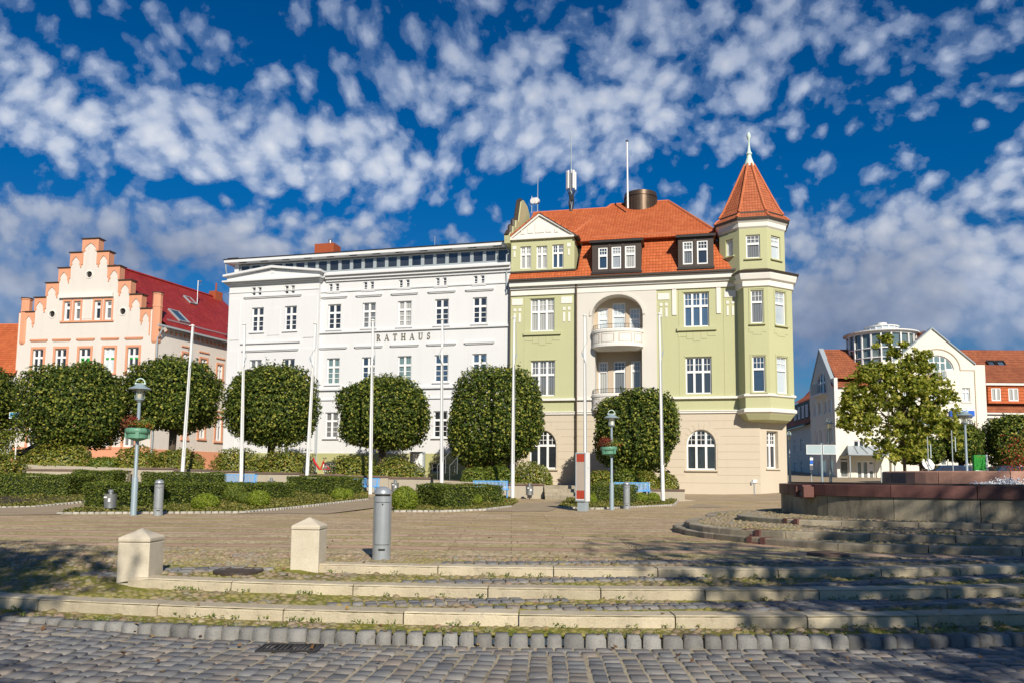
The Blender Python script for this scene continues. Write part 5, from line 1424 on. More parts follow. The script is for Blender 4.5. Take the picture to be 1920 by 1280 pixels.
b = MB(); b.lathe([(.14, c[3] - .1), (.14, c[3] + .4), (.18, c[3] + .4), (.02, c[3] + .5)], ((c[0] + c[1]) / 2 + .2, 4), 10); b.build('chimney_pipe', 'galvanised', W, smooth=True)
b = MB(); u_, z_ = WF.uz(815, 470, 3); b.tube([(u_, 3, z_ - .5), (u_, 3, WF.z(815, 443, 3))], .02, 5); b.build('lightning_rod', 'grey_metal', W)
# downpipe between the bay and the wall
u_ = WF.u(595, 740); b = MB(); b.tube([(u_ + .12, -.1, WF.z(595, 715)), (u_ + .12, -.1, 1.4)], .05, 8); b.build('downpipe', 'grey_metal', W)
# lettering
cu = bpy.data.curves.new('lettering', 'FONT'); cu.body = 'RATHAUS'; cu.align_x = 'CENTER'; cu.extrude = .025; cu.space_character = 1.42
r = R2_(1050, 632, 1395, 682)
def text_obj(body, size, mat, parent, loc, rot, name, spacing=1.0, extr=.01, sx=1.0):
    cu = bpy.data.curves.new(name, 'FONT'); cu.body = body; cu.align_x = 'CENTER'; cu.align_y = 'CENTER'; cu.extrude = extr; cu.size = size; cu.space_character = spacing; cu.offset = 0.0
    o = bpy.data.objects.new(name, cu); COL.objects.link(o)
    bpy.context.view_layer.update()
    me = bpy.data.meshes.new_from_object(o.evaluated_get(bpy.context.evaluated_depsgraph_get())); me.materials.clear(); me.materials.append(M(mat))
    bpy.data.objects.remove(o); o = bpy.data.objects.new(name, me); COL.objects.link(o); o.parent = parent; o.location = loc; o.rotation_euler = rot; o.scale = (sx, 1, 1)
    return o
# serif capitals cut from strokes
def serif_text(b, text, u0, u1, z0, z1, y0, y1):
    H = z1 - z0; w = {'R': .66, 'A': .70, 'T': .62, 'H': .74, 'U': .70, 'S': .50}; tot = sum(w[c] for c in text); gap = ((u1 - u0) / H - tot) / (len(text) - 1) * H
    x = u0; T, t_, sf = .145 * H, .065 * H, .055 * H
    def bar(p): b.prism(p, y0, y1)
    def stem(cx_, th=T, zz0=0., zz1=H, foot=True, head=True):
        bar(rect(cx_ - th / 2, cx_ + th / 2, z0 + zz0, z0 + zz1))
        if foot: bar(rect(cx_ - th / 2 - .075 * H, cx_ + th / 2 + .075 * H, z0 + zz0 - .0005, z0 + zz0 + sf))
        if head: bar(rect(cx_ - th / 2 - .075 * H, cx_ + th / 2 + .075 * H, z0 + zz1 - sf, z0 + zz1 + .0005))
    def arcs(cx_, cz, rx, rz, a0, a1, th0, n=10):
        pts_ = [(lerp(a0, a1, i / n)) for i in range(n + 1)]
        for p, q in zip(pts_, pts_[1:]):
            o = [(cx_ + rx * math.cos(p), z0 + cz + rz * math.sin(p)), (cx_ + rx * math.cos(q), z0 + cz + rz * math.sin(q))]
            tp, tq = t_ + (th0 - t_) * abs(math.cos(p)), t_ + (th0 - t_) * abs(math.cos(q))
            i_ = [(cx_ + (rx - tq) * math.cos(q), z0 + cz + (rz - tq) * math.sin(q)), (cx_ + (rx - tp) * math.cos(p), z0 + cz + (rz - tp) * math.sin(p))]
            bar(o + i_)
    for c in text:
        W_ = w[c] * H
        if c == 'R':
            stem(x + .16 * H); arcs(x + .24 * H, .73 * H, .30 * H, .27 * H, -math.pi / 2, math.pi / 2, T)
            bar(rect(x + .22 * H, x + .26 * H, z0 + H - t_, z0 + H - .0004)); bar(rect(x + .22 * H, x + .26 * H, z0 + .46 * H, z0 + .46 * H + t_))
            bar([(x + .28 * H, z0 + .48 * H), (x + .28 * H + T, z0 + .48 * H), (x + .64 * H + .05 * H, z0), (x + .64 * H - .12 * H, z0)])
        if c == 'A':
            m_ = x + W_ / 2
            bar([(m_ - .05 * H, z0 + H), (m_ + .04 * H, z0 + H), (x + W_ + .0 * H, z0), (x + W_ - .16 * H, z0)]); bar([(m_ - .05 * H, z0 + H - .002), (m_ + .0 * H, z0 + H - .002), (x + .10 * H, z0), (x + .03 * H, z0)])
            bar(rect(x + .17 * H, x + W_ - .2 * H, z0 + .32 * H, z0 + .32 * H + t_)); bar(rect(x - .03 * H, x + .18 * H, z0 - .0006, z0 + sf)); bar(rect(x + W_ - .24 * H, x + W_ + .06 * H, z0 - .0006, z0 + sf))
        if c == 'T':
            stem(x + W_ / 2, head=False); bar(rect(x, x + W_, z0 + H - t_ * 1.1, z0 + H)); bar(rect(x, x + sf, z0 + H - .24 * H, z0 + H + .0004)); bar(rect(x + W_ - sf, x + W_, z0 + H - .24 * H, z0 + H + .0004))
        if c == 'H':
            stem(x + .15 * H); stem(x + W_ - .15 * H); bar(rect(x + .18 * H, x + W_ - .18 * H, z0 + .47 * H, z0 + .47 * H + t_))
        if c == 'U':
            stem(x + .15 * H, T, .28 * H, H, False); stem(x + W_ - .13 * H, T * .55, .28 * H, H, False); arcs(x + W_ / 2 + .005 * H, .29 * H, .275 * H, .30 * H, math.pi, 2 * math.pi, T * .9)
        if c == 'S':
            m_ = x + W_ / 2; arcs(m_, .745 * H, .21 * H, .255 * H, .35, math.pi * 1.5, T * .85); arcs(m_, .255 * H, .235 * H, .27 * H, -math.pi + .35, math.pi / 2, T * .95)
            bar(rect(m_ + .15 * H, m_ + .20 * H, z0 + .70 * H, z0 + .97 * H)); bar(rect(m_ - .235 * H, m_ - .185 * H, z0 + .03 * H, z0 + .30 * H))
        x += W_ + gap
b = MB(); a_, q_ = WF.uz(*ZW2(1050, 683)), WF.uz(*ZW2(1396, 629)); zl0 = (a_[1] + WF.z(*ZW2(1396, 671))) / 2; hh = WF.z(*ZW2(1050, 642)) - a_[1]
serif_text(b, 'RATHAUS', a_[0], q_[0], zl0, zl0 + hh * 1.02, -.06, -.012); b.build('lettering', 'lettering', W)
# closed body behind
b = MB(); b.box(uw0 + .1, uw1 - .1, .5, 13.5, 0, zTop - .1); b.build('rear_body', 'white_plaster', W)
# ------------------------------------------------------------------ stepped gable house on the left
PA = rad(-9.7)
pO = at_Y(294, 893, 56.0); PF = Frame((pO.x, pO.y, 0), PA)
PB = PF.root('gabled_house', 'cream and salmon house with crow-stepped gothic gable and dark red tiled roof', 'building')
Z1z = lambda x, y: (x / 4, 420 + y / 4)
Z6 = lambda x, y: (x / 4, 660 + y / 4)
def RP1(x0, y0, x1, y1, y=0.0): return PF.rect(*Z1z(x0, y0), *Z1z(x1, y1), y)
def U1(x, y=700): return PF.u(*Z1z(x, y))
def H1(y, x=660): return PF.z(*Z1z(x, y))
uP_0, uP_1 = U1(137, 800), U1(1170, 900)
zg0 = .4
cols = [(622, 755, 115, 200, 640, 713), (530, 622, 218, 320, 551, 612), (727, 832, 210, 315, 720, 790), (443, 530, 330, 440, 457, 527), (803, 910, 322, 430, 800, 868), (348, 443, 442, 560, 370, 435), (880, 995, 428, 540, 880, 945), (260, 348, 555, 660, 272, 340), (963, 1075, 530, 645, 965, 1030), (178, 260, 665, 775, 190, 253), (1047, 1132, 638, 755, 1045, 1115)]
# wall outline with steps (use measured step edges, made regular left/right of the centre)
cu_ = (U1(622, 300) + U1(745, 300)) / 2
edges = []
stepx = [(U1(622, 150), U1(745, 150)), (U1(530, 260), U1(822, 260)), (U1(443, 370), U1(902, 370)), (U1(348, 490), U1(985, 480)), (U1(262, 600), U1(1066, 590)), (U1(180, 720), U1(1130, 700))]
stepz_ = [(H1(117), H1(117)), (H1(218, 575), H1(212, 780)), (H1(332, 490), H1(322, 860)), (H1(445, 395), H1(427, 940)), (H1(556, 305), H1(532, 1020)), (H1(664, 220), H1(638, 1090))]
stepz_ = [((a + b_) / 2,) * 2 for a, b_ in stepz_]
out = [(uP_0, zg0), (uP_1, zg0), (uP_1, stepz_[5][1])]
for i in range(5, -1, -1):
    out.append((stepx[i][1], stepz_[i][1])) if i == 5 else None
    if i == 5: continue
    out += [(stepx[i][1], stepz_[i + 1][1]), (stepx[i][1], stepz_[i][1])]
for i in range(0, 5): out += [(stepx[i][0], stepz_[i][0]), (stepx[i][0], stepz_[i + 1][0])]
out += [(stepx[5][0], stepz_[5][0]), (uP_0, stepz_[5][0])]
def dedupe(p): return [q for i, q in enumerate(p) if abs(q[0] - p[i - 1][0]) + abs(q[1] - p[i - 1][1]) > 1e-5]
out = dedupe(out)
wx = [(245, 325), (413, 498), (593, 678), (778, 860), (957, 1040)]
zW0, zW1 = PF.z(*Z1z(640, 1110)), PF.z(*Z1z(640, 930))
WU = [(U1(a, 1000), U1(b_, 1000), zW0, zW1) for a, b_ in wx]
zA0, zA1 = H1(720, 650), H1(578, 650)
WAt = [(U1(a, 640), U1(b_, 640), zA0, zA1) for a, b_ in ((482, 527), (557, 605), (708, 757), (788, 838))]
zG1 = PF.z(150, 790); WG = [(w[0], w[1], zG1 - 1.75, zG1) for w in WU]
def circ(c, r_, n=14): return [(c[0] + r_ * math.cos(2 * math.pi * i / n), c[1] + r_ * math.sin(2 * math.pi * i / n)) for i in range(n)]
eyes = [(PF.uz(*Z1z(x, y))) for x, y in ((392, 677), (671, 380), (922, 657))]
b = MB(); b.wall(out, [rect(*w) for w in WU + WAt + WG] + [circ(e, .24) for e in eyes], 0, .2)
gside = MB(); n_ = len(out)
for i in range(n_):                                          # thickness of the gable above the roof
    a, c = out[i], out[(i + 1) % n_]
    if a[1] > zg0 + .1 or c[1] > zg0 + .1: gside.quad((c[0], -.05, c[1]), (a[0], -.05, a[1]), (a[0], .5, a[1]), (c[0], .5, c[1]))
tr_ = tessellate_polygon([[Vector((p[0], p[1], 0)) for p in out]])
b.add([(p[0], .5, p[1]) for p in out], [t for t in tr_])
b.build('wall', 'rose_plaster', PB)
b = MB()
for e in eyes:
    n = 16
    for k in range(n):
        t0, t1 = 2 * math.pi * k / n, 2 * math.pi * (k + 1) / n
        b.prism([(e[0] + .24 * math.cos(t0), e[1] + .24 * math.sin(t0)), (e[0] + .31 * math.cos(t0), e[1] + .31 * math.sin(t0)), (e[0] + .31 * math.cos(t1), e[1] + .31 * math.sin(t1)), (e[0] + .24 * math.cos(t1), e[1] + .24 * math.sin(t1))], -.04, .0)
b.build('vent_ring', 'white_trim', PB)
b = MB(); 
for e in eyes: b.prism(circ(e, .26), .12, .14)
b.build('round_vent', 'dark_metal', PB)
# salmon facing of the steps with pointed niches, and end pillars
b = MB(); yS = -.06
n_cols = 11
for i in range(6):
    for side in (0, 1):
        if i == 0 and side == 1: continue
        if i == 0: xl, xr_ = stepx[0]
        elif side == 0: xl, xr_ = stepx[i][0], stepx[i - 1][0]
        else: xl, xr_ = stepx[i - 1][1], stepx[i][1]
        zt = stepz_[i][0]; dz = stepz_[0][0] - stepz_[1][0]
        wcol = xr_ - xl; ct = (xl + xr_) / 2; m_ = wcol * .085
        al, ar = xl + m_, xr_ - m_
        zap = zt - .27; zsp = zt - 1.0
        if i == 0: zl_, zr_ = zt - dz - .95, zt - dz - .95
        else: zl_, zr_ = (zt - dz * 1.0 - .95, zt - .92) if side == 0 else (zt - .92, zt - dz * 1.0 - .95)
        if side == 0 or i == 0: zl_ = zt - dz - .9
        if side == 1 or i == 0: zr_ = zt - dz - .9
        if i and side == 0: zr_ = zsp - .1
        if i and side == 1: zl_ = zsp - .1
        aw = (ar - al) / 2
        arcp = [(ar - (1 - math.cos(t)) * aw, zsp + math.sin(t) / math.sin(1.1) * (zap - zsp)) for t in xr(0, 1.1, 6)]
        # pointed arch: two mirrored arcs meeting at the apex
        right = [(ct + aw * (1 - (k / 6) ** 1.7), zsp + (zap - zsp) * (k / 6)) for k in range(7)]
        left = [(2 * ct - x, z) for x, z in right[::-1]][1:]
        right = [(ct + aw * math.cos(math.asin(min(1, k / 6 * .93))) if k < 6 else ct, zsp + (zap - zsp) * k / 6) for k in range(7)]
        right = [(ct + aw * (1 - (k / 6) ** 2.2), zsp + (zap - zsp) * k / 6) for k in range(7)]
        left = [(2 * ct - x, z) for x, z in right[::-1]][1:]
        poly = [(xl, zl_), (xl, zt), (xr_, zt), (xr_, zr_), (ar, zr_)] + right + left + [(al, zl_)]
        b.prism(dedupe(poly), yS, -.001)
        # trefoil cusps
        for sgn in (-1, 1): b.prism([(ct + sgn * aw * .99, zsp + .02), (ct + sgn * aw * .70, zsp + .16), (ct + sgn * aw * .90, zsp + .30)], yS + .02, -.002)
b.v += []; o_ = len(b.v); b.v += gside.v; b.f += [tuple(k + o_ for k in f) for f in gside.f]; b.m += gside.m; b.build('gable_facing', 'salmon_plaster', PB)
b = MB()
for i in range(6):
    z = stepz_[i][0]
    segs = [stepx[0]] if i == 0 else [(stepx[i][0], stepx[i - 1][0]), (stepx[i - 1][1], stepx[i][1])]
    for s0, s1 in segs: b.box(s0 - .08, s1 + .08, -.14, .62, z + .002, z + .07)
b.build('gable_coping', 'dark_brown', PB)
b = MB(); b2 = MB()
for (x0, x1, yt, yb2) in ((140, 203, 563, 885), (1127, 1188, 520, 875)):
    u0, u1 = U1(x0, 800), U1(x1, 800); zt, zb2 = PF.z(*Z1z(x0, yt)), PF.z(*Z1z(x0, yb2)); c, r_ = (u0 + u1) / 2, (u1 - u0) / 2 * 1.05
    b.lathe([(r_ * .35, zb2 - .35), (r_ * .9, zb2 - .1), (r_, zb2), (r_, zt - 1.0), (r_ * 1.08, zt - .98), (r_ * 1.08, zt - .85), (r_, zt - .83), (r_, zt - .1), (r_ * 1.12, zt - .08), (r_ * 1.12, zt)], (c, .22), 8, a0=math.pi / 8); b.build('corner_pillar', 'salmon_plaster', PB); b = MB()
    b2.lathe([(r_ * 1.2, zt + .002), (r_ * 1.2, zt + .07), (0, zt + .16)], (c, .22), 8, a0=math.pi / 8); b2.build('pillar_cap', 'dark_brown', PB); b2 = MB()
# windows with salmon surrounds
def surround(b, w, y=0, t=.16, sill=True):
    b.box(w[0] - t, w[0], y - .05, y + .02, w[2] - .1, w[3] + t); b.box(w[1], w[1] + t, y - .05, y + .02, w[2] - .1, w[3] + t); b.box(w[0], w[1], y - .05, y + .02, w[3], w[3] + t)
    if sill: b.box(w[0] - t - .05, w[1] + t + .05, y - .12, y + .02, w[2] - .2, w[2] - .101)
b = MB()
for w in WG: b = MB(); surround(b, w); b.build('window_surround', 'salmon_plaster', PB)
for w in WU: b = MB(); surround(b, w); b.box(w[0] - .28, w[1] + .28, -.09, 0, w[3] + .62, w[3] + .72); b.box(w[0] - .2, w[1] + .2, -.05, 0, w[3] + .54, w[3] + .619); b.build('window_surround', 'salmon_plaster', PB)
b = MB()
for w in WAt: surround(b, w, 0, .12, False)
b.box(WAt[0][0] - .25, WAt[3][1] + .22, -.1, .02, zA0 - .16, zA0 - .05); b.build('window_surround', 'salmon_plaster', PB); b = MB(); b.box(uP_0 - .0, uP_1, -.05, 0, zg0, PF.z(150, 837)); b.build('plinth', 'salmon_plaster', PB)
for w, g_ in zip(WU, ('glass_dark', 'glass_dark', 'glass_green', 'glass_light', 'glass_green')): window(PB, *w, 0, .1, 2, .64, (1, 1), (1, 1), .09, glass='glass_dark' if g_ != 'glass_light' else 'glass_light')
b = MB()
for i in (2, 3, 4): w = WU[i]; zt = w[2] + (w[3] - w[2]) * .60; b.box(w[0] + .1, w[1] - .1, .105, .12, zt - (.45 if i == 2 else .12), zt)
b.build('green_blind', 'glass_green', PB)
for w in WG: window(PB, *w, 0, .1, 2, .64, (1, 1), (1, 1), .09)
for w in WAt: window(PB, *w, 0, .1, 1, .66, (1, 1), (1, 1), .12)
b = MB(); c0 = RP1(628, 565, 685, 708); b.box(c0[0], c0[0] + .03, -.03, 0, c0[2], c0[3]); b.box(c0[1] - .03, c0[1], -.03, 0, c0[2], c0[3]); b.box(c0[0], c0[1], -.03, 0, c0[2] - .03, c0[2]); b.box(c0[0], c0[1], -.03, 0, c0[3], c0[3] + .03)
c0 = RP1(455, 530, 855, 548); b.box(c0[0], c0[1], -.2, 0, c0[2], c0[3]); b.build('ledge', 'white_trim', PB)
b = MB(); c0 = PF.z(60, 707); b.box(uP_0, uP_1, -.06, 0, c0 - .12, c0); b.build('string_course', 'rose_plaster', PB)
# side wall, turned back from the corner
sA = rad(70.3) - PA
def sp(s, z, out_=0.0): return (uP_1 + s * math.cos(sA) + out_ * math.sin(sA), s * math.sin(sA) - out_ * math.cos(sA), z)
def side_s(px, py):
    """distance along the side wall seen at a pixel"""
    c = PF.Ri @ (CAMP - PF.O); d = PF.Ri @ ray(px, py); nx, ny = math.sin(sA), -math.cos(sA)
    t = (((uP_1 - c.x) * nx + (0 - c.y) * ny) / (d.x * nx + d.y * ny)); p = c + d * t
    return (p.x - uP_1) * math.cos(sA) + p.y * math.sin(sA), p.z
zEv = side_s(300, 612)[1]; Ls = 12.5
SW = []
for (x0, x1, y0, y1) in ((1368, 1398, 548, 640), (1490, 1530, 545, 640), (1618, 1655, 490, 660)):
    a, q_ = side_s(*Z6(x0, y0)), side_s(*Z6(x1, y1)); SW.append((a[0], q_[0], q_[1], a[1]))
for (x0, x1, y0, y1) in ((1372, 1412, 965, 1060), (1503, 1548, 1005, 1100), (1630, 1665, 1050, 1160)):
    a, q_ = side_s(*Z1z(x0, y0)), side_s(*Z1z(x1, y1)); SW.append((a[0], q_[0], q_[1], a[1]))
SW = [(a, c, z0, z1) for a, c, z0, z1 in SW]
se = empty('side_wing', (uP_1, 0, 0), sA); se.parent = PB
zE2 = min(zEv, 9.5)
b = MB(); b.wall(rect(0, Ls, zg0, zEv), [rect(*w) for w in SW], 0, .15); b.build('wall', 'rose_plaster', se)
b = MB()
for w in SW: b = MB(); surround(b, w, 0, .14); b.box(w[0] - .2, w[1] + .2, -.08, 0, w[3] + .45, w[3] + .55); b.build('window_surround', 'salmon_plaster', se)
b = MB(); zsp_ = side_s(350, 844)[1]; b.box(.06, Ls, -.05, 0, zg0, zsp_)
b.build('plinth', 'salmon_plaster', se); b = MB()
for k in range(26): b.box(.4 + k * .46, .6 + k * .46, -.1, 0, zEv - .42, zEv - .2)
b.build('eave_corbels', 'salmon_plaster', se)
for w in SW: window(se, *w, 0, .06, 2, .66, (1, 1), (1, 1), .08, glass='glass_blue')
b = MB(); b.box(-.3, Ls, -.55, -.35, zEv - .08, zEv + .05); b.tube([(.15, -.5, zEv), (.0, -.3, zEv - .6), (-.02, -.12, zEv - .9), (-.02, -.12, .8)], .05, 8); b.build('gutter', 'grey_metal', se)
# roof: ridge behind the gable, running back to the right
rid = PF.uz(228, 503, .4)
def ridge_pt(px, py, z):
    c = PF.Ri @ (CAMP - PF.O); d = PF.Ri @ ray(px, py); t = (z - c.z) / d.z; return c + d * t
zR = PF.z(210, 487, .4)
Pa = Vector((cu_ + .1, .52, zR)); 
Pd = Vector((math.cos(sA), math.sin(sA), 0))
L_r = 13.5; Pb = Pa + Pd * L_r
E_a = Vector(sp(.62, zEv, .5)); E_b = Vector(sp(L_r - .4, zEv, .55))
b = MB(); roofquad(b, E_a, E_b, Pb, Pa)
lf = Vector((uP_0, .52, zEv)); lb = lf + Pd * L_r; roofquad(b, lb, lf, Pa, Pb); roofquad(b, E_b, lb, Pb); rf = b.build('roof', 'tile_dark_red', PB)
b = MB(); b.tube([Pa, Pb], .12, 6); b.build('ridge', 'tile_dark_red', rf)
def roof_pt(px, py, off=.0):
    c = PF.Ri @ (CAMP - PF.O); d = PF.Ri @ ray(px, py); nrm = (E_b - E_a).cross(Pa - E_a).normalized()
    t = (E_a - c).dot(nrm) / d.dot(nrm); return c + d * t + nrm * off
nrm = (E_b - E_a).cross(Pa - E_a).normalized()
if nrm.z < 0: nrm = -nrm
sx_ = (E_b - E_a).normalized(); sy_ = nrm.cross(sx_)
def skylight(px, py, w, h, gl):
    p = roof_pt(px, py); b = MB(); 
    def q(a, c, o): return tuple(p + sx_ * a + sy_ * c + nrm * o)
    for (a0, a1, c0, c1) in ((-w, w, -h, -h + .1), (-w, w, h - .1, h), (-w, -w + .1, -h + .1, h - .1), (w - .1, w, -h + .1, h - .1)):
        v = [q(a0, c0, 0), q(a1, c0, 0), q(a1, c1, 0), q(a0, c1, 0), q(a0, c0, .12), q(a1, c0, .12), q(a1, c1, .12), q(a0, c1, .12)]
        b.add(v, [(3, 2, 1, 0), (4, 5, 6, 7), (0, 1, 5, 4), (1, 2, 6, 5), (2, 3, 7, 6), (3, 0, 4, 7)])
    f = b.build('skylight', 'grey_frame', rf); b = MB(); b.quad(q(-w, -h, .07), q(w, -h, .07), q(w, h, .07), q(-w, h, .07)); b.build('pane', gl, f)
skylight(*Z1z(1340, 697), .55, .75, 'glass_blue'); skylight(*Z1z(1425, 578), .4, .5, 'tile_dark_red')
b = MB()
for i in range(2): b.tube([tuple(lerp(E_a, E_b, .0) + sy_ * (.75 + .12 * i) + nrm * .12 + sx_ * .4), tuple(E_b + sy_ * (.75 + .12 * i) + nrm * .12)], .02, 5)
b.build('snow_guard', 'grey_metal', rf)
p = roof_pt(*Z1z(1478, 605)); b = MB(); b.tube([p, p + Vector((0, 0, 2.0))], .035, 6); b.tube([p + Vector((-.1, 0, 1.6)), p + Vector((.35, 0, 1.7))], .02, 5); b.tube([p + Vector((.1, 0, 1.95)), p + Vector((.3, 0, 1.95))], .06, 6); b.build('aerial', 'galvanised', rf)
cc = Pb - Pd * .8; b = MB(); b.obox((cc.x, cc.y, cc.z + .05), (.9, .7, .9), sA); b.tube([(cc.x, cc.y, cc.z + .6), (cc.x, cc.y, cc.z + 1.3)], .07, 6); b.build('chimney', 'brick_red', PB)
# the parapet wall between left roof and gable is closed behind; body
b = MB(); b.quad((uP_0, 0.5, zg0), (uP_0, 12, zg0), (uP_0 + 0, 12, zEv), (uP_0, .5, zEv)); b.build('rear_wall', 'rose_plaster', PB)

# ------------------------------------------------------------------ far left house
lO = at_Y(-70, 893, 58); LF = Frame((lO.x, lO.y, 0), rad(-4))
LH = LF.root('roofed_house', 'house with orange tiled roof cut off at the left edge, half hidden by the tree', 'building')
u1 = LF.u(33, 700) - .15; zr_, ze_ = LF.z(10, 609, 5), LF.z(30, 706)
b = MB(); roofquad(b, (-16, -.4, ze_), (u1, -.4, ze_), (u1, 5, zr_), (-16, 5, zr_)); roofquad(b, (u1, 10, ze_), (-16, 10, ze_), (-16, 5, zr_), (u1, 5, zr_)); b.build('roof', 'tile_orange', LH)
b = MB(); hol = [rect(x, x + 1, z, z + 1.6) for x in (-9, -6, -3, -.5) for z in (2.6, 5.2) if z + 1.7 < ze_]; b.wall(rect(-16, u1, .4, ze_), hol, 0, .15); b.quad((u1, 0, .4), (u1, 10, .4), (u1, 10, ze_), (u1, 0, ze_)); b.tri((u1, 0, ze_), (u1, 10, ze_), (u1, 5, zr_)); b.build('wall', 'white_plaster', LH)
for h in hol: window(LH, h[0][0], h[1][0], h[0][1], h[2][1], 0, .08, 2, .66, (1, 2), (1, 1))
b = MB(); b.tube([(-16, 5, zr_), (u1, 5, zr_)], .1, 6); b.build('ridge', 'ridge_tile', LH)
# ------------------------------------------------------------------ cream corner building with glass tower (right)
fO = at_Y(1568, 893, 75); FF = Frame((fO.x, fO.y, 0), rad(0))
FB = FF.root('corner_building', 'pale cream building with glazed round corner tower and gable with big arched window', 'building')
Z5 = lambda x, y: (1440 + x / 3.5563, 580 + y / 3.5563)
Z8 = lambda x, y: (1560 + x / 4.2667, 600 + y / 4.2667)
def R5(x0, y0, x1, y1, y=0.0): return FF.rect(*Z5(x0, y0), *Z5(x1, y1), y)
def R8(x0, y0, x1, y1, y=0.0): return FF.rect(*Z8(x0, y0), *Z8(x1, y1), y)
zf0 = .3
ug1 = FF.u(1850, 760); ug0 = FF.u(1668, 760); apex = FF.uz(*Z5(1090, 130)); zsh = FF.z(*Z5(1400, 368))
su = FF.u(*Z5(1380, 362)); sl_ = 2 * apex[0] - su
AW = R8(722, 278, 975, 396); aw0 = 2 * 0
ac = FF.u(*Z8(845, 390)); arw = FF.u(*Z8(975, 390)) - ac; az0, az1 = AW[2], AW[3]
dz0_ = FF.z(*Z8(845, 470)); dw = FF.u(*Z8(915, 440)) - ac
hole_arch = [(ac - dw, dz0_), (ac + dw, dz0_), (ac + dw, az0), (ac + arw, az0)] + [(ac + arw * math.cos(t), az0 + (az1 - az0) * math.sin(t)) for t in xr(.15, math.pi - .15, 12)] + [(ac - arw, az0), (ac - dw, az0)]
w3 = [R8(925, 545, 965, 650), R8(1040, 540, 1108, 650)]
w2 = [R8(1065, 795, 1128, 880)]
w1 = [R5(1150, 985, 1200, 1040), R5(1010, 985, 1080, 1040), R5(1300, 985, 1350, 1040)]
w3 = [(w3[0][0] - .2, w3[0][1], w3[0][2], w3[0][3])] + w3[1:]
ex3 = [(w3[0][0] - 4.0, w3[0][0] - 2.6, w3[0][2], w3[0][3]), (w3[0][0] - 2.0, w3[0][0] - .6, w3[0][2], w3[0][3])]
w2 += [(w2[0][0] - 2.2, w2[0][0] - .8, w2[0][2], w2[0][3]), (w2[0][0] - 4.4, w2[0][0] - 3.0, w2[0][2], w2[0][3]), (w2[0][0] - 6.6, w2[0][0] - 5.2, w2[0][2], w2[0][3])]
b = MB(); outl = [(ug0, zf0), (ug1, zf0), (ug1, zsh), (su, zsh), apex, (sl_, zsh), (ug0, zsh)]
b.wall(dedupe(outl), [hole_arch] + [rect(*w) for w in w3 + ex3 + w2 + w1], 0, .25)
b.quad((ug1, 0, zf0), (ug1, 10, zf0), (ug1, 10, zsh), (ug1, 0, zsh)); b.quad((ug0, 10, zf0), (ug0, 0, zf0), (ug0, 0, zsh), (ug0, 10, zsh)); b.build('wall', 'pale_yellow_plaster', FB)
b = MB(); n = 18
for k in range(n):
    t0, t1 = math.pi * k / n, math.pi * (k + 1) / n; r0, r1 = arw + .55, arw + .62; q = (az1 - az0) + .55
    b.prism([(ac + r0 * math.cos(t0), az0 + q * math.sin(t0)), (ac + r1 * math.cos(t0), az0 + (q + .08) * math.sin(t0)), (ac + r1 * math.cos(t1), az0 + (q + .08) * math.sin(t1)), (ac + r0 * math.cos(t1), az0 + q * math.sin(t1))], -.07, 0)
b.box(ac + arw + .55, ug1 - 1.0, -.06, 0, az0 - .06, az0); b.box(ug1 - 1.05, ug1 - .98, -.06, 0, 4.5, az0 - .061)
b.build('moulding', 'niche_plaster', FB)
b = MB()
for p, q in (((su, zsh), apex), (apex, (sl_, zsh))):
    b.prism([p, q, (q[0], q[1] + .12), (p[0], p[1] + .12)], -.15, .5)
b.build('gable_coping', 'grey_metal', FB)
# arched window with french doors and balcony rail
b = MB(); n = 14
for k in range(n):
    t0, t1 = math.pi * k / n, math.pi * (k + 1) / n; q = az1 - az0
    b.prism([(ac + (arw - .1) * math.cos(t0), az0 + (q - .1) * math.sin(t0)), (ac + (arw + .05) * math.cos(t0), az0 + (q + .05) * math.sin(t0)), (ac + (arw + .05) * math.cos(t1), az0 + (q + .05) * math.sin(t1)), (ac + (arw - .1) * math.cos(t1), az0 + (q - .1) * math.sin(t1))], .12, .2)
for x in (-dw, -dw * .36, dw * .36, dw): b.box(ac + x - .06, ac + x + .06, .115, .2, dz0_, az0 + (az1 - az0) * math.sqrt(max(0, 1 - (x / arw) ** 2)) - .04)
b.box(ac - arw, ac - dw - .07, .11, .2, az0, az0 + .1); b.box(ac + dw + .07, ac + arw, .11, .2, az0, az0 + .1); b.box(ac - dw * 1.1, ac + dw * 1.1, .108, .2, az1 - .75, az1 - .65)
aw_ = b.build('arched_window', 'white_frame', FB); b = MB(); b.prism([(ac - arw, az0), (ac - dw, az0), (ac - dw, dz0_), (ac + dw, dz0_), (ac + dw, az0), (ac + arw, az0)] + [(ac + arw * math.cos(t), az0 + (az1 - az0) * math.sin(t)) for t in xr(.1, math.pi - .1, 12)], .16, .18); b.build('pane', 'glass_teal', aw_)
def rail(parent, u0, u1, z0, z1, y):
    b = MB(); b.box(u0, u1, y - .02, y + .02, z1 - .05, z1); b.box(u0, u1, y - .02, y + .02, z0, z0 + .04); k = max(4, int((u1 - u0) / .13))
    for i in range(k + 1): x = lerp(u0, u1, i / k); b.box(x - .015, x + .015, y - .014, y + .014, z0 + .04, z1 - .05)
    for x in (u0, u1): b.box(x - .02, x + .02, y, .0, z1 - .05, z1 - .01)
    return b.build('railing', 'white_frame', parent)
r = R8(725, 398, 920, 475, -.35); rail(FB, r[0], r[1], r[2], r[3], -.35); b = MB(); b.box(r[0] - .05, r[1] + .05, -.45, 0, r[2] - .16, r[2] - .01); b.build('balcony_slab', 'white_trim', FB)
for w in w3 + ex3: window(FB, *w, 0, .12, 2, .7, (1, 1), (1, 1), .08, sill=.08, glass='glass_light')
for w in w2: window(FB, *w, 0, .12, 2, None, (1, 1), fw=.08, glass='glass_blue')
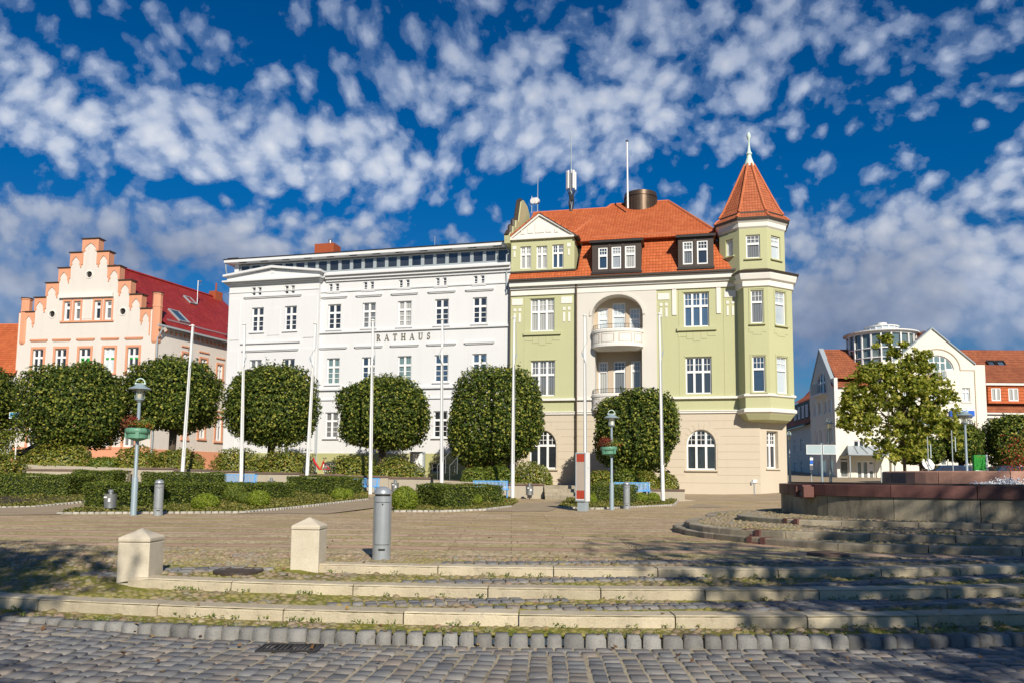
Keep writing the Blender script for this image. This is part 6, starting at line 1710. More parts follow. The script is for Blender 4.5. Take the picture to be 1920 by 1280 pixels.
for w in w1: window(FB, *w, 0, .12, 1, None, (1, 1), fw=.12, glass='glass_dark')
# link wall between side gable and tower, with entrance
ul0, ul1 = 0.0, ug0 + .2; zl1 = FF.z(*Z5(500, 515))
ent = R5(600, 1005, 725, 1140); shop = R5(490, 985, 550, 1118); up_ = R5(580, 870, 655, 915)
b = MB(); b.wall(rect(ul0, ul1, zf0, zl1), [rect(*ent), rect(*shop), rect(*up_)], .3, .2); b.build('wall', 'pale_yellow_plaster', FB)
window(FB, *shop, .3, .1, 1, .84, (1, 1), (1, 1), .08, glass='glass_blue'); window(FB, *up_, .3, .1, 2, None, (1, 1), fw=.09, glass='glass_dark')
dr_ = window(FB, *ent, .3, .1, 3, None, (1, 1), fw=.13, glass='glass_dark', name='door'); b = MB(); b.box(ent[0] + 1.0, ent[0] + 1.7, .385, .395, ent[2] + .9, ent[3] - .3); b.build('notice', 'sign_white', dr_)
cpy = R5(505, 915, 800, 965, -1.2)
b = MB(); u0c, u1c = cpy[0], cpy[1] + .4; zc_ = FF.z(*Z5(600, 920)); 
roofquad(b, (u0c, -2.2, zc_ - .62), (u1c, -2.2, zc_ - .62), (u1c - .5, .3, zc_ + .2), (u0c + 1.0, .3, zc_ + .2)); roofquad(b, (u0c, -2.2, zc_ - .62), (u0c + 1.0, .3, zc_ + .2), (u0c + 1.0, .3, zc_ - .6)); roofquad(b, (u0c, -2.2, zc_ - .75), (u0c, -2.2, zc_ - .62), (u1c, -2.2, zc_ - .62), (u1c, -2.2, zc_ - .75)); roofquad(b, (u0c, -2.2, zc_ - .74), (u1c, -2.2, zc_ - .74), (u1c, .3, zc_ - .74), (u0c, .3, zc_ - .74))
for i in range(6): x0, x1 = lerp(u0c, u1c, i / 5), lerp(u0c + 1, u1c - .5, i / 5); b.tube([(x0, -2.2, zc_ - .58), (x1, .3, zc_ + .24)], .04, 5)
b.build('canopy', 'grey_metal', FB); b = MB(); b.tube([(u1c - .2, -2.0, zc_ - .7), (u1c - .2, -2.0, zf0)], .06, 8); b.tube([(u0c + .2, -2.0, zc_ - .7), (u0c + .2, -2.0, zf0)], .06, 8); b.build('canopy_post', 'grey_metal', FB)
# roof over the link and right part
b = MB(); zr1 = FF.z(1800, 657, 5); ye1 = 5.0
roofquad(b, (ul0 - .2, .0, zl1), (ul1, .0, zl1), (ul1, ye1, FF.z(1580, 656, ye1)), (ul0 + 1.3, ye1, FF.z(1580, 656, ye1))); b.build('roof', 'tile_brown', FB)
b = MB(); roofquad(b, apex + (.4,) and (apex[0], .4, apex[1]), (apex[0], 9, apex[1]), (sl_, 9, zsh), (sl_, .4, zsh)); roofquad(b, (apex[0], 9, apex[1]), (apex[0], .4, apex[1]), (su, .4, zsh), (su, 9, zsh)); b.build('gable_roof', 'tile_brown', FB)
# glass corner tower
tY = 3.0; tu0, tu1 = FF.u(1593, 660, tY), FF.u(1712, 660, tY); tcu, trr = (tu0 + tu1) / 2, (tu1 - tu0) / 2
zt_top, zt_bot = FF.z(1650, 628, tY - trr * .6), FF.z(1620, 732, tY - trr * .6)
zt_top = FF.z(1597, 632, tY)
lev = [zt_top, FF.z(*Z8(190, 225), tY - 2), FF.z(*Z8(190, 300), tY - 2), FF.z(*Z8(190, 385), tY - 2), FF.z(*Z8(190, 415), tY - 2), FF.z(*Z8(180, 520), tY - 2)]
tw_ = MB(); tw_.lathe([(trr - .12, lev[5]), (trr - .12, lev[0])], (tcu, tY), 22, cap=False)
nt = NT('tower_glass'); gl = nt.bsdf((.12, .17, .18), .04, spec=.9, Coat_Weight=.5)
MATS['tower_glass'] = nt.done(gl); twr = tw_.build('glass_tower', 'tower_glass', FB)
b = MB(); nS = 22
for k in range(nS): 
    t = 2 * math.pi * k / nS; b.obox((tcu + trr * math.cos(t), tY + trr * math.sin(t), (lev[0] + lev[5]) / 2), (.13, .12, lev[0] - lev[5]), t + math.pi / 2)
for z, h in ((lev[0], .14), (lev[1], .09), (lev[2], .09), (lev[3] - .3, .6), (lev[4] - .6, .1), (lev[5], .14)): b.lathe([(trr - .1, z - h / 2), (trr + .04, z - h / 2), (trr + .04, z + h / 2), (trr - .1, z + h / 2)], (tcu, tY), 44, cap=False)
b.build('tower_frame', 'white_frame', twr)
b = MB()
for a0, z0, z1 in ((-1.0, lev[2] + .05, lev[1]), (-.72, lev[2] + .05, lev[1]), (-1.3, lev[3], lev[2] - .05), (-1.0, lev[3], lev[2] - .05), (-.72, lev[3], lev[2] - .05), (-.44, lev[2], lev[1]), (-.44, lev[3], lev[2]), (-1.85, lev[3], lev[2] - .3), (-2.1, lev[3], lev[2] - .5)):
    t0, t1 = a0 - .125, a0 + .125; q = trr - .09
    b.quad((tcu + q * math.cos(t0), tY + q * math.sin(t0), z0), (tcu + q * math.cos(t1), tY + q * math.sin(t1), z0), (tcu + q * math.cos(t1), tY + q * math.sin(t1), z1), (tcu + q * math.cos(t0), tY + q * math.sin(t0), z1))
b.build('tower_panel', 'pale_yellow_plaster', twr)
b = MB(); b.lathe([(trr + .05, lev[0] + .07), (trr + .35, lev[0] + .14), (trr + .35, lev[0] + .24), (trr - .3, lev[0] + .34), (.1, lev[0] + .4)], (tcu, tY), 44); zc2 = FF.z(1645, 614, tY); r2 = trr * .48
b.lathe([(r2 + .1, zc2 - .1), (r2 + .12, zc2), (r2 * .6, zc2 + .12), (.5, zc2 + .14), (.5, zc2 + .4), (0, zc2 + .45)], (tcu + .1, tY), 30)
b.build('tower_roof', 'white_panel', twr)
b = MB(); b.lathe([(r2, lev[0] + .3), (r2, zc2 - .1)], (tcu + .1, tY), 16, cap=False); lan = b.build('lantern', 'glass_light', twr)
b = MB()
for k in range(16): t = 2 * math.pi * k / 16; b.obox((tcu + .1 + r2 * math.cos(t), tY + r2 * math.sin(t), (lev[0] + .3 + zc2) / 2 - .05), (.1, .1, zc2 - lev[0] - .4), t)
b.build('lantern_frame', 'white_frame', lan)
b = MB(); b.lathe([(trr - .3, zf0), (trr - .3, lev[5])], (tcu, tY), 36, cap=False); b.build('tower_base', 'pale_yellow_plaster', FB, smooth=True)
b = MB(); p = FF.uz(1722, 632, 4); b.lathe([(.5, p[1] - 2), (.5, p[1] - .1), (.75, p[1]), (.8, p[1] + .3), (.6, p[1] + .55), (0, p[1] + .6)], (p[0], 4), 14); b.build('roof_vent', 'galvanised', FB, smooth=True)
r = FF.rect(1781, 769, 1826, 780, -.15); b = MB(); b.box(r[0], r[1], -.3, -.001, r[2], r[3]); b.build('shop_sign', 'sign_blue', FB, )['label'] = 'plain blue shop fascia board'
b = MB(); b.tube([(ul0 + .12, .15, zl1), (ul0 + .1, .1, 1)], .06, 6); b.tube([(ug1 + .1, -.1, FF.z(1853, 785)), (ug1 + .1, -.1, .9)], .06, 6); b.build('downpipe', 'grey_metal', FB)
# side gable towards the street, seen at a sharp angle
dA = math.atan2(1, .075); se2 = empty('side_gable', (0, 0, 0), dA - math.pi); se2.parent = FB
# local x of this wing points towards the viewer (from far to near), its front faces the street
def sg(px, py):
    dx, dy = math.cos(dA), math.sin(dA); c = CAMP - FF.O; d = ray(px, py); nx, ny = dy, -dx
    t = -((c.x) * nx + c.y * ny) / (d.x * nx + d.y * ny); p = c + d * t
    return -(p.x * dx + p.y * dy), p.z
def SR(x0, y0, x1, y1): a, q = sg(*Z5(x0, y0)), sg(*Z5(x1, y1)); return (a[0], q[0], q[1], a[1])
L0 = sg(1518, 725)[0]; ap = sg(*Z5(345, 266)); z_sh = sg(*Z5(435, 455))[1]
apx_ = L0 / 2 - .1
gw = []
def col(xa, xb, za, zb_): return (xa, xb, za, zb_)
zz3 = (sg(*Z5(415, 682))[1], sg(*Z5(415, 592))[1]); zz2 = (sg(*Z5(420, 880))[1], sg(*Z5(420, 785))[1]); zz1 = (sg(*Z5(350, 1115))[1], sg(*Z5(350, 1000))[1])
def cols_(xs_, z): return [(sg(*Z5(a, 700))[0], sg(*Z5(b_, 700))[0], *z) for a, b_ in xs_]
gw = cols_(((305, 325), (333, 354), (372, 393), (403, 426)), zz3) + cols_(((312, 328), (340, 360), (378, 400), (408, 430)), zz2) + cols_(((322, 376), (390, 425)), zz1)
a_l, a_r = sg(*Z5(326, 520))[0], sg(*Z5(386, 520))[0]; a_t, a_s, a_b = sg(*Z5(355, 418))[1], sg(*Z5(355, 490))[1], sg(*Z5(355, 565))[1]
b = MB(); b.wall([(L0, zf0), (0, zf0), (0, z_sh), (-.6, z_sh), (apx_, ap[1]), (L0 + .6, z_sh - .0), (L0, z_sh)], [rect(*w) for w in gw] + [arch(a_l, a_r, a_b, a_s, a_t)], 0, .2); b.build('wall', 'pale_yellow_plaster', se2)
for w in gw: window(se2, *w, 0, .08, 1, None, (1, 1), fw=.10, glass='glass_light')
window(se2, a_l, a_r, a_b, a_t, 0, .08, 3, .5, (1, 1), (1, 2), .1, archz=a_s, glass='glass_blue'); b = MB(); b.box(a_l - .2, a_r + .2, -.6, 0, a_b - .2, a_b); b.build('balcony_slab', 'white_trim', se2)
b = MB(); k = 14
for i in range(k + 1): x = lerp(a_l - .15, a_r + .15, i / k); b.box(x - .015, x + .015, -.56, -.53, a_b, a_b + 1)
b.box(a_l - .2, a_r + .2, -.58, -.52, a_b + 1.0, a_b + 1.06); b.build('railing', 'grey_metal', se2)
b = MB(); b.prism([(apx_, ap[1]), (-.6, z_sh), (-.6, z_sh + .1), (apx_, ap[1] + .1)], -.1, .35); b.prism([(L0 + .6, z_sh), (apx_, ap[1]), (apx_, ap[1] + .1), (L0 + .6, z_sh + .1)], -.1, .35); b.build('gable_coping', 'grey_metal', se2)
b = MB(); roofquad(b, (apx_, .3, ap[1]), (apx_, 10, ap[1]), (-.3, 10, z_sh), (-.3, .3, z_sh)); roofquad(b, (apx_, 10, ap[1]), (apx_, .3, ap[1]), (L0, .3, z_sh), (L0, 10, z_sh)); b.build('roof', 'tile_brown', se2)
b = MB(); b.box(.02, .2, -.02, .3, zf0, z_sh); b.build('corner_strip', 'white_trim', se2)

# ------------------------------------------------------------------ tiled house at the right edge
hO = at_Y(1852, 893, 76); HF = Frame((hO.x, hO.y, 0), 0)
HB = HF.root('tiled_house', 'yellowish house with long brown tiled roof and tile-hung dormer at the right edge', 'building')
z_e = HF.z(1900, 776, -.4); z_r = HF.z(1880, 656, 5.5); xe = 22
b = MB(); hol = [(HF.u(1861, 790), HF.u(1883, 790), HF.z(1870, 840), HF.z(1870, 786)), (HF.u(1892, 790), HF.u(1914, 790), HF.z(1870, 840), HF.z(1870, 786)), (5.5, 6.6, HF.z(1870, 840), HF.z(1870, 786))]
b.wall(rect(-.0, xe, .3, z_e), [rect(*h) for h in hol], 0, .15); b.quad((xe, 0, .3), (xe, 11, .3), (xe, 11, z_e), (xe, 0, z_e)); b.tri((xe, 0, z_e), (xe, 11, z_e), (xe, 5.5, z_r)); b.build('wall', 'pale_yellow_plaster', HB)
for h in hol: window(HB, *h, 0, .1, 2, None, (1, 1), fw=.09, glass='glass_light')
b = MB(); roofquad(b, (-9, -.5, z_e), (xe, -.5, z_e), (xe, 5.5, z_r), (-9, 5.5, z_r)); roofquad(b, (xe, 11, z_e), (-9, 11, z_e), (-9, 5.5, z_r), (xe, 5.5, z_r)); b.build('roof', 'tile_brown', HB)
yd = -.2; r = HF.rect(1857, 724, 1990, 752, yd); wz0, wz1 = HF.z(1870, 751, yd), HF.z(1870, 727, yd)
dws = [(HF.u(1859, 740, yd), HF.u(1877, 740, yd), wz0, wz1), (HF.u(1891, 740, yd), HF.u(1910, 740, yd), wz0, wz1), (HF.u(1926, 740, yd), HF.u(1944, 740, yd), wz0, wz1)]
u0, u1 = HF.u(1853, 740, yd), HF.u(1960, 740, yd); zd1 = HF.z(1880, 722, yd)
b = MB(); b.wall(rect(u0, u1, wz0 - .25, zd1), [rect(*w) for w in dws], yd, .08); b.quad((u0, 3, wz0 - .25), (u0, yd, wz0 - .25), (u0, yd, zd1), (u0, 3, zd1)); d = b.build('dormer', 'tile_orange', HB)
for w in dws: window(d, *w, yd, .03, 2, None, (1, 1), fw=.09, glass='glass_curtain')
b = MB(); b.box(u0 - .3, u1, yd - .25, yd + .3, zd1 + .001, zd1 + .22); b.build('dormer_eave', 'white_trim', d); zdt = HF.z(1890, 684, 3.0)
b = MB(); roofquad(b, (u0 - .3, yd - .3, zd1 + .225), (u1, yd - .3, zd1 + .225), (u1, 3.0, zdt), (u0 + .5, 3.0, zdt)); b.build('dormer_roof', 'tile_brown', d)
b = MB(); b.box(-.2, xe, -.65, -.45, z_e - .02, z_e + .12); b.box(-.2, xe, -.4, 0, z_e - .35, z_e - .1); b.build('gutter', 'white_trim', HB)
def slope_y(z): return -.5 + (z - z_e) / (z_r - z_e) * 6.0
for x0, x1 in ((1853, 1868), (1870, 1886)):
    zc_ = HF.z(1868, 687, 3.5); y_ = slope_y(zc_); u0s, u1s = HF.u(x0, 687, y_), HF.u(x1, 687, y_); k = 6 / (z_r - z_e)
    b = MB(); h = .55
    def q(u_, dz, o): return (u_, y_ + dz * k - o * .8, zc_ + dz + o)
    for a0, a1, c0, c1 in ((u0s, u1s, -h, -h + .1), (u0s, u1s, h - .1, h), (u0s, u0s + .1, -h + .1, h - .1), (u1s - .1, u1s, -h + .1, h - .1)):
        b.add([q(a0, c0, 0), q(a1, c0, 0), q(a1, c1, 0), q(a0, c1, 0), q(a0, c0, .2), q(a1, c0, .2), q(a1, c1, .2), q(a0, c1, .2)], [(3, 2, 1, 0), (4, 5, 6, 7), (0, 1, 5, 4), (1, 2, 6, 5), (2, 3, 7, 6), (3, 0, 4, 7)])
    f = b.build('skylight', 'dark_metal', HB); b = MB(); b.quad(q(u0s, -h, .1), q(u1s, -h, .1), q(u1s, h, .1), q(u0s, h, .1)); b.build('pane', 'glass_blue', f)

# ------------------------------------------------------------------ small house down the street
sO = at_Y(1523, 893, 90); SF = Frame((sO.x, sO.y, 0), rad(83.5) - math.pi + math.pi)
SH = empty('street_house', (sO.x, sO.y, 0), 0, 'low yellowish house with orange roof and brown dormer far down the side street', 'building')
def swl(px, py, X): d = ray(px, py); t = (X) / d.x; p = CAMP + d * t; return p.y - sO.y, p.z
# its street wall runs away from the viewer
Xw = sO.x
z_ev = at_Y(1500, 800, 96).z; z_rg = at_Y(1500, 722, 104).z; LY = 20
hw = [(-(4 + 3.4 * i) - 1.1, -(4 + 3.4 * i), z_, z_ + 1.6) for i in range(4) for z_ in (1.9, 4.6)]
e = empty('street_front', (0, 0, 0), rad(-96.5 + 180) + math.pi); e.parent = SH
b = MB(); b.wall(rect(-LY, .5, .3, z_ev), [rect(*w) for w in hw if w[3] < z_ev], 0, .15); b.build('wall', 'pale_yellow_plaster', e)
for w in hw:
    if w[3] < z_ev: window(e, *w, 0, .08, 2, .7, (1, 1), (1, 1), .1, glass='glass_light')
b = MB(); roofquad(b, (-LY, -.5, z_ev), (.5, -.5, z_ev), (.5, 5, z_rg), (-LY, 5, z_rg)); roofquad(b, (.5, 10, z_ev), (-LY, 10, z_ev), (-LY, 5, z_rg), (.5, 5, z_rg)); b.build('roof', 'tile_orange', e)
b = MB(); b.box(-9, -1.5, .3, 3.5, z_ev + .4, z_ev + 2.9); d = b.build('dormer', 'dark_brown', e)
for x in (-8.2, -6.3, -4.4, -2.6): window(d, x - .5, x + .5, z_ev + 1.0, z_ev + 2.4, .2, .0, 2, None, (1, 1), fw=.1, glass='glass_light')
b = MB(); roofquad(b, (-9.3, .0, z_ev + 2.95), (-1.2, .0, z_ev + 2.95), (-1.2, 4.2, z_rg - .3), (-9.3, 4.2, z_rg - .3)); b.build('dormer_roof', 'tile_orange', d)
b = MB(); b.box(-LY, .5, -.7, -.5, z_ev - .1, z_ev + .05); b.build('gutter', 'dark_brown', e)
b = MB(); b.quad((.5 - .0, 0, .3), (.5, 10, .3), (.5, 10, z_ev), (.5, 0, z_ev)); b.tri((.5, 0, z_ev), (.5, 10, z_ev), (.5, 5, z_rg)); b.build('gable_wall', 'pale_yellow_plaster', e)
# ------------------------------------------------------------------ trees and plants
def lumpy(D, seed, amp, fr=3.0):
    r = np.random.default_rng(seed); f = np.zeros(len(D))
    for _ in range(9):
        k = r.normal(0, fr, 3); f += np.sin(D @ k + r.uniform(0, 6.28))
    return 1 + amp * f / 3
def crown_pts(N, a, b_, c, p, seed, amp=.05, shell=.30, flat=.75, fr=3.0):
    r = np.random.default_rng(seed); D = r.normal(0, 1, (N, 3)); D /= np.linalg.norm(D, axis=1)[:, None]
    m = (np.abs(D) ** p).sum(1) ** (-1 / p)
    s = 1 - shell * r.random(N) ** 1.8; s[r.random(N) < .06] *= r.uniform(1.0, 1.09)
    P = D * (m * s * lumpy(D, seed, amp, fr))[:, None]
    P[:, 2] = np.where(P[:, 2] < 0, P[:, 2] * flat, P[:, 2])
    return P * np.array([a, b_, c]), D
def trunk_mesh(b, H, r0, r1, crown_r, crown_h, seed, nb=7):
    r = random.Random(seed); bend = (r.uniform(-.08, .08), r.uniform(-.08, .08))
    b.tube([(0, 0, -.3), (0, 0, .05), (bend[0] * .5, bend[1] * .5, H * .5), (bend[0], bend[1], H)], [r0 * 1.35, r0 * 1.05, r0 * .92, r0 * 1.0], 10)
    for k in range(nb):
        a = 2 * math.pi * k / nb + r.uniform(-.3, .3); L = crown_r * r.uniform(.5, .8); hh = crown_h * r.uniform(.2, .8)
        p0 = (bend[0], bend[1], H - .15); p1 = (math.cos(a) * L * .35, math.sin(a) * L * .35, H + hh * .45); p2 = (math.cos(a) * L, math.sin(a) * L, H + hh)
        b.tube([p0, p1, p2], [r0 * .55, r0 * .3, r0 * .1], 6)
def clipped_tree(px0, px1, py0, py1, tpx, Y, label, seed, N=36000, mat='leaf_lime', p=3.0, name='lime_tree', group='clipped lime trees in front of the houses', amp=.08, lsz=.165, r0=.22):
    q0, q1 = at_Y(px0, (py0 + py1) / 2, Y), at_Y(px1, (py0 + py1) / 2, Y); zt, zb_ = at_Y((px0 + px1) / 2, py0, Y).z, at_Y((px0 + px1) / 2, py1, Y).z
    bx = at_Y(tpx, 880, Y).x; zg = tz(bx, Y); e = empty(name, (bx, Y, zg), 0, label, 'tree', group)
    a = (q1.x - q0.x) / 2 * .925; cx = (q0.x + q1.x) / 2 - bx; cc = (zt - zb_) / 2 * .955; flat = .95; cz = zb_ + cc - zg
    P, D = crown_pts(N, a, a * .92, cc, p, seed, amp, .30, flat); P += np.array([cx, 0, cz])
    rc_ = np.random.default_rng(seed + 9); cl = np.sin(P @ np.array([7.1, 6.3, 8.2]) + 2.2 * np.sin(P @ np.array([5.7, 8.1, -6.9])) + 1.5 * np.sin(P @ np.array([-9.1, 5.2, 7.7])))
    P = P - D * (.19 * (1 + cl))[:, None]
    n_s = int(N * .03)                                       # loose shoots on top
    r = np.random.default_rng(seed + 50); base = r.integers(0, N, 260); base = base[P[base, 2] > cz + cc * .30]
    S_ = []
    for i in base: 
        L = r.uniform(.08, .42) if r.random() < .85 else r.uniform(.4, .75); k = 9; S_.append(P[i] + D[i] * np.array([.3, .3, 1]) * L * np.linspace(.1, 1, k)[:, None] + r.normal(0, .04, (k, 3)))
    if S_: S_ = np.concatenate(S_); P = np.concatenate([P, S_]); D = np.concatenate([D, np.tile([[0, 0, 1.]], (len(S_), 1))])
    V, F = leaves(P, D * .9 + np.array([0, 0, .25]), lsz, .68, .55, r)
    mesh_np('crown', V, F, [mat], e)
    b = MB(); trunk_mesh(b, max(.6, zb_ - zg + .35), r0, .1, a, cc * 1.4, seed); b.build('trunk', 'bark', e, smooth=True)
    return e
for i, (a, c, y0, y1, t, Y, lab) in enumerate((
    (-150, 27, 676, 838, -60, 45.5, 'clipped lime tree cut off by the left edge in front of the orange roofed house'),
    (42, 246, 672, 843, 150, 45.5, 'broad clipped lime tree in front of the gothic gable, left of the lamp post'),
    (244, 416, 668, 815, 320, 47.5, 'clipped lime tree with pale trunk right of the flower lamp by the salmon house'),
    (421, 600, 677, 836, 505, 48, 'clipped lime tree in front of the left end of the white town hall'),
    (628, 808, 699, 847, 715, 48, 'clipped lime tree under the lettering of the town hall'),
    (834, 1026, 690, 880, 925, 47, 'clipped lime tree in front of the seam between white and green houses'),
    (1107, 1279, 724, 888, 1190, 46, 'clipped lime tree below the balcony of the green house'))):
    clipped_tree(a, c, y0, y1, t, Y, lab, 20 + i)
for i, (a, c, y0, y1, t, Y, lab) in enumerate(((1688, 1768, 818, 872, 1730, 60, 'small dark clipped tree behind the plane tree and the fountain'), (1764, 1842, 790, 868, 1803, 60, 'dark clipped tree behind the right lamp post'), (1846, 1945, 776, 876, 1890, 60, 'dark clipped tree at the right edge in front of the tiled house'))):
    clipped_tree(a, c, y0, y1, t, Y, lab, 40 + i, 16000, lsz=.2, group='dark clipped trees by the corner building')
def plane_tree():
    Y = 52; base = at_Y(1697, 880, Y); zg = tz(base.x, Y); e = empty('plane_tree', (base.x, Y, zg), 0, 'loose young plane tree with bright yellow green leaves behind the fountain', 'tree')
    r = np.random.default_rng(77); P, D = [], []
    blobs = [(1690, 740, 95, 62, 900), (1640, 725, 55, 50, 620), (1615, 770, 50, 42, 520), (1745, 775, 58, 50, 640), (1700, 800, 85, 45, 800), (1664, 694, 28, 22, 200), (1705, 690, 40, 32, 300), (1690, 840, 60, 30, 380), (1725, 725, 45, 36, 380), (1740, 690, 22, 18, 110), (1716, 672, 20, 16, 90), (1664, 636, 17, 12, 80), (1640, 650, 13, 7, 30), (1685, 660, 12, 14, 40), (1590, 745, 22, 22, 150), (1590, 790, 22, 16, 130), (1780, 800, 24, 22, 160), (1775, 745, 20, 18, 100), (1620, 700, 20, 16, 90), (1790, 830, 12, 12, 50), (1735, 668, 10, 10, 30), (1690, 648, 14, 8, 36), (1672, 660, 9, 12, 30)]
    for bx, by, rx, ry, n in blobs:
        c = at_Y(bx, by, Y); sx, sz = rx * Y / 1500, ry * Y / 1500; n = int(n * 3.4)
        d = r.normal(0, 1, (n, 3)); d /= np.linalg.norm(d, axis=1)[:, None]; rr = r.random(n)[:, None] ** .55 * lumpy(d, bx, .14)[:, None]
        P.append(d * rr * np.array([sx, sx * .9, sz]) * 1.08 + np.array([c.x - base.x, r.normal(0, .25), c.z - zg])); D.append(d)
    P, D = np.concatenate(P), np.concatenate(D)
    # gather into sprays
    ns = 520; ii = r.integers(0, len(P), ns); seeds = P[ii]; key = [(np.abs(seeds - P[q]).sum(1)).argmin() for q in range(len(P))]; P = seeds[key] * .55 + P * .45 + r.normal(0, .09, P.shape); keep = r.random(ns)[key] > .07; P, D = P[keep], D[keep]
    V, F = leaves(P, D * .5 + np.array([0, -.1, .5]), .24, .8, .7, r); mesh_np('crown', V, F, ['leaf_plane'], e)
    b = MB(); H = at_Y(1690, 790, Y).z - zg; b.tube([(0, 0, -.2), (-.03, 0, H * .5), (-.08, 0, H)], [.12, .10, .085], 8)
    for bx, by, *_ in blobs:
        c = at_Y(bx, by, Y); q = Vector((c.x - base.x, r.normal(0, .2), c.z - zg)); b.tube([(-.06, 0, H * .85), Vector((-.06, 0, H)) * .5 + q * .5 + Vector((0, 0, .2)), q], [.05, .035, .012], 5)
    b.build('trunk', 'bark', e, smooth=True)
plane_tree()
def shrub(px0, px1, py0, py1, Y, label, seed, mat='leaf_shrub', N=3600, lsz=.18, zf=None, group='rhododendron bushes along the raised bed'):
    q0, q1 = at_Y(px0, py1, Y), at_Y(px1, py1, Y); cx = (q0.x + q1.x) / 2; a = (q1.x - q0.x) / 2; zg = (zf or gz)(cx, Y); zt = at_Y((px0 + px1) / 2, py0, Y).z
    h = max(.5, zt - zg); e = empty('rhododendron_bush', (cx, Y, zg), 0, label, 'bush', group); r = np.random.default_rng(seed)
    P, D = crown_pts(int(N * max(1, a)), a * 1.03, min(.9, a), h, 2.3, seed, .10, .45, .0, 4.0); P[:, 2] = np.abs(P[:, 2]) + r.uniform(0, .1, len(P))
    V, F = leaves(P, D + np.array([0, 0, .5]), lsz, .42, .55, r); mesh_np('foliage', V, F, [mat], e)
    b = MB()
    for k in range(7): t = k * .9; b.tube([(math.cos(t) * .1, math.sin(t) * .1, -.1), (math.cos(t) * a * .4, math.sin(t) * .3, h * .45), (math.cos(t) * a * .7, math.sin(t) * .5, h * .8)], [.04, .03, .012], 5)
    b.build('stem', 'bark', e); return e
for i, v in enumerate(((-40, 50, 846, 897, 42.6, 'orange-tinged rhododendron bush at the far left in front of the wall end'), (40, 172, 832, 885, 44.2, 'broad rhododendron bush below the gothic gable house'), (170, 224, 858, 884, 44.2, 'small fresh green bush left of the lamp post'), (214, 300, 838, 886, 44.6, 'dark rhododendron bush behind the flower lamp'), (285, 384, 838, 886, 44.4, 'rhododendron bush at the foot of the leftmost flagpole'),
    (400, 500, 842, 884, 44.5, 'rhododendron bush behind the second flagpole'), (485, 586, 845, 886, 44.5, 'rhododendron bush left of the red bicycle'), (614, 705, 856, 893, 44.5, 'rhododendron bush right of the red bicycle'), (695, 795, 862, 896, 44.5, 'rhododendron bush left of the entrance handrail'),
    (866, 920, 876, 908, 44.3, 'bright green bush above the left half of the blue slatted bench'), (905, 965, 872, 908, 44.3, 'bright green bush under the trunk of the tree by the seam'), (958, 1036, 868, 908, 44.3, 'rounded rhododendron bush left of the small stairs'),
    (1100, 1155, 882, 914, 44.0, 'yellowish bush right behind the info pillar'), (1145, 1205, 880, 914, 44.0, 'green bush behind the second lamp post'), (1195, 1236, 884, 916, 44.0, 'low bush in front of the two walkers'), (1228, 1270, 886, 920, 44.0, 'low bush at the right end of the raised bed'))):
    shrub(*v, 60 + i, mat='leaf_shrub_fresh' if i in (2, 9, 10, 13) else 'leaf_shrub')
def hedge(p0, p1, depth, h, label, seed, zf=pz):
    """clipped box hedge with its front face from p0 to p1 (plan), going back by depth"""
    p0, p1 = Vector(p0), Vector(p1); L = (p1 - p0).length; a = math.atan2(p1.y - p0.y, p1.x - p0.x); m = (p0 + p1) / 2
    zg = zf(m.x, m.y); e = empty('clipped_hedge', (p0.x, p0.y, zg), a, label, 'hedge', 'clipped hedges in the beds'); r = np.random.default_rng(seed)
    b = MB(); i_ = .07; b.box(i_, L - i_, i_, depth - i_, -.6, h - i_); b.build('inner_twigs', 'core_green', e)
    P, D = [], []
    def face(n, f, d):
        u, v = r.random(n), r.random(n); q = f(u, v); w = .03 * np.sin(q @ np.array([3.1, 2.3, 4.7]) + seed) + r.normal(0, .022, n)
        P.append(q + np.array(d) * w[:, None]); D.append(np.tile(np.array(d, float), (n, 1)))
    k = 620
    face(int(k * L * h), lambda u, v: np.stack([u * L, 0 * u, v * h], 1), (0, -1, 0)); face(int(k * L * depth), lambda u, v: np.stack([u * L, v * depth, 0 * u + h], 1), (0, 0, 1))
    face(int(k * depth * h), lambda u, v: np.stack([0 * u, u * depth, v * h], 1), (-1, 0, 0)); face(int(k * depth * h), lambda u, v: np.stack([0 * u + L, u * depth, v * h], 1), (1, 0, 0))
    P, D = np.concatenate(P), np.concatenate(D); V, F = leaves(P, D, .075, .6, .7, r); mesh_np('foliage', V, F, ['leaf_hedge'], e)
def XY(px, Y, py=920): p = at_Y(px, py, Y); return (p.x, p.y)
hedge(XY(-60, 33.5), XY(128, 33.8), 2.6, .92, 'large clipped box hedge at the left edge', 1); hedge(XY(133, 36.6), XY(211, 36.6), 1.4, .95, 'short clipped hedge behind the grey bin', 2)
hedge(XY(187, 28.2), XY(551, 35.6), 1.1, .80, 'long clipped hedge behind the lamp post and the row of balls', 3); hedge(XY(263, 39.5), XY(412, 39.8), 1.0, .80, 'low hedge strip behind the long hedge, below the leftmost flagpole', 4)
hedge(XY(537, 38.6), XY(624, 37.8), 1.3, .86, 'clipped hedge block in front of the red bicycle', 5); hedge(XY(627, 38.0), XY(682, 39.6), 1.2, .84, 'clipped hedge block left of the fourth flagpole', 6)
c = Vector(XY(834, 31)); hedge(c + Vector((-1.35, 1.9)), c, 1.3, .88, 'sunlit clipped hedge cube right of the big bollard', 7); hedge(XY(889, 34.2), XY(944, 35.2), 1.0, .82, 'darker clipped hedge in front of the blue bench by the sixth flagpole', 8)
hedge(XY(1107, 37.0), XY(1195, 37.6), 1.1, .84, 'dark clipped hedge right of the info pillar', 9)
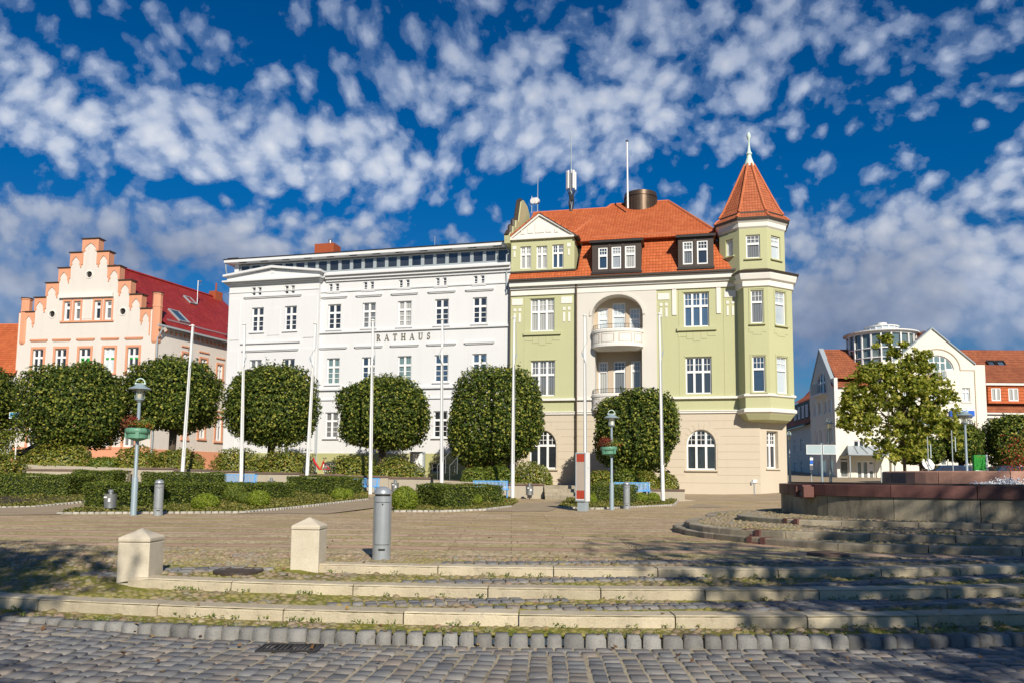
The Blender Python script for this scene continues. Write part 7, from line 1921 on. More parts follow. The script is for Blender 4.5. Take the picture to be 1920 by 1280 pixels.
def ball(px0, px1, py0, py1, label, seed, olive=False):
    cx, r_px = (px0 + px1) / 2, (px1 - px0) / 2; g_ = at_g(cx, py1, pz); Y = g_.y; R_ = r_px * Y / 1500; h = (py1 - py0) * Y / 1500
    e = empty('box_ball', g_, 0, label, 'shrub', 'clipped box balls in the beds'); r = np.random.default_rng(seed); n = int(5200 * R_ * R_ / .2) + 800
    D = r.normal(0, 1, (n, 3)); D /= np.linalg.norm(D, axis=1)[:, None]; P = D * np.array([R_, R_, h * .55]) * (1 + r.normal(0, .03, n))[:, None] + np.array([0, 0, h * .45]); k = P[:, 2] > -.05
    V, F = leaves(P[k], D[k], .065, .6, .6, r); mesh_np('foliage', V, F, ['leaf_hedge' if olive else 'leaf_box'], e)
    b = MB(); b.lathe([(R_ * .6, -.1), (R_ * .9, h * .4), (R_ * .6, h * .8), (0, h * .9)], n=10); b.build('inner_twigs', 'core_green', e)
for i, v in enumerate(((361, 409, 925, 956, 'bright box ball alone in front of the long hedge'), (417, 460, 906, 941, 'olive box ball half in the long hedge', ), (446, 486, 922, 945, 'low box ball left in the pair before the long hedge'), (464, 505, 919, 949, 'bright box ball right in the pair before the long hedge'), (622, 651, 914, 937, 'small box ball below the hedge block by the bicycle'), (647, 662, 916, 936, 'tiny box ball left of the fourth flagpole'), (734, 782, 912, 956, 'largest box ball right behind the big bollard'), (888, 904, 926, 948, 'small box ball at the corner of the sunlit hedge cube'), (1102, 1119, 925, 944, 'box ball peeping out right behind the info pillar'), (1190, 1214, 923, 943, 'box ball below the right blue bench'), (1211, 1237, 923, 942, 'box ball left of the eighth flagpole'), (174, 210, 901, 932, 'olive box ball behind the grey bin'))): ball(*v, 80 + i, olive=i in (1, 2, 11))
# planted ground cover in the beds, with kerb stones
beds = ([(-60, 953), (60, 951), (150, 942), (206, 932), (206, 915), (-60, 915)], [(106, 963), (300, 962), (455, 961), (560, 951), (690, 936), (690, 918), (205, 918), (165, 950)], [(738, 959), (830, 959), (905, 956), (955, 950), (972, 940), (955, 930), (800, 918), (738, 922)], [(1045, 951), (1120, 954), (1262, 947), (1270, 939), (1240, 928), (1105, 924), (1062, 938)])
def inpoly(x, y, P):
    c = False
    for i in range(len(P)):
        (x0, y0), (x1, y1) = P[i - 1], P[i]
        if (y0 > y) != (y1 > y) and x < (x1 - x0) * (y - y0) / (y1 - y0) + x0: c = not c
    return c
Pc = []; bs = MB(); ks = []
for bd in beds:
    W_ = [at_g(x, y, pz) for x, y in bd]; poly = [(p.x, p.y) for p in W_]
    tri_ = tessellate_polygon([[Vector((p.x, p.y, 0)) for p in W_]]); bs.add([(p.x, p.y, p.z + .03) for p in W_], [t for t in tri_])
    xs_ = [p[0] for p in poly]; ys_ = [p[1] for p in poly]; n = int((max(xs_) - min(xs_)) * (max(ys_) - min(ys_)) * 330)
    for _ in range(n):
        x, y = RND.uniform(min(xs_), max(xs_)), RND.uniform(min(ys_), max(ys_))
        if inpoly(x, y, poly):
            hh = .05 + .13 * max(0, math.sin(x * 1.7) * math.sin(y * 1.3 + x)) ; Pc.append((x, y, pz(x, y) + .03 + RND.random() ** 1.5 * hh))
    k = 4 if bd is beds[1] else 3
    for p, q in zip(W_[:k], W_[1:k + 1]):
        L = (q - p).length; a = math.atan2(q.y - p.y, q.x - p.x); t = 0
        while t < L: l = RND.uniform(.16, .24); c = p + (q - p) * ((t + l / 2) / L); ks.append((c.x, c.y, c.z + .07, l - .015, .14, a)); t += l
tag(bs.build('bed_soil', 'soil'), kind='structure'); setts('bed_kerb', ks, 'bed_kerb', h=.15)
Pc = np.array(Pc); V, F = leaves(Pc, np.tile([[0, 0, 1.]], (len(Pc), 1)), .095, .6, .8); o = mesh_np('ground_cover', V, F, ['leaf_cover']); tag(o, kind='stuff')
b = MB()
for pp in ([(440, 962), (610, 963), (760, 944), (770, 932), (700, 930), (575, 952)], [(905, 958), (1030, 958), (1085, 938), (1085, 931), (1010, 932), (962, 946)], [(-60, 966), (110, 964), (200, 944), (215, 934), (150, 944), (-60, 955)], [(1291, 951), (1352, 951), (1347, 929), (1299, 929)]):
    W_ = [at_g(x, y, pz) for x, y in pp]; b.add([(p.x, p.y, p.z + .012) for p in W_], [t for t in tessellate_polygon([[Vector((p.x, p.y, 0)) for p in W_]])])
tag(b.build('path', 'path_slabs'), kind='structure')

# ------------------------------------------------------------------ retaining walls and stairs
def ret_wall(pts_, Y, label):
    W_ = [at_Y(x, y, Y) for x, y in pts_]; e = empty('garden_wall', (W_[0].x, Y, 0), 0, label, 'wall', 'low concrete walls of the raised bed'); b = MB(); c = MB(); x0 = W_[0].x
    for p, q in zip(W_, W_[1:]):
        n = max(1, round((q.x - p.x) / 2.2))
        for i in range(n):
            a, d = p.lerp(q, i / n), p.lerp(q, (i + 1) / n); zt = (a.z + d.z) / 2
            b.box(a.x - x0 + .006, d.x - x0 - .006, 0, .35, -.1, zt - .10); m = max(1, round((d.x - a.x) / 1.1))
            for k in range(m): u, v = lerp(a.x, d.x, k / m), lerp(a.x, d.x, (k + 1) / m); c.box(u - x0 + .004, v - x0 - .004, -.06, .42, zt - .098, zt)
    b.build('wall', 'concrete', e); c.build('coping', 'coping', e, bevel=.01)
ret_wall([(50, 877), (240, 882)], 42.6, 'concrete retaining wall with brown coping on the far left'); ret_wall([(257, 874), (395, 880), (812, 895)], 43.0, 'long concrete retaining wall with brown coping behind the first blue benches')
ret_wall([(868, 904), (1022, 906)], 43.0, 'short concrete retaining wall behind the bench left of the small stairs'); ret_wall([(1082, 911), (1284, 917)], 42.6, 'lowest concrete retaining wall on the right under the yellow bushes')
def stairs(px0, px1, Y0, Y1, z0, z1, n, label):
    p, q = at_Y(px0, 920, Y0), at_Y(px1, 920, Y0); b = MB()
    for i in range(n): b.box(0, q.x - p.x, (Y1 - Y0) * i / n, Y1 - Y0 + .5, -.2, lerp(0, z1 - z0, (i + 1) / n))
    tag(b.build('stone_stairs', 'fountain_step', loc=(p.x, Y0, z0), bevel=.01), label, 'stairs')
stairs(1022, 1081, 41.6, 43.2, .16, .88, 4, 'small flight of stone steps up to the green house, left of the info pillar'); stairs(813, 867, 41.6, 43.2, .25, 1.0, 4, 'stone steps with handrails up to the town hall entrance')
for i, (px, lab) in enumerate(((820, 'left bent steel handrail of the entrance steps'), (843, 'right bent steel handrail of the entrance steps'))):
    p = at_Y(px, 900, 43.6); b = MB(); b.tube([(0, 0, -.2), (0, 0, .95), (.12, .5, 1.1), (.62, 3.0, 2.0), (.70, 3.2, 2.0), (.70, 3.2, .6)], .024, 6); b.tube([(.3, 1.5, .5), (.3, 1.5, 1.4)], .02, 6)
    tag(b.build('handrail', 'galvanised', loc=(p.x, p.y, .95), smooth=True), lab, 'handrail')

# ------------------------------------------------------------------ flagpoles
GP = 'white flagpoles in front of the houses'
for i, (xb, yb2, xt, yt, lab) in enumerate(((342, 886, 361, 612, 'leftmost flagpole, leaning, in front of the dark red roof'), (452, 905, 458, 609, 'flagpole before the left end of the white town hall'), (575, 900, 591, 608, 'leaning flagpole beside the red bicycle'), (694, 929, 699, 602, 'flagpole crossing the first letter of the town hall lettering'), (828, 905, 829, 600, 'flagpole in front of the entrance steps'), (961, 935, 964, 597, 'flagpole at the seam between white and green house, beside a bench'), (1098, 930, 1096, 593, 'flagpole rising behind the info pillar'), (1243, 933, 1236, 590, 'rightmost flagpole in front of the green house'))):
    Y = 40.6; p, q = at_Y(xb, yb2, Y), at_Y(xt, yt, Y); d = q - p; zg = pz(p.x, Y) - .05; p = p + d * ((zg - p.z) / d.z); d = q - p
    e = empty('flagpole', p, 0, lab, 'flagpole', GP); L = d; b = MB(); b.tube([(0, 0, 0), tuple(L * .35), tuple(L * .72), tuple(L)], [.10, .092, .068, .05], 12); b.build('pole', 'white_pole', e, smooth=True)
    b = MB(); b.lathe([(.06, L.z - .01), (.10, L.z + .01), (.10, L.z + .06), (.03, L.z + .10)], (L.x, L.y), 10); b.tube([tuple(L + Vector((0, 0, .02))), tuple(L + Vector((-.16, -.02, .03)))], .02, 5); b.build('truck', 'white_pole', e)
    b = MB(); k = .6 if i in (0, 6, 7) else .35; s_ = -1 if i in (2, 4, 6) else 1
    b.tube([tuple(L + Vector((.09, -.06, 0))), tuple(L * .86 + Vector((.12, -.07, 0))), tuple(L * .80 + Vector((.16 * s_, -.08, 0))), tuple(L * .74 + Vector((.05, -.13, 0))), tuple(L * .2 + Vector((.05, -.13, 0)))], .012, 4); b.tube([tuple(L * .80 + Vector((.15 * s_, -.08, 0))), tuple(L * .775 + Vector((.09 * s_, -.1, 0)))], .035, 5); b.build('halyard', 'grey_metal', e)

# ------------------------------------------------------------------ lamp posts with flower bowls
def make_lamp():
    r = empty('street_lamp', (0, 0, 0)); b = MB(); b.lathe([(.10, -.1), (.10, .02), (.092, .04), (.092, 1.12), (.07, 1.17), (.056, 1.19), (.05, 3.50)], n=16); b.build('pole', 'blue_grey_paint', r, smooth=True)
    b = MB(); b.lathe([(.05, 3.48), (.075, 3.50), (.12, 3.56), (.135, 3.57), (.135, 3.60), (.04, 3.61)], n=16)
    for k in range(6): a = k * math.pi / 3 + .3; b.tube([(.125 * math.cos(a), .125 * math.sin(a), 3.59), (.15 * math.cos(a), .15 * math.sin(a), 3.93)], .011, 5)
    b.build('lantern_frame', 'blue_grey_paint', r, smooth=True)
    b = MB(); b.lathe([(.095, 3.61), (.11, 3.92)], n=16, cap=False); b.build('lamp_glass', 'lamp_glass', r, smooth=True)
    b = MB(); b.lathe([(.335, 3.895), (.335, 3.915), (.17, 4.0), (.13, 4.03), (.13, 4.06), (.05, 4.08), (0, 4.085)], n=24); b.lathe([(.33, 3.89), (.1, 3.97)], n=24, cap=False); b.build('lamp_shade', 'blue_grey_paint', r, smooth=True)
    b = MB(); b.tube([(.15 * math.cos(t), 0, 4.07 + .17 * math.sin(t)) for t in xr(0, math.pi, 12)], .018, 6); b.tube([(-.17, 0, 4.07), (.17, 0, 4.07)], .022, 6); b.build('ring', 'patina', r, smooth=True)
    return r
lamp0 = make_lamp(); GL = 'blue grey lamp posts of the square'
lamps = ((250, 965, None, 1, 'blue grey lamp post with flower bowl on the left, beside a bin and a bollard'), (1147, 955, None, .93, 'blue grey lamp post with flower bowl in front of the green house'), (1813, 905, 38, 1.06, 'blue grey lamp post behind the fountain on the right'), (1481, 905, 62, .95, 'distant lamp post close to the corner of the green house'), (1557, 905, 58, 1.15, 'distant pale lamp post in front of the side gable'))
for i, (px, py, Y, s_, lab) in enumerate(lamps):
    o = lamp0 if i == 0 else copy_tree(lamp0)
    if Y is None: p = at_g(px, py, pz)
    else: p = at_Y(px, 880, Y); p.z = gz(p.x, Y)
    o.location = p; o.scale = (s_, s_, s_); tag(o, lab, 'street lamp', GL)
    if i < 2:
        e = empty('flower_bowl', p + Vector((0, 0, 0)), .25 * i, ('green flower bowl with red and yellow plants on the left lamp post', 'tilted green flower bowl with reddish plants on the lamp post by the green house')[i], 'flower bowl', 'flower bowls on the lamp posts'); e.scale = (s_, s_, s_)
        if i == 1: e.rotation_euler = (0, rad(-3), .3)
        b = MB(); b.lathe([(.05, 2.28), (.15, 2.31), (.28, 2.36), (.30, 2.37), (.30, 2.50), (.34, 2.52), (.37, 2.58), (.36, 2.65), (.33, 2.68), (.28, 2.66), (.05, 2.64)], n=28); b.build('bowl', 'planter_green', e, smooth=True)
        b = MB(); 
        for k in range(4): a = k * math.pi / 2 + .4; b.obox((.335 * math.cos(a), .335 * math.sin(a), 2.46), (.05, .10, .20), a)
        b.build('clasp', 'planter_green', e)
        r = np.random.default_rng(i + 3)
        for nm, mt, n, c, s3 in (('yellow_plant', 'leaf_shrub_fresh', 750, (.12, 0, 2.80), (.22, .22, .10)), ('red_plant', 'petal_dark', 650, (-.18, -.05, 2.84), (.17, .15, .13)), ('orange_flower', 'petal_orange', 90, (.22, -.1, 2.78), (.2, .15, .08)), ('red_flower', 'petal_red', 80, (-.12, 0, 2.96), (.12, .1, .05))):
            P = r.normal(0, 1, (n, 3)) * np.array(s3) * .75 + np.array(c); P[:, 2] = np.maximum(P[:, 2], 2.62); V, F = leaves(P, np.tile([[0, -.3, .7]], (n, 1)), .07, .6, .8, r); mesh_np(nm, V, F, [mt], e)
# ------------------------------------------------------------------ benches, bins, pillar, signs
def make_bench():
    r = empty('park_bench', (0, 0, 0)); L = 1.85; b = MB()
    for k in range(7): b.box(-L / 2, L / 2, -.38 + k * .065, -.335 + k * .065, .43, .455)
    b.build('seat', 'blue_bench', r); b = MB(); n = 27
    for k in range(n): x = lerp(-L / 2 + .03, L / 2 - .03, k / (n - 1)); b.add([(x - .014, .06, .48), (x + .014, .06, .48), (x + .014, .16, .87), (x - .014, .16, .87), (x - .014, .085, .48), (x + .014, .085, .48), (x + .014, .185, .87), (x - .014, .185, .87)], [(0, 1, 2, 3), (5, 4, 7, 6), (1, 5, 6, 2), (4, 0, 3, 7)])
    for z, y in ((.48, .07), (.87, .17)): b.box(-L / 2, L / 2, y - .02, y + .025, z - .02, z + .025)
    b.build('backrest', 'blue_bench', r)
    for x in (-L / 2 + .12, L / 2 - .12): 
        b = MB(); b.tube([(x, -.36, 0), (x, -.30, .43)], .03, 6); b.tube([(x, .14, 0), (x, .02, .43), (x, .16, .86)], .03, 6); b.tube([(x, -.36, .42), (x, .06, .42)], .025, 6); b.build('leg', 'blue_bench', r)
    return r
bench0 = make_bench(); GBn = 'blue benches along the retaining walls'
for i, (px, py, Y, rz, lab) in enumerate(((448, 888, 41.6, 0, 'blue slatted bench behind the second flagpole'), (678, 895, 41.4, -.1, 'blue slatted bench behind the fourth flagpole'), (921, 900, 40.9, .05, 'blue slatted bench showing one leg left of the sixth flagpole'), (1186, 903, 41.4, 0, 'blue slatted bench on the right behind a bollard and lamp post'))):
    o = bench0 if i == 0 else copy_tree(bench0); p = at_Y(px, py, Y); o.location = (p.x, Y, p.z - .90); o.rotation_euler = (0, 0, rz); tag(o, lab, 'bench', GBn)
def make_bin():
    r = empty('litter_bin', (0, 0, 0)); b = MB(); b.lathe([(.17, .12), (.19, .14), (.20, .58), (.205, .60), (.19, .60), (.05, .61)], n=20); b.build('drum', 'galvanised', r, smooth=True)
    b = MB(); b.lathe([(.06, .605), (.06, .65), (.085, .66), (.085, .72), (.05, .75), (0, .755)], n=14); b.build('ashtray', 'galvanised', r, smooth=True); b = MB(); b.box(-.03, .03, .18, .24, -.1, .62); b.box(-.12, .12, -.1, .1, -.02, .119); b.build('stand', 'dark_metal', r)
    b = MB(); b.box(-.12, -.02, -.215, -.2, .47, .52); b.obox((.06, -.21, .4), (.08, .01, .12), 0); b.build('sticker', 'sign_white', r); return r
bin0 = make_bin()
for i, (px, py, Y, zt, lab) in enumerate(((206, 959, None, 0, 'grey metal litter bin with stickers beside the left lamp post'), (509, 895, 41.8, 1, 'grey litter bin against the long wall, only its top showing above the hedge'), (741, 899, 41.8, 1, 'grey litter bin against the wall right of the fourth flagpole'), (993, 905, 41.8, 1, 'grey litter bin against the wall left of the small stairs'))):
    o = bin0 if i == 0 else copy_tree(bin0)
    if Y: p = at_Y(px, py, Y); o.location = (p.x, Y, p.z - .74)
    else: o.location = at_g(px, py, pz)
    tag(o, lab, 'litter bin', 'metal litter bins')
def info_pillar():
    p = at_g(1093, 957, pz); a = rad(-33); e = empty('info_pillar', p, a, 'narrow white and tan information pillar with red bands', 'info pillar'); w, d, h = .40, .40, 2.22
    b = MB(); b.box(-w / 2, w / 2, -d / 2, d / 2, .36, h); b.build('housing', 'sign_white', e, bevel=.008); b = MB(); b.box(-w / 2 + .05, w / 2 - .04, -d / 2 + .04, d / 2 - .04, -.05, .36); b.build('plinth', 'grey_metal', e)
    y = -d / 2 - .006; b = MB(); b.box(-w / 2 + .03, w / 2 - .03, y, y + .005, .78, 1.86); b.build('text_panel', 'sign_cream', e); b = MB(); b.box(-w / 2 + .03, w / 2 - .03, y, y + .005, .46, .776); b.box(-w / 2 + .03, w / 2 - .03, y, y + .005, 1.864, h - .06); b.build('red_band', 'red_sign', e)
    b = MB(); b.box(-w / 2 - .012, -w / 2 + .018, y - .01, y + .02, .37, h - .01); b.box(w / 2 - .02, w / 2 + .012, y - .01, y + .02, .37, h - .01); b.box(-w / 2 + .019, w / 2 - .021, y - .01, y + .02, h - .05, h - .01); b.box(-w / 2 + .019, w / 2 - .021, y - .01, y + .02, .37, .42); b.box(w / 2 + .001, w / 2 + .008, -.02, .02, 1.62, 1.66); b.build('frame', 'grey_metal', e)
info_pillar()
def post_sign(name, px, Y, pytop, plates, lab, cat, mat='grey_metal', r_=.035):
    p = at_Y(px, 880, Y); zg = gz(p.x, Y); e = empty(name, (p.x, Y, zg), 0, lab, cat); zt = at_Y(px, pytop, Y).z - zg; b = MB(); b.tube([(0, 0, -.2), (0, 0, zt)], r_, 8); b.build('post', mat, e, smooth=True)
    for (x0, y0, x1, y1, m_, nm) in plates:
        a, q = at_Y(x0, y0, Y), at_Y(x1, y1, Y); b = MB(); b.box(a.x - p.x, q.x - p.x, -.06, -.035, q.z - zg, a.z - zg); f = b.build(nm, m_, e, bevel=.008)
        if nm == 'sign_plate': 
            b = MB(); A0, A1, B0, B1 = a.x - p.x, q.x - p.x, q.z - zg, a.z - zg; t = .03
            for v in ((A0, A1, B0, B0 + t), (A0, A1, B1 - t, B1), (A0, A0 + t, B0 + t, B1 - t), (A1 - t, A1, B0 + t, B1 - t)): b.box(v[0], v[1], -.072, -.061, v[2], v[3])
            b.build('rim', 'sign_white', f)
    return e
post_sign('direction_sign', 1541, 50, 830, ((1511, 833, 1540, 851, 'sign_back', 'sign_plate'), (1542, 833, 1567, 851, 'sign_back', 'sign_plate')), 'wide blank grey blue road sign on a light blue post', 'road sign', 'blue_grey_paint', .07)
post_sign('parking_sign', 1521, 52, 855, ((1518, 857, 1524, 862, 'sign_white', 'top_edge'), (1518, 862.3, 1524, 869, 'sign_blue', 'plate'), (1518, 869.5, 1524, 880, 'sign_white', 'lower_plate')), 'small narrow white and blue parking sign left of the wide road sign', 'road sign')
post_sign('street_sign', 1652, 52, 836, ((1648, 839, 1655, 855, 'sign_white', 'plate'),), 'white sign box on a post in front of the canopy entrance', 'sign'); post_sign('road_sign', 1741, 50, 818, ((1743, 832, 1746, 858, 'sign_back', 'plate'),), 'thin sign post seen edge on between plane tree and cars', 'road sign'); post_sign('road_sign', 1787, 50, 806, ((1789, 818, 1792, 846, 'sign_back', 'plate'),), 'thin sign post seen edge on left of the right lamp post', 'road sign')
post_sign('blue_sign', 27, 44.5, 770, ((19, 772, 37, 784, 'sign_sky', 'sign_plate'),), 'small blue sign on a post at the left edge under the cut off tree', 'sign', 'white_pole'); post_sign('meter_box', 1414, 49.5, 899, ((1411, 898, 1419, 904, 'sign_white', 'sign_plate'), (1408, 901, 1411, 907, 'grey_metal', 'box')), 'little red rimmed box on a stake in front of the beige corner wall', 'box')
def notice_board():
    Y = 50; p = at_Y(782, 880, Y); zg = tz(p.x, Y); e = empty('notice_board', (p.x, Y, zg), 0, 'grey glazed notice board left of the entrance steps', 'notice board'); H_ = at_Y(782, 846, Y).z - zg; b = MB(); b.box(-.46, .46, 0, .35, -.2, H_); b.build('cabinet', 'grey_frame', e, bevel=.02)
    b = MB(); b.box(-.30, .32, -.02, -.001, H_ - 1.0, H_ - .12); b.build('sheet', 'sign_white', e); b = MB(); b.box(-.34, .36, -.03, -.021, H_ - .56, H_ - .545); b.box(0, .015, -.031, -.0205, H_ - 1, H_ - .12); b.build('glazing_bar', 'grey_metal', e)
notice_board()
def cart():
    Y = 49.5; p = at_Y(897, 880, Y); zg = tz(p.x, Y); e = empty('flower_cart', (p.x, Y, zg), .1, 'red brown wooden cart with orange flowers under the tree by the seam', 'flower cart'); z1 = at_Y(897, 861, Y).z - zg; b = MB()
    for k in range(4): b.box(-.65, .62, -.4 + .002 * k, .4, z1 - .62 + k * .155, z1 - .475 + k * .155)
    b.build('box', 'stall_red', e, bevel=.008); b = MB(); 
    for x in (-.55, .5): b.box(x - .05, x + .05, -.42, -.401, -.1, z1 + .05); b.box(x - .05, x + .05, .3, .4, -.1, z1 - .63)
    b.box(.45, .62, -.3, .3, z1, z1 + .95); b.build('post', 'stall_red', e); r = np.random.default_rng(5); n = 900; P = r.normal(0, 1, (n, 3)) * np.array([.33, .2, .2]) + np.array([.1, -.1, z1 + .2]); P[300:, :] = r.normal(0, 1, (600, 3)) * np.array([.16, .16, .28]) + np.array([.38, -.25, z1 + .5])
    V, F = leaves(P, np.tile([[0, -.6, .4]], (n, 1)), .12, .7, .7, r); mesh_np('flowers', V, F, ['petal_orange'], e)
cart()
def tub(px, py, Y, lab, mt, s_=1.0):
    p = at_Y(px, py, Y); zg = gz(p.x, Y); e = empty('flower_tub', (p.x, Y, zg), 0, lab, 'planter'); h = p.z - zg; b = MB(); b.lathe([(.25 * s_, -.1), (.4 * s_, .45), (.42 * s_, .5), (.36 * s_, .48), (0, .46)], n=18); b.build('tub', 'dark_metal', e, smooth=True)
    r = np.random.default_rng(9); n = 1500
    for nm, m_, k in (('leaves', 'leaf_lime', .6), ('blossoms', mt, .4)): nn = int(n * k); P = r.normal(0, 1, (nn, 3)) * np.array([.34, .34, h * .26]) * s_ + np.array([0, 0, h * .62]); V, F = leaves(P, np.tile([[0, -.5, .5]], (nn, 1)), .11, .7, .8, r); mesh_np(nm, V, F, [m_], e)
tub(1908, 838, 50, 'tall tub of bright red flowers at the right edge', 'petal_red', 1.3)
tub(8, 812, 44.6, 'dark plant tub with green plant at the left edge', 'leaf_shrub', 1.0)
def recycling_box():
    Y = 52; a, q = at_Y(1826, 852, Y), at_Y(1853, 890, Y); zg = gz(a.x, Y); e = empty('recycling_container', (a.x, Y, zg), 0, 'green upright container board right of the right lamp post', 'container'); h = a.z - zg; w = q.x - a.x; b = MB(); b.box(0, w * .86, 0, .25, -.1, h); b.build('body', 'green_box', e, bevel=.02); b = MB(); b.box(w * .86, w, -.03, .3, -.1, h + .02); b.build('side_post', 'grey_metal', e); b = MB(); b.box(.03, w * .86 - .03, -.012, -.001, h * .30, h * .55); b.build('lower_plate', 'patina', e); b = MB(); b.box(.15, w * .7, -.012, -.001, h - .14, h - .1); b.build('header', 'leaf_box', e)
recycling_box()
def parasol():
    Y = 52; p = at_Y(1740, 869, Y); zg = gz(p.x, Y); e = empty('satellite_dish', (p.x, Y, zg), 0, 'tilted white round dish standing between parked cars', 'dish'); h = p.z - zg; b = MB(); b.lathe([(.0, -.10), (.25, -.07), (.42, .0), (.44, .02), (.42, .03), (.2, -.03), (0, -.05)], n=24); d = b.build('dish', 'white_panel', e, smooth=True); d.location = (0, 0, h); d.rotation_euler = (rad(62), rad(24), 0); b = MB(); b.tube([(0, .1, -.1), (0, .1, h)], .03, 6); b.build('stand', 'grey_metal', e)
parasol()
def car(px, pytop, Y, rz, paintm, lab):
    p = at_Y(px, pytop, Y); zg = gz(p.x, Y); e = empty('parked_car', (p.x, Y, zg), rz, lab, 'car', 'parked cars'); b = MB(); H = 1.45
    body = [(-2.1, .35), (-2.12, .62), (-2.0, .85), (-1.2, .95), (1.5, .98), (2.0, .9), (2.12, .6), (2.08, .35)]; cab = [(-1.25, .94), (-.55, H - .04), (-.2, H), (.9, H), (1.2, H - .05), (1.75, .97)]
    def ext(b, pl, ws, mat=0):
        n = len(pl); V = [(x, -ws[i], z) for i, (x, z) in enumerate(pl)] + [(x, ws[i], z) for i, (x, z) in enumerate(pl)]; b.add(V, [tuple(range(n)), tuple(range(n, 2 * n))[::-1]] + [((i + 1) % n, i, i + n, (i + 1) % n + n) for i in range(n)], mat)
    ext(b, body, [.78, .84, .86, .80, .80, .84, .84, .78]); ext(b, cab, [.78, .62, .6, .6, .62, .78]); b.build('body', paintm, e, smooth=True, bevel=.03)
    b = MB()
    for s in (-1, 1):
        for pl in ([(-.98, 1.0), (-.48, 1.34), (.2, 1.38), (.2, 1.0)], [(.28, 1.0), (.28, 1.38), (.9, 1.36), (1.4, 1.02)]): b.add([(x, s * (.80 - (z - .95) * .40), z) for x, z in pl], [(0, 1, 2, 3)])
    b.add([(-1.235, -.66, .99), (-1.235, .66, .99), (-.62, .56, 1.40), (-.62, -.56, 1.40)], [(0, 1, 2, 3)]); b.build('windows', 'glass_dark', e)
    for x in (-1.3, 1.3):
        for s in (-1, 1): b = MB(); b.lathe([(.2, -.1), (.32, -.1), (.33, -.06), (.33, .06), (.32, .1), (.2, .1)], n=18); w_ = b.build('wheel', 'black_rubber', e, smooth=True); w_.location = (x, s * .78, .33); w_.rotation_euler = (math.pi / 2, 0, 0); b = MB(); b.lathe([(0, -.09), (.2, -.09), (.2, .09), (0, .09)], n=12); b.build('rim', 'galvanised', w_)
    for s in (-1, 1): b = MB(); b.box(-2.11, -2.04, s * .55 - .14, s * .55 + .14, .62, .74); b.build('headlight', 'lamp_glass', e)
car(97, 831, 50, .05, 'car_black', 'black parked car showing its roof above the bush by the gothic gable'); car(1768, 871, 57, .1, 'car_blue', 'dark car roof left, behind the fountain basin'); car(1808, 871, 58.5, -.1, 'car_black', 'dark car roof behind the right lamp post'); car(1880, 873, 57, .15, 'car_blue', 'dark car roof right of the green container')
def bicycle():
    Y = 43.75; p = at_Y(599, 890, Y); zg = tz(p.x, Y); e = empty('bicycle', (p.x, Y, zg), rad(8), 'red step-through bicycle leaning beside the leaning flagpole', 'bicycle'); b = MB()
    def W_(x):
        b = MB(); b.tube([(x + .34 * math.cos(t), 0, .36 + .34 * math.sin(t)) for t in xr(0, 2 * math.pi, 24)], .024, 6); w = b.build('wheel', 'black_rubber', e, smooth=True); b = MB()
        for k in range(12): t = k * math.pi / 6; b.tube([(x, 0, .36), (x + .33 * math.cos(t), 0, .36 + .33 * math.sin(t))], .004, 4)
        b.tube([(x + .315 * math.cos(t), 0, .36 + .315 * math.sin(t)) for t in xr(0, 2 * math.pi, 20)], .012, 5); b.build('rim', 'galvanised', w)
    W_(-.55); W_(.55); b = MB(); b.tube([(-.36, 0, .95), (-.30, 0, .75), (-.02, 0, .36), (.05, 0, .33)], [.04, .055, .06, .05], 8); b.tube([(.05, 0, .33), (.20, 0, .80)], .035, 8); b.tube([(.05, 0, .33), (.55, 0, .36)], .022, 6); b.tube([(.17, 0, .70), (.55, 0, .36)], .018, 6); b.build('frame', 'red_paint', e, smooth=True)
    b = MB(); b.tube([(-.36, 0, .95), (-.55, 0, .36)], .025, 6); b.tube([(-.36, 0, .93), (-.42, 0, 1.12)], .02, 6); b.tube([(-.25, -.3, 1.10), (-.42, -.12, 1.14), (-.42, .12, 1.14), (-.25, .3, 1.10)], .018, 6); b.build('handlebar', 'dark_metal', e, smooth=True)
    b = MB(); b.tube([(.20, 0, .80), (.23, 0, .92)], .016, 6); b.lathe([(.02, .90), (.11, .93), (.10, .97), (.02, .98)], (.25, 0), 10); b.build('saddle', 'copper_brown', e); b = MB(); b.box(.35, .85, -.07, .07, .76, .78); b.tube([(.4, 0, .76), (.55, 0, .38)], .012, 5); b.tube([(.55 + .37 * math.cos(t), 0, .36 + .37 * math.sin(t)) for t in xr(-.3, 2.6, 10)], .02, 5); b.build('carrier', 'dark_metal', e)
bicycle()
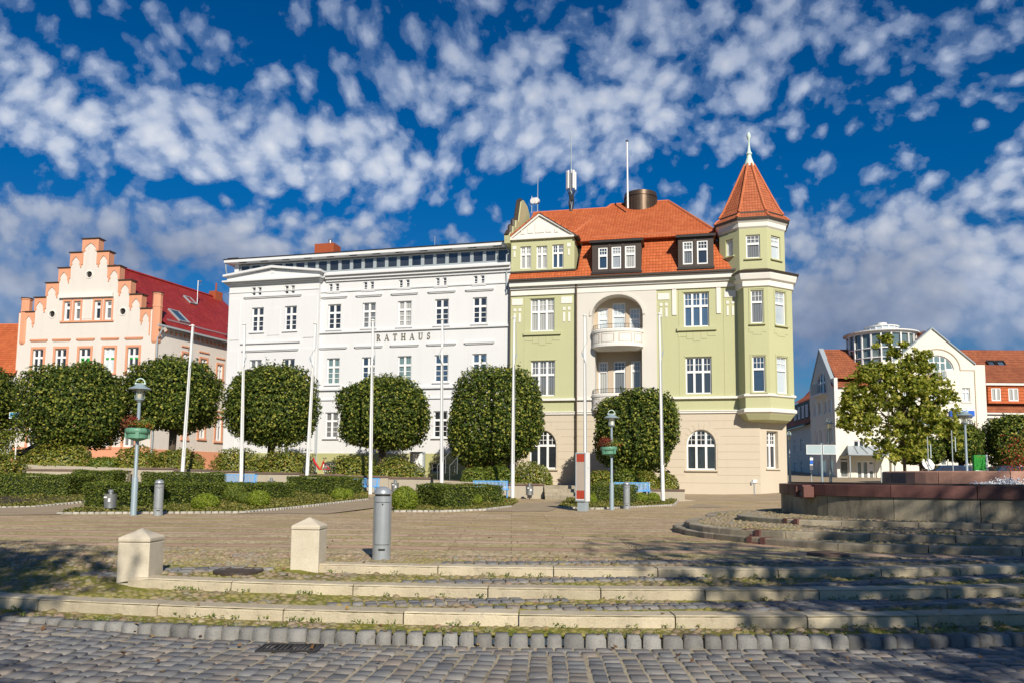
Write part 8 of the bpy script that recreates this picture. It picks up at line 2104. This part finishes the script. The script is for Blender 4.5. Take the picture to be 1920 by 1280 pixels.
# ------------------------------------------------------------------ two people half hidden behind the bushes
def person(px, Y, lab, rz, arms, lean, cloth):
    p = at_Y(px, 880, Y); zg = tz(p.x, Y); e = empty('person', (p.x, Y, zg), rz, lab, 'person', None)
    V, E_, R_ = [], [], []
    def v(x, y, z, r_): V.append((x, y, z)); R_.append(r_); return len(V) - 1
    L = lambda z: -lean * max(0, z - .95)
    pel = v(0, 0, .95, .15); wa = v(0, L(1.1), 1.10, .145); ch = v(0, L(1.35), 1.34, .17); nk = v(0, L(1.5), 1.50, .065); hd = v(0, L(1.62) - .02, 1.60, .085); ht = v(0, L(1.7) - .02, 1.70, .085)
    E_ += [(pel, wa), (wa, ch), (ch, nk), (nk, hd), (hd, ht)]
    for s in (-1, 1):
        h_ = v(s * .10, 0, .88, .105); k = v(s * .11, -.02, .48, .068); a = v(s * .12, .02, .09, .045); f = v(s * .13, -.14, .04, .04); E_ += [(pel, h_), (h_, k), (k, a), (a, f)]
        sh = v(s * .19, L(1.43), 1.42, .062); el, wr_ = arms; ee = v(s * el[0], L(1.3) + el[1], el[2], .046); w = v(s * wr_[0], L(1.3) + wr_[1], wr_[2], .034); hn = v(s * (wr_[0] - .03), L(1.3) + wr_[1] - .06, wr_[2] + .03, .036); E_ += [(ch, sh), (sh, ee), (ee, w), (w, hn)]
    me = bpy.data.meshes.new('body'); me.from_pydata(V, E_, []); o = bpy.data.objects.new('body', me); COL.objects.link(o); sk = o.modifiers.new('skin', 'SKIN'); ss = o.modifiers.new('sub', 'SUBSURF'); ss.levels = ss.render_levels = 2
    for i, q in enumerate(me.skin_vertices[0].data): q.radius = (R_[i], R_[i] * .8 if i < 3 else R_[i])
    me.skin_vertices[0].data[0].use_root = True
    bpy.context.view_layer.update(); m2 = bpy.data.meshes.new_from_object(o.evaluated_get(bpy.context.evaluated_depsgraph_get())); bpy.data.objects.remove(o); o = bpy.data.objects.new('body', m2); COL.objects.link(o); o.parent = e
    for n_ in ('skin', cloth): m2.materials.append(M(n_))
    for pl in m2.polygons: pl.material_index = 0 if pl.center.z > 1.50 or (abs(pl.center.x) < .3 and pl.center.y < -.30) else 1; pl.use_smooth = True
    c = (0, L(1.66) - .02, 1.66); b = MB(); b.lathe([(.10, -.04), (.118, .02), (.105, .09), (.06, .125), (0, .135)], n=14); hr = b.build('hair', 'hair', e, smooth=True); hr.location = (c[0], c[1] + .02, c[2]); hr.rotation_euler = (rad(-20), 0, 0)
    b = MB(); b.lathe([(.016, -.02), (.02, .0), (.012, .03)], (0, -.115), 6); nose = b.build('nose', 'skin', e); nose.location = (0, c[1] + .0, c[2] - .03)
    if arms[0][0] < .3: b = MB(); b.obox((0, L(1.25) + .2, 1.22), (.30, .16, .42)); b.build('backpack', 'dark_cloth', e, bevel=.05)
    return e
person(1206, 48.2, 'person in dark blue clothes with a backpack beside the tree trunk below the balcony', rad(150), ((.27, -.02, 1.14), (.24, -.12, .92)), .25, 'dark_cloth'); person(1243, 48.6, 'person in black with both elbows raised behind the rightmost flagpole', rad(10), ((.44, -.08, 1.36), (.16, -.28, 1.52)), .0, 'black_cloth')

# ------------------------------------------------------------------ street trees behind the viewer, whose shade falls on the steps and fountain
def shade_tree(x, y, zg, H, a, c, lab, seed, N=5200, lsz=.34):
    e = empty('street_tree', (x, y, zg), 0, lab, 'tree', 'street trees on the near side of the road'); r = np.random.default_rng(seed); P, D = crown_pts(N, a, a, c, 2.1, seed, .16, .75, .9, 3.5); P += np.array([0, 0, H])
    V, F = leaves(P, D * .4 + np.array([0, 0, .4]), lsz, .75, .8, r); mesh_np('crown', V, F, ['leaf_lime'], e); b = MB(); trunk_mesh(b, H - c * .6, .24, .1, a, c, seed, 9); b.build('trunk', 'bark', e, smooth=True)
shade_tree(8.9, -4.2, -.4, 9.4, 2.8, 4.6, 'tall street tree right behind the viewer', 201, 2000)
shade_tree(13.6, -4.0, -.4, 10.2, 3.4, 4.6, 'tall street tree behind the viewer on the right', 202, 3300)
shade_tree(17.6, -2.8, -.4, 11.2, 4.3, 4.8, 'tall street tree far right of the viewer', 203, 5400)
shade_tree(-3.5, -4.2, -.4, 9.6, 2.3, 2.6, 'small street tree behind the viewer on the left', 204, 2000)
shade_tree(-1.4, -5.6, -.4, 6.6, 1.3, 1.2, 'smallest street tree straight behind the viewer', 205, 700)
# weeds along the foot of the risers and a few fallen leaves
def weeds():
    P, D = [], []; r = np.random.default_rng(314)
    for R_, off, zz in ((R1, -.02, ZK), (R2, -.02, Z1), (R3, -.02, Z2), (RK, .17, ZK)):
        for _ in range(80):
            x = r.uniform(-8.5, 10); y = arcY(R_, x) + off - abs(r.normal(0, .03)); z = stepz(x, y) if R_ != RK else ZK
            if (R_ == R2 and x < X2) or (R_ == R3 and x < X3): continue
            k = r.integers(5, 16); P.append(np.stack([x + r.normal(0, .035, k), y + r.normal(0, .02, k), z + r.uniform(0, .05, k)], 1)); D.append(np.stack([r.normal(0, .5, k), r.normal(-.6, .4, k), r.normal(.5, .3, k)], 1))
    P, D = np.concatenate(P), np.concatenate(D); V, F = leaves(P, D, .034, .45, .5, r); o = mesh_np('weeds', V, F, ['leaf_shrub_fresh']); tag(o, kind='stuff')
    n = 420; x = r.uniform(-8, 9, n); y = r.uniform(6, 17, n); z = np.array([(roadz(a) if b_ < arcY(RK, a) else stepz(a, b_) if b_ < arcY(R3, a) + 2 else pz(a, b_)) + .03 for a, b_ in zip(x, y)])
    V, F = leaves(np.stack([x, y, z], 1), np.tile([[0, 0, 1.]], (n, 1)), .06, .7, .35, r); o = mesh_np('fallen_leaves', V, F, ['leaf_dry']); tag(o, kind='stuff')
leafmat('leaf_dry', [(0, (.12, .06, .025)), (.5, (.26, .14, .05)), (1, (.38, .27, .08))], .1)
weeds()
